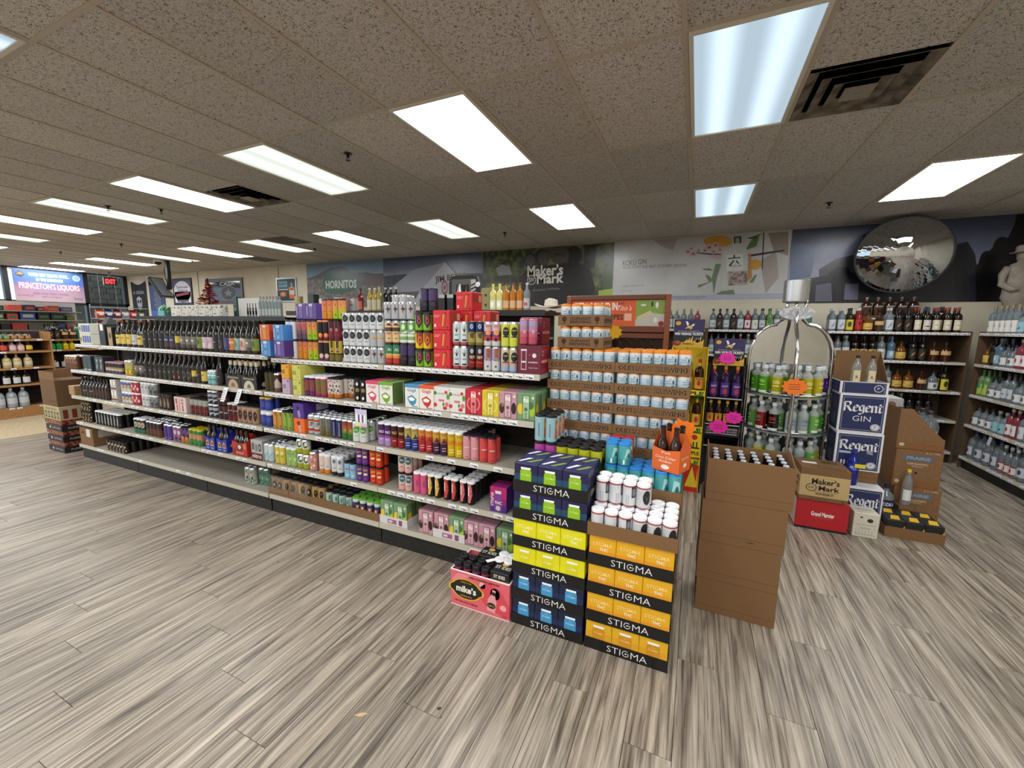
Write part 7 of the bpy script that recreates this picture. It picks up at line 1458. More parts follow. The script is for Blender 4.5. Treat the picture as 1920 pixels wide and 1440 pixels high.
mu.text('ROKU GIN', (1168, 494), (1212, 490), .085, P_('3a3a3e'), 0).text('ALIVE WITH THE BEST OF EVERY SEASON', (1168, 502), (1287, 497), .045, P_('55555a'), 0).text('rokugin.suntory.co.jp', (1166, 537), (1206, 535), .028, P_('55555a'), 0).text('drink responsibly', (1166, 546), (1185, 545), .02, P_('55555a'), 0)
mu.ell(1346, 453, 27, 11, P_('b8862a')).poly([(1305, 473), (1330, 475), (1352, 476), (1352, 478), (1330, 478), (1306, 475)], P_('2a2220')).poly([(1402, 478), (1470, 468), (1471, 471), (1404, 482)], P_('2a2220'))
for px, py, r_ in ((1290, 472, 6), (1300, 476, 7), (1310, 470, 5), (1296, 466, 4), (1330, 464, 8), (1342, 460, 7), (1322, 470, 6), (1338, 472, 6), (1350, 468, 5)): mu.ell(px, py, r_, r_*.8, P_('b79a9c'), 8).ell(px, py, r_*.4, r_*.3, P_('6a4448'), 6)
mu.poly([(1325, 480), (1345, 487), (1352, 482), (1352, 478)], P_('b9989a')).poly([(1397, 470), (1410, 448), (1424, 444), (1418, 462)], P_('56702e')).poly([(1400, 447), (1420, 441), (1430, 437), (1415, 449)], P_('3a4a24')).poly([(1431, 436), (1433, 436), (1430, 505), (1428, 505)], P_('2a2620'))
mu.poly([(1376, 446), (1390, 445), (1391, 462), (1401, 468), (1403, 540), (1352, 541), (1355, 472), (1374, 463)], P_('b4b8b2')).poly([(1376, 444), (1390, 443), (1390, 456), (1376, 457)], P_('2c2e2a')).poly([(1379, 446), (1386, 446), (1387, 456), (1379, 457)], P_('8a8f8a')).poly([(1362, 478), (1393, 476), (1394, 506), (1362, 508)], P_('c9cac4')).poly([(1366, 498), (1375, 488), (1377, 489), (1369, 500)], P_('1c1c1e')).poly([(1381, 488), (1386, 494), (1384, 495), (1379, 490)], P_('1c1c1e')).poly([(1365, 484), (1388, 482), (1388, 484), (1365, 486)], P_('1c1c1e')).poly([(1375, 478), (1378, 478), (1378, 483), (1375, 483)], P_('1c1c1e')).text('ROKU GIN', (1371, 499), (1390, 498), .03, P_('3a3a3e'))
mu.poly([(1364, 510), (1400, 508), (1401, 534), (1365, 536)], speck('pressed_blossom', '5a5a44', 'b49a9c', 16, .4, .6, .3)).ell(1416, 496, 11.5, 10, P_('c08a22')).poly([(1404, 475), (1408, 475), (1410, 520), (1400, 530)], P_('a8763a'))
for q in ([(1338, 552), (1335, 520), (1342, 495), (1352, 495), (1344, 520)], [(1338, 508), (1318, 506), (1316, 504), (1330, 503)], [(1336, 526), (1310, 540), (1308, 535), (1325, 530)], [(1342, 552), (1352, 546), (1375, 543), (1378, 552)], [(1330, 530), (1322, 515), (1330, 517), (1336, 526)], [(1404, 530), (1415, 516), (1420, 515), (1412, 530)]): mu.poly(q, P_('5e7650'))
mu.done()
MB().box(0, .0005, 0, 2.485, .003, .07, P_('9aa2b4')).build('lower_strip', mu.t, (0, 0, -.075)); MB().text(front(0), 'THE HOUSE OF SUNTORY', .2, .045, .5, .025, P_('4a4e5a'), 0).text(front(0), 'The Nature of Japan', .2, .018, .36, .018, P_('4a4e5a'), 0).build('strip_lettering', mu.t, (1.0, 0, -.075))
mu = Mural('dusk farmyard mural with black trees and dark barn', 1.29, 3.715, 1.99, 3.02, gradp('sky_dusk', [(.2, '868ca0'), (.45, '8b92a8'), (.62, '6d7690'), (.85, '475066'), (1., '3f475c')]))
mu.poly([(1480, 470), (1500, 455), (1530, 470), (1520, 520), (1480, 525)], P_('5a6688')).poly([(1535, 505), (1568, 485), (1610, 476), (1640, 500), (1640, 570), (1540, 570)], P_('3e3e44')).poly([(1480, 530), (1540, 518), (1600, 510), (1640, 530), (1640, 575), (1480, 575)], P_('1d1d24')).poly([(1530, 535), (1558, 530), (1560, 565), (1528, 565)], P_('5a5a6c')).poly([(1585, 532), (1610, 532), (1608, 562), (1582, 562)], P_('62627a')).poly([(1552, 515), (1570, 500), (1590, 502), (1600, 520), (1585, 528), (1560, 526)], P_('0f0f12')).poly([(1561, 520), (1565, 520), (1565, 565), (1561, 565)], P_('0f0f12')).poly([(1577, 520), (1581, 520), (1581, 565), (1577, 565)], P_('0f0f12'))
mu.poly([(1640, 545), (1760, 520), (1785, 480), (1795, 457), (1814, 453), (1828, 477), (1832, 510), (1832, 575), (1640, 575)], P_('22242f')).poly([(1790, 470), (1812, 454), (1812, 570), (1790, 570)], P_('1a1c26')).poly([(1828, 500), (1850, 475), (1870, 455), (1890, 445), (1902, 420), (1906, 403), (1935, 395), (1935, 575), (1828, 575)], P_('0b0b0f')).ell(1850, 500, 16, 30, P_('0b0b0f')).ell(1880, 470, 20, 26, P_('0b0b0f')).done()
# cream board under the murals, above the shelving
CRB = M('cdc5af', .7)
struct('trim_1', MB().box(-8.47, YB-.003, 1.4, 3.71, YB-.0005, 1.984, CRB))
# ---- framed posters and banners on the cream wall
def frame(label, c0, c1, mats, pr, fw=.05, cat='picture'):
    (xa, za), (xb, zb) = mpt(*c0), mpt(*c1); w, h = xb-xa, za-zb; t = thing('wall_picture', label, cat, (xa, YB-.03, zb))
    MB().box(fw*.6, .004, fw*.6, w-fw*.6, .028, h-fw*.6, mats[1]).build('picture_board', t)
    for a in ((0, 0, 0, w, .028, fw), (0, 0, h-fw, w, .028, h), (0, 0, fw, fw, .028, h-fw), (w-fw, 0, fw, w, .028, h-fw)): MB().box(*a, mats[0]).build('frame_bar', t)
    m = MB(); pr(m, w, h); m.build('picture_print', t); return t
DKW = M('3a2418', .4)
def pa(m, w, h):
    T, T1, T2 = front(.0035), front(.003), front(.0025)
    m.rect(T, .08, h*.62, w*.55, h*.85, '6fa8b8').text(T1, 'HAPPY', w*.32, h*.74, w*.4, h*.1, '1c3a44', .03).rect(T, .08, h*.5, w*.6, h*.54, 'c4c8c8').disc(T, w*.32, h*.32, w*.16, h*.1, 'c8703a').disc(T1, w*.32, h*.34, w*.08, h*.06, 'd8a02a').rect(T, w*.64, h*.14, w*.9, h*.6, 'c9c0a8').rect(T1, w*.64, h*.14, w*.9, h*.3, 'd0602a').rect(T, w*.73, h*.6, w*.81, h*.78, '8aa89a').rect(T1, w*.66, h*.48, w*.88, h*.58, 'c4562a')
frame('silver framed cocktail poster with orange bottle', (519, 522), (559, 566), (STEEL, M('161c22', .25)), pa, .03)
def pb(m, w, h):
    T, T1 = front(.0035), front(.003); m.disc(T, w*.62, h*.42, w*.22, h*.3, '55585c', 20).disc(T1, w*.62, h*.42, w*.19, h*.26, '1c1a1c', 20).text(T1, 'CASA', w*.6, h*.78, w*.4, h*.14, 'b9b4b0', .02).shape(front(.0025), [(w*.62, h*.6), (w*.66, h*.47), (w*.74, h*.45), (w*.67, h*.38), (w*.70, h*.28), (w*.62, h*.34), (w*.54, h*.28), (w*.57, h*.38), (w*.5, h*.45), (w*.58, h*.47)], '6a6c70').text(T1, 'SOUR', w*.62, h*.15, w*.3, h*.08, '8a8a8c')
frame('large brown framed bar mirror with star emblem', (386, 524), (459, 569), (DKW, M('241f1e', .08)), pb, .09)
def pc(m, w, h):
    T, T1, T2 = front(.0035), front(.003), front(.0025); m.rect(T, .06, .06, w-.06, h-.06, '3a3f74').disc(T1, w*.5, h*.5, w*.45, h*.40, 'd0cfd4', 18).rect(T1, w*.08, h*.1, w*.92, h*.5, 'd0cfd4').text(T2, 'Samuel', w*.5, h*.68, w*.6, h*.11, '2a2f6a', .02).text(T2, 'Adams', w*.52, h*.55, w*.55, h*.1, '2a2f6a', .02).shape(T2, [(w*.15, h*.32), (w*.85, h*.40), (w*.85, h*.5), (w*.15, h*.42)], '8a2a2e').rect(T2, w*.2, h*.12, w*.8, h*.2, '55565c')
frame('black framed beer poster with navy lettering and red ribbon', (324, 523), (364, 572), (BLACK, M('b9b8bc', .4)), pc, .06)
(xa, za), (xb, zb) = mpt(278, 524), mpt(314, 596); w, h = xb-xa, za-zb
t = thing('wall_banner', 'navy paper banner listing lines of gold print', 'banner', (xa, YB-.012, zb)); MB().box(0, 0, 0, w, .004, h, M('2b3568', .5)).build('sheet', t)
m = MB(); T = front(-.0006); m.rect(T, 0, h*.82, w, h, '2a1e3e').disc(T, w*.14, h*.9, w*.1, h*.05, '8a6a4a').text(T, 'HOLIDAY', w*.58, h*.93, w*.6, h*.05, 'c87a3a').text(T, 'HOURS', w*.58, h*.87, w*.4, h*.04, 'c87a3a')
for q in range(12): m.rect(T, w*(.25+.05*(q % 3)), h*(.78-.05*q), w*(.75-.04*(q % 2)), h*(.79-.05*q), 'a8a890')
m.rect(T, 0, 0, w, h*.18, '3a5a9a'); m.build('print', t)
(xa, za), (xb, zb) = mpt(246, 528), mpt(281, 598); w, h = xb-xa, za-zb
t = thing('cloth_banner', 'black cloth banner with a pale skull drawing', 'banner', (xa, YB-.02, zb)); m = MB(); N = 8
V_ = [(w*i/N, .006*sin(i*2.1), (h-.1*h*sin(pi*i/N)*(1 if r else 0)) if r else 0) for r in (0, 1) for i in range(N+1)]; m.add(V_, [(i, i+1, N+2+i, N+1+i) for i in range(N)], M('17171b', .8)); m.build('cloth', t)
m = MB(); T, T1 = front(-.009), front(-.0096); m.text(T, 'A GENIA', w*.5, h*.70, w*.75, h*.09, '9a9a9c', .01).shape(T, [(w*.32, h*.55), (w*.5, h*.6), (w*.66, h*.54), (w*.68, h*.4), (w*.58, h*.25), (w*.5, h*.14), (w*.44, h*.25), (w*.33, h*.38)], '9c9ca0').disc(T1, w*.42, h*.46, w*.07, h*.05, '17171b', 8).disc(T1, w*.58, h*.46, w*.07, h*.05, '17171b', 8).shape(T1, [(w*.48, h*.38), (w*.53, h*.38), (w*.5, h*.42)], '17171b').rect(T1, w*.42, h*.28, w*.58, h*.32, '3a3a40').text(T, 'BREWING', w*.5, h*.05, w*.7, h*.05, '77777a'); m.build('print', t)
for px in (370, 522): x, z = mpt(px, 510); tag(MB().tube([(x, YB-.006, 1.4), (x, YB-.006, 3.0)], .008, M('8f866f', .5), 6).build('wall_conduit'), 'thin painted conduit running down the cream wall %s' % ('by the bar mirror' if px < 400 else 'by the cocktail poster'), 'conduit')
# ================================================================== REAR GONDOLA TOPS, FAR LEFT, WINDOWS
GB = M('1c1a1a', .5)
def rear(label, x0, x1, y0, zt):
    t = thing('rear_gondola', label, 'shelving', (x0, y0, 0)); W = x1-x0
    MB().box(0, .3, 0, W, .33, zt-.04, DARKB).build('back_panel', t); MB().box(0, .0, 0, W, .62, .14, KICK).build('base', t)
    for z in (.5, .85, 1.2, 1.5): MB().box(0, .02, z-.025, W, .299, z, SHELFW).build('shelf', t)
    s = MB().box(0, .02, zt-.035, W, .60, zt, GB).build('top_shelf', t); MB().box(0, .01, zt-.05, W, .019, zt+.012, GB).build('front_rail', s)
    return t
ZR = 1.775; ZL = 1.70
rear('rear gondola with bottles and props on its black top shelf', -5.2, -1.30, 2.95, ZR); rear('rear gondola carrying the red tinsel tree', -9.2, -5.22, 2.95, ZL)
D('wyel', 'pale lemonade bottle with yellow cap', 'wine', 'c9bf74', (.1, .4, 'd6d3b8', 1.1), 'd8c414', None, None, [('d', 0, .25, .5, .1, 'f0eed8')])
D('wamb', 'amber wine bottle with tan label', 'wine', 'a8661c', (.12, .38, 'c9a078', 1.2), '6a3a1a')
D('wdk', 'dark bottle with white neck cap', 'wine', '1c1412', (.15, .4, '8a8a8c', 1.1), 'c4c6ca')
D('wgold', 'straw coloured bottle with white label', 'wine', 'b59a4a', (.1, .5, 'c9c2a8', 1.2), 'd0ccc0')
D('wclr', 'clear bottle with red label', 'wine', clear, (.1, .45, 'b4a8a8', 1.2), 'b9bcc0', None, None, [('r', -.5, .2, .5, .3, 'a83a44')], .4)
D('wred', 'red bottle with black cap', 'wine', '7a1c1c', (.1, .45, 'c46a5a', 1.2), '1c1a1a')
D('tallg', 'tall slender straw bottle with silver neck', 'slimb', 'a89a4a', (.1, .5, 'c4c0a4', 1.1), 'b9bcb8')
def onrear(px, key, n=1, y=3.06, rows=1, st=None, where='on the rear gondola top', z=ZR):
    R = PROF[BOT[key][1]][0]
    for i in range(n):
        x = free('rear', xat(px, y, z+.1)+i*2*R*1.05, 2*R*1.05, y-R, y+R, z, z+.3)+R*1.02; bottle(key, (x, y, z+.001), where)
for px, k, n in ((672, 'wred', 1), (690, 'wgold', 2), (706, 'tallg', 1), (719, 'wdk', 3), (919, 'wyel', 2), (943, 'wamb', 3), (970, 'wclr', 1)): onrear(px, k, n)
B('wgift', 'olive gift carton with ornament prints', .20, .12, .26, '8a8352', [('d', -.2, .7, .08, .06, '2a2a22'), ('d', -.2, .28, .08, .06, '2a2a22'), ('d', .25, .72, .05, .04, '5a5638'), ('r', .02, .05, .04, .95, '6a6440')])
carton('wgift', (xat(902, 3.1, 1.9)+.1, 3.1, ZR+.001), 'on rear gondola top')
B('pinkgift', 'pale pink gift carton', .16, .12, .2, 'b98f8f', [('r', -.5, .8, -.1, 1, 'd8c8c8'), ('t', 'GIFT', 0, .5, .5, .1, '6a3a3a')]); B('whitegift', 'white gift carton', .11, .1, .19, 'c6c4be', [('r', -.3, .5, .3, .56, '55555a')]); B('darkgift', 'dark green gift carton', .12, .1, .26, '1f2e28', [('r', -.3, .1, .3, .2, '8a8a84')])
for px, k in ((577, 'darkgift'), (598, 'whitegift'), (627, 'pinkgift'), (640, 'whitegift')): carton(k, (xat(px, 3.15, 1.9)+BOXES[k][1]/2, 3.15+(.12 if px == 640 else 0), (ZL if xat(px, 3.15, 1.9)+.17 < -5.22 else ZR)+.001), 'on rear gondola top by agave mural')
B('blacktin', 'black round tin with silver lid', .09, .09, .21, '141416', [('r', -.5, .8, .5, 1., 'b9bcc0')], None, 'b9bcc0')
for px in (787, 805, 822, 838): carton('blacktin', (xat(px, 3.2, 1.9)+.045, 3.2, ZR+.001), 'on rear gondola top by barn mural')
# red cartons stacked further back on the top shelf of the cans side
x0 = xat(855, 1.385, 1.75)
for n in range(4): carton('redbox', (x0+.064, 1.385, 1.3265+n*.1297), 'in the rear pile on top shelf')
for n in range(3): carton('redbox', (x0+.064+.131, 1.40, 1.3265+n*.1297), 'in the rear pile on top shelf')
# white cowboy hat on a black stand
hx = xat(1016, 3.12, 1.75); t = thing('cowboy_hat', 'white felt cowboy hat with curled brim on a stand', 'hat', (hx+.03, 3.33, ZR+.001)); FELT = M('d0c8b8', .9)
MB().lathe([(.06, 0), (.06, .01), (.02, .015), (.02, .02)], 14, GB).build('stand', t)
m = MB(); n_ = 28; rg = []
for r_, z, q in ((.075, .05, 0), (.19, .045, 1), (.192, .05, 1), (.08, .06, 0), (.078, .09, 0), (.07, .135, 0), (.055, .15, 0), (.02, .138, 0)): rg.append([(r_*cos(2*pi*i/n_), r_*.8*sin(2*pi*i/n_), z+(.045*cos(2*pi*i/n_)**2*(1 if q else .15) if q else 0)+(-.012*(abs(cos(2*pi*i/n_)) > .6) if z > .14 else 0)) for i in range(n_)])
m.add([p for r in rg for p in r], [(j*n_+i, j*n_+(i+1) % n_, (j+1)*n_+(i+1) % n_, (j+1)*n_+i) for j in range(len(rg)-1) for i in range(n_)]+[tuple(range((len(rg)-1)*n_, len(rg)*n_))], FELT, True); m.build('hat_body', t); m = MB().lathe([(.081, .058), (.081, .07)], 24, M('a89c86', .8), cap=False); o = m.build('hat_band', t); o.scale = (1, .8, 1)
# lantern display sign (black arched board with silver lamp picture and striped post)
lx = xat(842, 3.3, 2.); t = thing('lantern_display', 'black arched display with silver lamp and striped posts', 'display', (lx, 3.3, ZR+.001)); w, h = .42, .44
P = [(0, 0), (w, 0), (w, h*.8), (w*.94, h*.96), (w*.8, h), (w*.2, h), (w*.06, h*.96), (0, h*.8)]; n = len(P)
MB().add([(u, 0, v) for u, v in P]+[(u, .03, v) for u, v in P], [tuple(range(n)), tuple(range(2*n-1, n-1, -1))]+[(i, i+n, (i+1) % n+n, (i+1) % n) for i in range(n)], GB).build('board', t)
m = MB(); T, T1 = front(-.0008), front(-.0012); m.rect(T, w*.1, h*.08, w*.9, h*.9, '5f5a55').rect(T1, w*.25, h*.1, w*.68, h*.75, '1a191c').rect(T1, w*.74, h*.1, w*.9, h*.88, 'b4b4b8')
for q in range(7): m.shape(front(-.0016), [(w*.74, h*(.1+q*.1)), (w*.9, h*(.16+q*.1)), (w*.9, h*(.2+q*.1)), (w*.74, h*(.14+q*.1))], '1a191c')
m.build('board_print', t); MB().lathe([(.02, .12), (.045, .14), (.045, .17), (.03, .2), (.035, .24), (.02, .3), (.012, .33)], 14, STEEL, cx=w*.46, cy=-.06).build('lamp', t)
MB().tube([(w*.3, -.006, .34), (w*.36, -.01, .2), (w*.46, -.012, .14), (w*.56, -.01, .2), (w*.62, -.006, .34)], .004, M('a89448', .3, .8), 5).build('chain', t); MB().lathe([(.03, 0), (.03, .012)], 16, WHITE).build('badge', t, (w*1.0, -.02, h*.74)).rotation_euler = (pi/2, 0, 0)
# red tinsel tree, floral boxes, gift boxes on the far end
tx = xat(393, 3.36, 1.9); t = thing('tinsel_tree', 'red tinsel tabletop tree with gold ornaments', 'tree', (tx, 3.36, ZL+.001)); t.scale = (1.35, 1.35, 1.45); TRD = speck('red_tinsel', '6a0d14', 'a81e28', 60, .4, .6, .4); g = random.Random(5)
MB().tube([(0, 0, 0), (0, 0, .46)], .012, M('3a0a0c'), 6).build('trunk', t)
m = MB()
for k in range(260):
    z = g.random()**.8*.40+.04; r_ = (.46-z)*.42*(.6+.5*g.random()); a = g.random()*2*pi; c, s = cos(a), sin(a); tz = z-.02+g.uniform(-.02, .03)
    m.add([(0, 0, z), (c*r_-s*.012, s*r_+c*.012, tz), (c*r_*1.1, s*r_*1.1, tz+.012), (c*r_+s*.012, s*r_-c*.012, tz)], [(0, 1, 2, 3)], TRD)
m.build('branches', t)['kind'] = 'stuff'
for k in range(9): z = .08+.035*k; a = k*2.3; r_ = (.46-z)*.36; MB().lathe([(.002, -.014), (.012, -.007), (.014, 0), (.012, .007), (.002, .014)], 8, M('c98a5a', .3, .5)).build('ornament', t, (r_*cos(a), -abs(r_*sin(a))-.005, z))
FLO = speck('floral_print', '3a4a44', 'ccc8c0', 30, .38, .46, .5)
fx = xat(320, 2.98, 1.78)
for n, w_ in enumerate((.30, .46, .36, .22)):
    x = fx; fx += w_+.012; t = thing('floral_box', 'white gift box with leafy print, %s' % ('beside teal paper', 'widest in the row', 'under the tinsel tree', 'at the row end')[n], 'box', (x, 2.985, ZL+.001)); MB().cbox(0, 0, 0, w_, .11, .19, FLO, .003).build('box_body', t); MB().box(-.002, -.002, .15, w_+.002, .112, .192, FLO).build('box_lid', t)
t = thing('tissue_bag', 'teal tissue paper bag with green leaves', 'bag', (xat(320, 2.98, 1.78)-.42, 2.99, ZL+.001)); m = MB(); g = random.Random(2)
MB().cbox(0, 0, 0, .2, .12, .1, M('5f9a9a', .6), .004).build('bag_body', t)
for k in range(22): u, s = g.uniform(0, .3), g.uniform(.03, .07); z = g.uniform(.08, .16); m.add([(u-s, .03, z), (u, .0, z-.02), (u+s, .04, z+.02), (u, .06, z+s)], [(0, 1, 2, 3)], ('5fa8a4', '7ab8b0', '3f7a3a')[k % 3])
m.build('tissue', t)['kind'] = 'stuff'
t = thing('glass_display', 'white framed display card with dark bottles pictured', 'display', (xat(447, 3.2, 1.9), 3.2, ZL+.001)); MB().box(0, 0, 0, .5, .02, .30, M('c6c4c0')).build('card', t); m = MB(); T = front(-.0008)
for k, u in enumerate((.2, .26, .33, .4)): m.rect(T, u, .02, u+.045, .15, '2a2c30').rect(T, u+.012, .15, u+.033, .22, '1a1a1c').rect(T, u+.005, .05, u+.04, .1, '6a6a6c')
m.build('print', t); t = thing('teal_carton', 'tall dark teal bottle carton', 'carton', (xat(437, 3.2, 1.9), 3.2, ZL+.001)); MB().cbox(0, 0, 0, .09, .09, .33, M('1f3f42', .4), .003).build('carton_body', t); MB().box(.01, -.0012, .1, .08, -.0004, .16, M('7a8a88')).build('label', t)
D('mini', 'small clear bottle lying in display', 'slimb', '8a9290', (.1, .4, '9aa09a', 1.0), '6a6e6c', None, None, (), .3)
for k in range(7): onrear(487+k*6, 'mini', 1, 3.12, z=ZL)
t = thing('jar_stack', 'tall pale yellow stacked paper cups', 'cups', (xat(561, 3.2, 1.9), 3.2, ZL+.001)); 
for k in range(9): MB().lathe([(.055, k*.034), (.06, k*.034+.033)], 16, M('a89c6c', .6)).build('cup', t)
# ---- ceiling hung screen on black pole
t = thing('hanging_screen', 'flat black screen tilted on a black ceiling pole', 'screen', (-11.25, 4.57, ZC)); MB().box(-.035, -.035, -.62, .035, .035, 0, BLACK).build('pole', t); MB().box(-.03, -.05, -.66, .03, .03, -.6, BLACK).build('yoke', t); o = MB().cbox(-.20, -.03, -.26, .20, .03, .26, M('101114', .25), .006).build('screen', t, (-.15, -.1, -.62)); o.rotation_euler = (radians(-30), 0, radians(118))
o = MB().rect(front(-.0308), -.18, -.23, .18, .23, M('8a92a0', .1)).build('display_glass', t, (-.15, -.1, -.62)); o.rotation_euler = (radians(-30), 0, radians(118))
MB().tube([(-.04, 0, -.02), (-.16, 0, -.2), (-.14, 0, -.4), (-.04, 0, -.55)], .008, BLACK, 6).build('cable', t)
# ---- exit sign, window signs
t = thing('exit_sign', 'lit red exit sign hanging by the window wall', 'sign', (-15.5, 5.05, 2.65)); MB().box(-.02, 0, 0, .02, .30, .21, M('c9c6c2')).build('housing', t); MB().box(-.01, .12, .21, .01, .18, ZC-2.65-.005, M('8a8a88')).build('mount', t); MB().box(.0202, .0, .0, .024, .3, .21, M('3a3436', .3)).build('face', t)
MB().text(right(.0246, .15, .1), 'EXIT', 0, 0, .23, .13, M('ff2a30', .5, 0, 0, 0, 4.), .03).build('letters', t)
xw = XL+.035
t = thing('window_sign', 'blue and pink store banner across the upper window', 'sign', (xw, 3.62, 2.13)); w, h = 1.38, .86
BAN = gradp('banner_fade', [(.1, 'a8909a'), (.4, '94748a'), (.62, '4a62a0'), (1., '456aa8')]); BAN.node_tree.nodes['Principled BSDF'].inputs['Emission Strength'].default_value = .05  # emission in sheet and white letters stands in for daylight behind them
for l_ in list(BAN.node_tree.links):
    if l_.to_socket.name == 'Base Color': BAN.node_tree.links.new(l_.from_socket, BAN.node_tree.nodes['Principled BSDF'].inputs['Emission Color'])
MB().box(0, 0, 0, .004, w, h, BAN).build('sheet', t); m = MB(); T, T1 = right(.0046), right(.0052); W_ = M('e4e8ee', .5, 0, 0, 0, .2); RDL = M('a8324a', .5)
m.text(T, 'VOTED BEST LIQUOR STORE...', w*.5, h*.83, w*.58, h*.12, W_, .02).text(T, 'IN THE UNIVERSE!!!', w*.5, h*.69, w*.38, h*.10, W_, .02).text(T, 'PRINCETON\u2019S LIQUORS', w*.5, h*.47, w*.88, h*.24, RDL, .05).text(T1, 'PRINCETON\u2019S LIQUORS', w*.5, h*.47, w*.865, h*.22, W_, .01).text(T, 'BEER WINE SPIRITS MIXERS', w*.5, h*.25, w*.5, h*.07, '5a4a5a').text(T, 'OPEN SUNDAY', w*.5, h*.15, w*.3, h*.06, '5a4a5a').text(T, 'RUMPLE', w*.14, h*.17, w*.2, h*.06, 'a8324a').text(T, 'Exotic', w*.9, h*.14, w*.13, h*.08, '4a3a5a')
m.shape(T, [(w*.03, h*.82), (w*.1, h*.94), (w*.17, h*.82), (w*.1, h*.72)], '3a3a44').shape(T1, [(w*.05, h*.82), (w*.1, h*.9), (w*.15, h*.82)], 'c07a3a').disc(T, w*.9, h*.82, w*.06, h*.1, 'b4c4dc', 12).disc(T1, w*.9, h*.82, w*.045, h*.075, '7a9ac8', 12); m.build('lettering', t)
t = thing('paper_sign', 'small white and teal hanging paper sign at the window', 'sign', (xw+.6, 5.05, 1.66)); MB().box(0, 0, 0, .004, .5, .3, M('c4ccca')).build('sheet', t); MB().text(right(.0046), 'CUTWATER', .27, .2, .36, .06, '3a3f44').text(right(.0046), 'COCKTAILS', .29, .11, .3, .05, '3a3f44').disc(right(.0046), .1, .06, .09, .045, '5fa090').build('print', t); [MB().tube([(.002, q, .3), (.002, q, ZC-1.665)], .003, M('c4c4c4'), 4).build('string', t) for q in (.06, .44)]
tag(MB().box(XL+.031, 5.3, 0.002, XL+.4, 5.9, 1.46, M('c8cacc')).build('white_cabinet'), 'plain white cabinet below the window corner', 'cabinet'); tag(MB().box(XL+.03, 6.0, 1.95, XL+.3, 6.04, 2.08, M('c0b8a4')).build('alarm_box'), 'cream alarm box at the window corner', 'box')
tag(MB().box(XL-.015, 3.55, .9, XL-.012, 3.9, 2.05, M('c4d8e4', .5, 0, 0, 0, .5)).build('posted_film'), 'pale backlit film posted inside lower window', 'poster')  # film's own emission imitates daylight shining through it
# ---- wooden shelving far left
w1_ = shelfunit('oak_shelving', 'oak shelving of liqueurs beside the beige carpet', (-10.05, .55, 0), pi/2, 1.57, .4, (.175, .551, .827, 1.10, 1.297), 1.42, False, True, .17, False, WOODH, WOOD, DARKB, .25, WOODH)
MB().box(.0, -.006, 0, 1.55, .028, .15, WOODH).build('wood_plinth', w1_)
w2_ = shelfunit('oak_shelving', 'oak shelving with fruit shaped bottles behind', (-10.85, 2.30, 0), pi/2, 1.5, .4, (.35, .714, 1.065, 1.26), 1.28, True, True, .17, False, WOODH, WOOD, DARKB, .3, WOODH)
for k, d_, p_, gl, lb, cp in (('o_mix', 'short jar of mixer', 'squat', '5a3a2a', (.15, .5, '8a6a6a', 1.2), '2a2a2a'), ('o_red', 'small bottle with scarlet label', 'squat', '6a2a22', (.15, .55, 'c8402a', 1.2), '2a1c1a'), ('o_pink', 'small pale pink bottle', 'squat', 'b08a86', (.15, .5, 'c9b0b0', 1.2), '55504c'), ('o_yel', 'small bottle with yellow label', 'squat', '3a2a1a', (.15, .55, 'd0b02a', 1.2), '2a2a2a'), ('o_olive', 'olive green liqueur jug', 'squat', '8a8c3a', (.2, .45, 'a8a85a', 1.0), '4a4a2a'), ('o_tan', 'cream coloured liqueur bottle', 'squat', 'a8966a', (.2, .45, 'c4b89a', 1.0), '6a5a3a'), ('o_blue', 'large blue mouthwash coloured jug', 'jug', '1c3f9a', (.3, .5, '3a5ab0', .9), 'b4b4b8'), ('o_clr', 'large clear jug with white label', 'jug', clear, (.2, .5, 'b4b8bc', 1.1), 'c4c6c8'), ('o_ylc', 'large clear jug with yellow cap', 'jug', clear, (.2, .5, 'c9c4a0', 1.1), 'd8c41c'), ('o_dk', 'dark jug with white label', 'squat', '1a1412', (.1, .5, 'c4c4c4', .9), '1a1a1a'), ('o_lime', 'green lime shaped squeeze bottle', 'squat', '2f8a3a', None, '2f8a3a'), ('o_lem', 'yellow lemon shaped squeeze bottle', 'squat', 'd0b41c', None, 'd0b41c')):
    D(k, d_, p_, gl, lb, cp)
PROF['squatm'] = (.042, PROF['squat'][1], .165); PNAME['squatm'] = 'mixer_jar'
for k in ('o_mix', 'o_red', 'o_pink', 'o_yel', 'o_lime', 'o_lem'): BOT[k] = (BOT[k][0], 'squatm')+BOT[k][2:]
ow = 'on the oak shelving'
shelfrow(w1_, .35, 1.57, 1.42-.0, [], ow); 
shelfrow(w1_, .3, 1.57, 1.10, [('o_pink', 4), ('o_mix', 3), ('o_red', 1), ('o_pink', 2), ('o_yel', 1)], 'on upper oak shelf'); shelfrow(w1_, .3, 1.57, .827, [('o_dk', 3), ('o_olive', 2), ('o_tan', 4)], 'on middle oak shelf'); shelfrow(w1_, .3, 1.57, .175, [('o_clr', 3), ('o_ylc', 1), ('o_clr', 3)], 'on lowest oak shelf')
PROF['jugs'] = (.058, PROF['jug'][1], .235); PNAME['jugs'] = 'small_jug'; D('o_blue2', 'blue glass jug', 'jugs', '1c3f9a', (.3, .5, '3a5ab0', .9), 'b4b4b8'); D('o_clr2', 'grey glass jug with pale label', 'jugs', '6a7074', (.2, .5, '9aa0a4', 1.), '3a3c40')
shelfrow(w1_, .3, 1.57, .551, [('o_clr2', 4), ('o_blue2', 1), ('o_dk', 3)], 'on lower oak shelf')
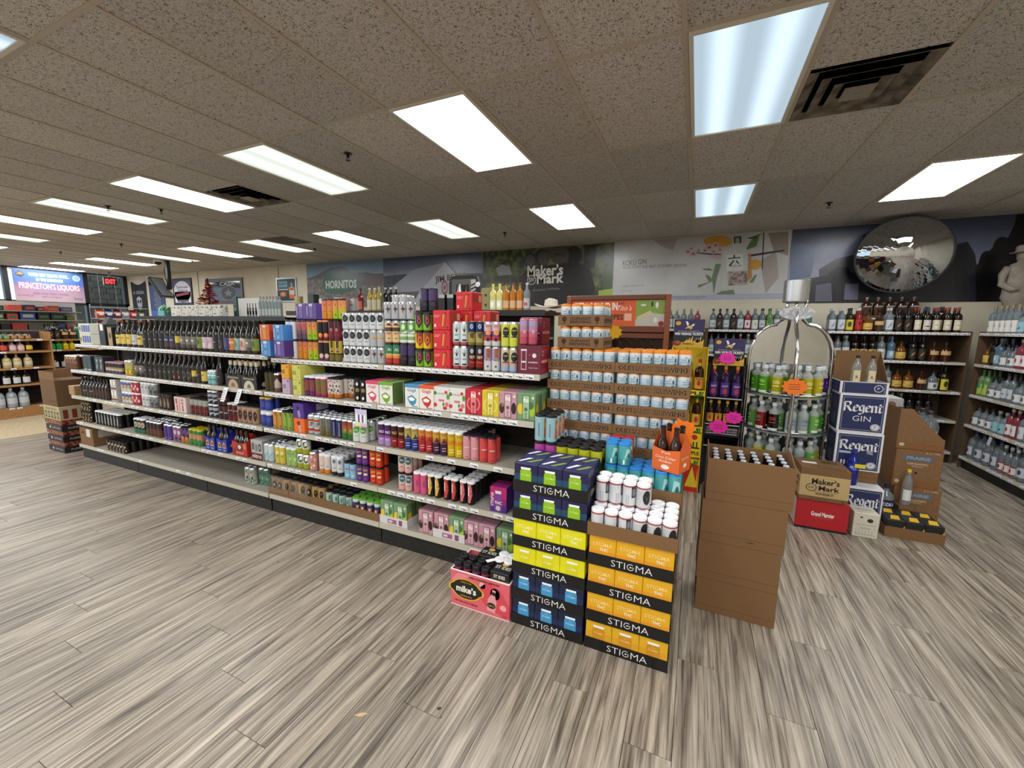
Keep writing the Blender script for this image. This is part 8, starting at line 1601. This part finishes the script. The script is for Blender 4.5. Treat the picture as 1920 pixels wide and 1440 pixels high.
PROF['cupj'] = (.036, PROF['squat'][1], .105); PNAME['cupj'] = 'small_jar'; D('o_cup', 'little amber jar', 'cupj', '6a4426', (.15, .5, 'a07a52', 1.2), '3a2a1a'); D('o_cupg', 'little green jar', 'cupj', '3f5a34', (.15, .5, '7a9a62', 1.2), '2a3a1a'); D('o_cupp', 'little rose jar', 'cupj', '7a4a44', (.15, .5, 'a87a72', 1.2), '3a2a2a')
shelfrow(w1_, .3, 1.57, 1.297, [('o_cup', 4), ('o_cupp', 4), ('o_cupg', 2), ('o_cup', 3)], 'on top oak shelf')
shelfrow(w2_, .05, 1.0, 1.065, [('o_lime', 2), ('o_lem', 2)], 'on rear oak shelf'); shelfrow(w2_, .05, 1.0, 1.26, [('s_blk', 2), ('s_brown', 2), ('s_teal', 1), ('s_clr', 2), ('s_dk', 2)], 'on rear oak shelving top'); shelfrow(w2_, .05, .8, .714, [('o_dk', 4)], 'on rear oak shelf')
# counter goods seen above the oak shelving: snack rack and cartons by the window
rk = thing('snack_rack', 'wire snack rack with red and purple bags near window', 'rack', (-13.2, 3.9, 0)); 
for yy in (0, 1.0): MB().box(-.2, yy, 0, -.18, yy+.02, 2.02, M('8a8d90', .4, .5)).build('rack_post', rk)
for z in (.6, 1.0, 1.4, 1.68, 1.95): MB().box(-.2, 0, z-.012, .15, 1.02, z, M('a8abae', .4, .4)).build('rack_shelf', rk)
cols = ('a8242c', '4a2a5a', '7a1c2a', '3f5a34', 'b04a2a', '8a8f98', '5a1c2a', '2a3a6a')
for zi, z in enumerate((1.0, 1.4, 1.68)):
    for i in range(6):
        t = thing('snack_bag', 'puffy snack bag on the wire rack', 'bag', (-13.15, 3.98+i*.16, z+.001), 0, 'snack bags on the wire rack'); m = MB(); c = cols[(i*3+zi*2) % 8]
        m.add([(-.03, -.07, 0), (.05, -.07, 0), (.05, .07, 0), (-.03, .07, 0), (-.05, -.072, .11), (.08, -.072, .11), (.08, .072, .11), (-.05, .072, .11), (0, -.068, .22), (.01, -.068, .22), (.01, .068, .22), (0, .068, .22)], [(3, 2, 1, 0), (0, 1, 5, 4), (1, 2, 6, 5), (2, 3, 7, 6), (3, 0, 4, 7), (4, 5, 9, 8), (5, 6, 10, 9), (6, 7, 11, 10), (7, 4, 8, 11), (8, 9, 10, 11)], M(c, .35)); m.build('bag_body', t); MB().rect(right(.0795+.0006), -.045, .07, .045, .13, 'c9c4b8').build('bag_label', t)
ct = thing('service_counter', 'long counter with shelves of small boxes near window', 'counter', (-12.4, .4, 0)); MB().cbox(-.4, 0, 0, .1, 3.0, 1.38, M('5a4634', .6), .01).build('counter_body', ct); MB().box(-.42, -.02, 1.381, .12, 3.02, 1.42, M('77695a', .4)).build('worktop', ct); MB().box(-.3, 0, 1.42, -.28, 3., 2.0, M('b4b0a8', .6)).build('back_board', ct)
for z in (1.62, 1.8): MB().box(-.279, 0, z-.015, .0, 3., z, M('a8a49a', .5)).build('ledge', ct)
g = random.Random(11); cl2 = ('a8342c', '1c1a1c', '2a4a8a', 'b4b0a8', '3f6a3a', '8a6a3a', '55504c', 'c04a3a', '23263a')
for z in (1.4215, 1.6205, 1.8005):
    y = .5
    while y < 3.25:
        w_, h_ = g.uniform(.09, .22), g.uniform(.09, .155 if z > 1.5 else .165); c = cl2[g.randrange(9)]
        t = thing('counter_box', 'small packaged box on the service counter', 'box', (-.24-12.4, y, z), 0, 'packaged boxes on the counter'); MB().cbox(0, 0, 0, .16, w_, h_, M(c, .45), .003).build('box_body', t); MB().rect(right(.1606), w_*.15, h_*.3, w_*.85, h_*.7, cl2[(g.randrange(9))]).build('box_label', t)
        y += w_+g.uniform(.01, .06)
# ---- cartons stacked at the left end of the long shelving
def endstack():
    x, y = -7.02, 1.075
    BKC = M('131013', .5); OFF = M('a89a78', .6)
    for n in range(3):
        z = .0008+n*.135; t = thing('bottle_flat', 'black lettered beer flat with red bottles, %s of three' % ('lowest', 'middle', 'uppermost')[n], 'tray', (x-.2, y, z)); MB().cbox(0, 0, 0, .42, .28, .07, BKC, .003).build('tray_body', t)
        MB().text(front(-.0006), 'SHIPYARD', .28, .036, .2, .024, 'b4b0b0').disc(front(-.0006), .12, .036, .02, .018, 'b4b0b0').text(right(.4206, .14), 'PUMPKIN', 0, .036, .16, .024, 'b4b0b0').build('tray_lettering', t); MB().cbox(.01, .01, .0705, .41, .27, .133, speck('red_bottle_tops', '4a0f10', '9a5a3a', 30, .4, .6, .4), .004).build('bottle_layer', t)
    z = 3*.135+.0015; t = thing('ale_case', 'pale green ale case with bottle pictures on black flats', 'box', (x-.2, y, z)); MB().cbox(0, 0, 0, .42, .28, .17, OFF, .003).build('case_body', t); m = MB(); T = front(-.0006)
    for q in range(5): m.rect(T, .03+q*.08, .02, .075+q*.08, .105, '3a3222').rect(front(-.0009), .04+q*.08, .04, .065+q*.08, .085, '8a9068')
    m.text(T, 'SIERRA NEVADA', .21, .135, .3, .026, '4a5a3a'); T = right(.4206)
    for q in range(3): m.rect(T, .03+q*.08, .02, .075+q*.08, .13, '6a2a1c')
    m.build('case_print', t)
    z += .1718; t = thing('tall_carton', 'tall open kraft carton on top of the ale case', 'box', (x-.2, y, z)); MB().cbox(0, 0, 0, .40, .30, .32, KRAFT2, .003).build('box_body', t); MB().box(0, .0, .3205, .40, .004, .42, KRAFT).build('flap', t); MB().box(-.0, .004, .3205, .004, .3, .42, KRAFT).build('flap', t); MB().text(front(-.0006), 'OCTOBER', .28, .06, .14, .02, '3a2818').rect(left(-.0006, .28), .06, .12, .2, .2, 'b4a888').build('box_print', t)
    for n in range(4):
        t = thing('soda_case', 'white and red soda case behind the black flats, level %s' % ('one', 'two', 'three', 'four')[n], 'box', (x-.62, y+.12, .0008+n*.07)); MB().cbox(0, 0, 0, .30, .26, .068, M('b0aaa8' if n % 2 else '9a8a8c', .5), .003).build('case_body', t); MB().rect(right(.3006, .13), -.1, .015, .1, .05, '4a4a5a' if n % 2 else 'a8343c').rect(front(-.0006), .03, .02, .25, .045, '55505a').build('case_print', t)
    t = thing('fruit_carton', 'tan fruit carton with red top on the soda cases', 'box', (x-.62, y+.12, .2822)); MB().cbox(0, 0, 0, .30, .26, .16, KRAFT, .003).build('box_body', t); MB().box(0, 0, .1605, .30, .26, .175, M('8a2a2c')).build('box_lid', t); MB().box(.05, .05, .1755, .25, .2, .2, M('4a6a8a', .5)).build('blue_bag', t)
endstack()
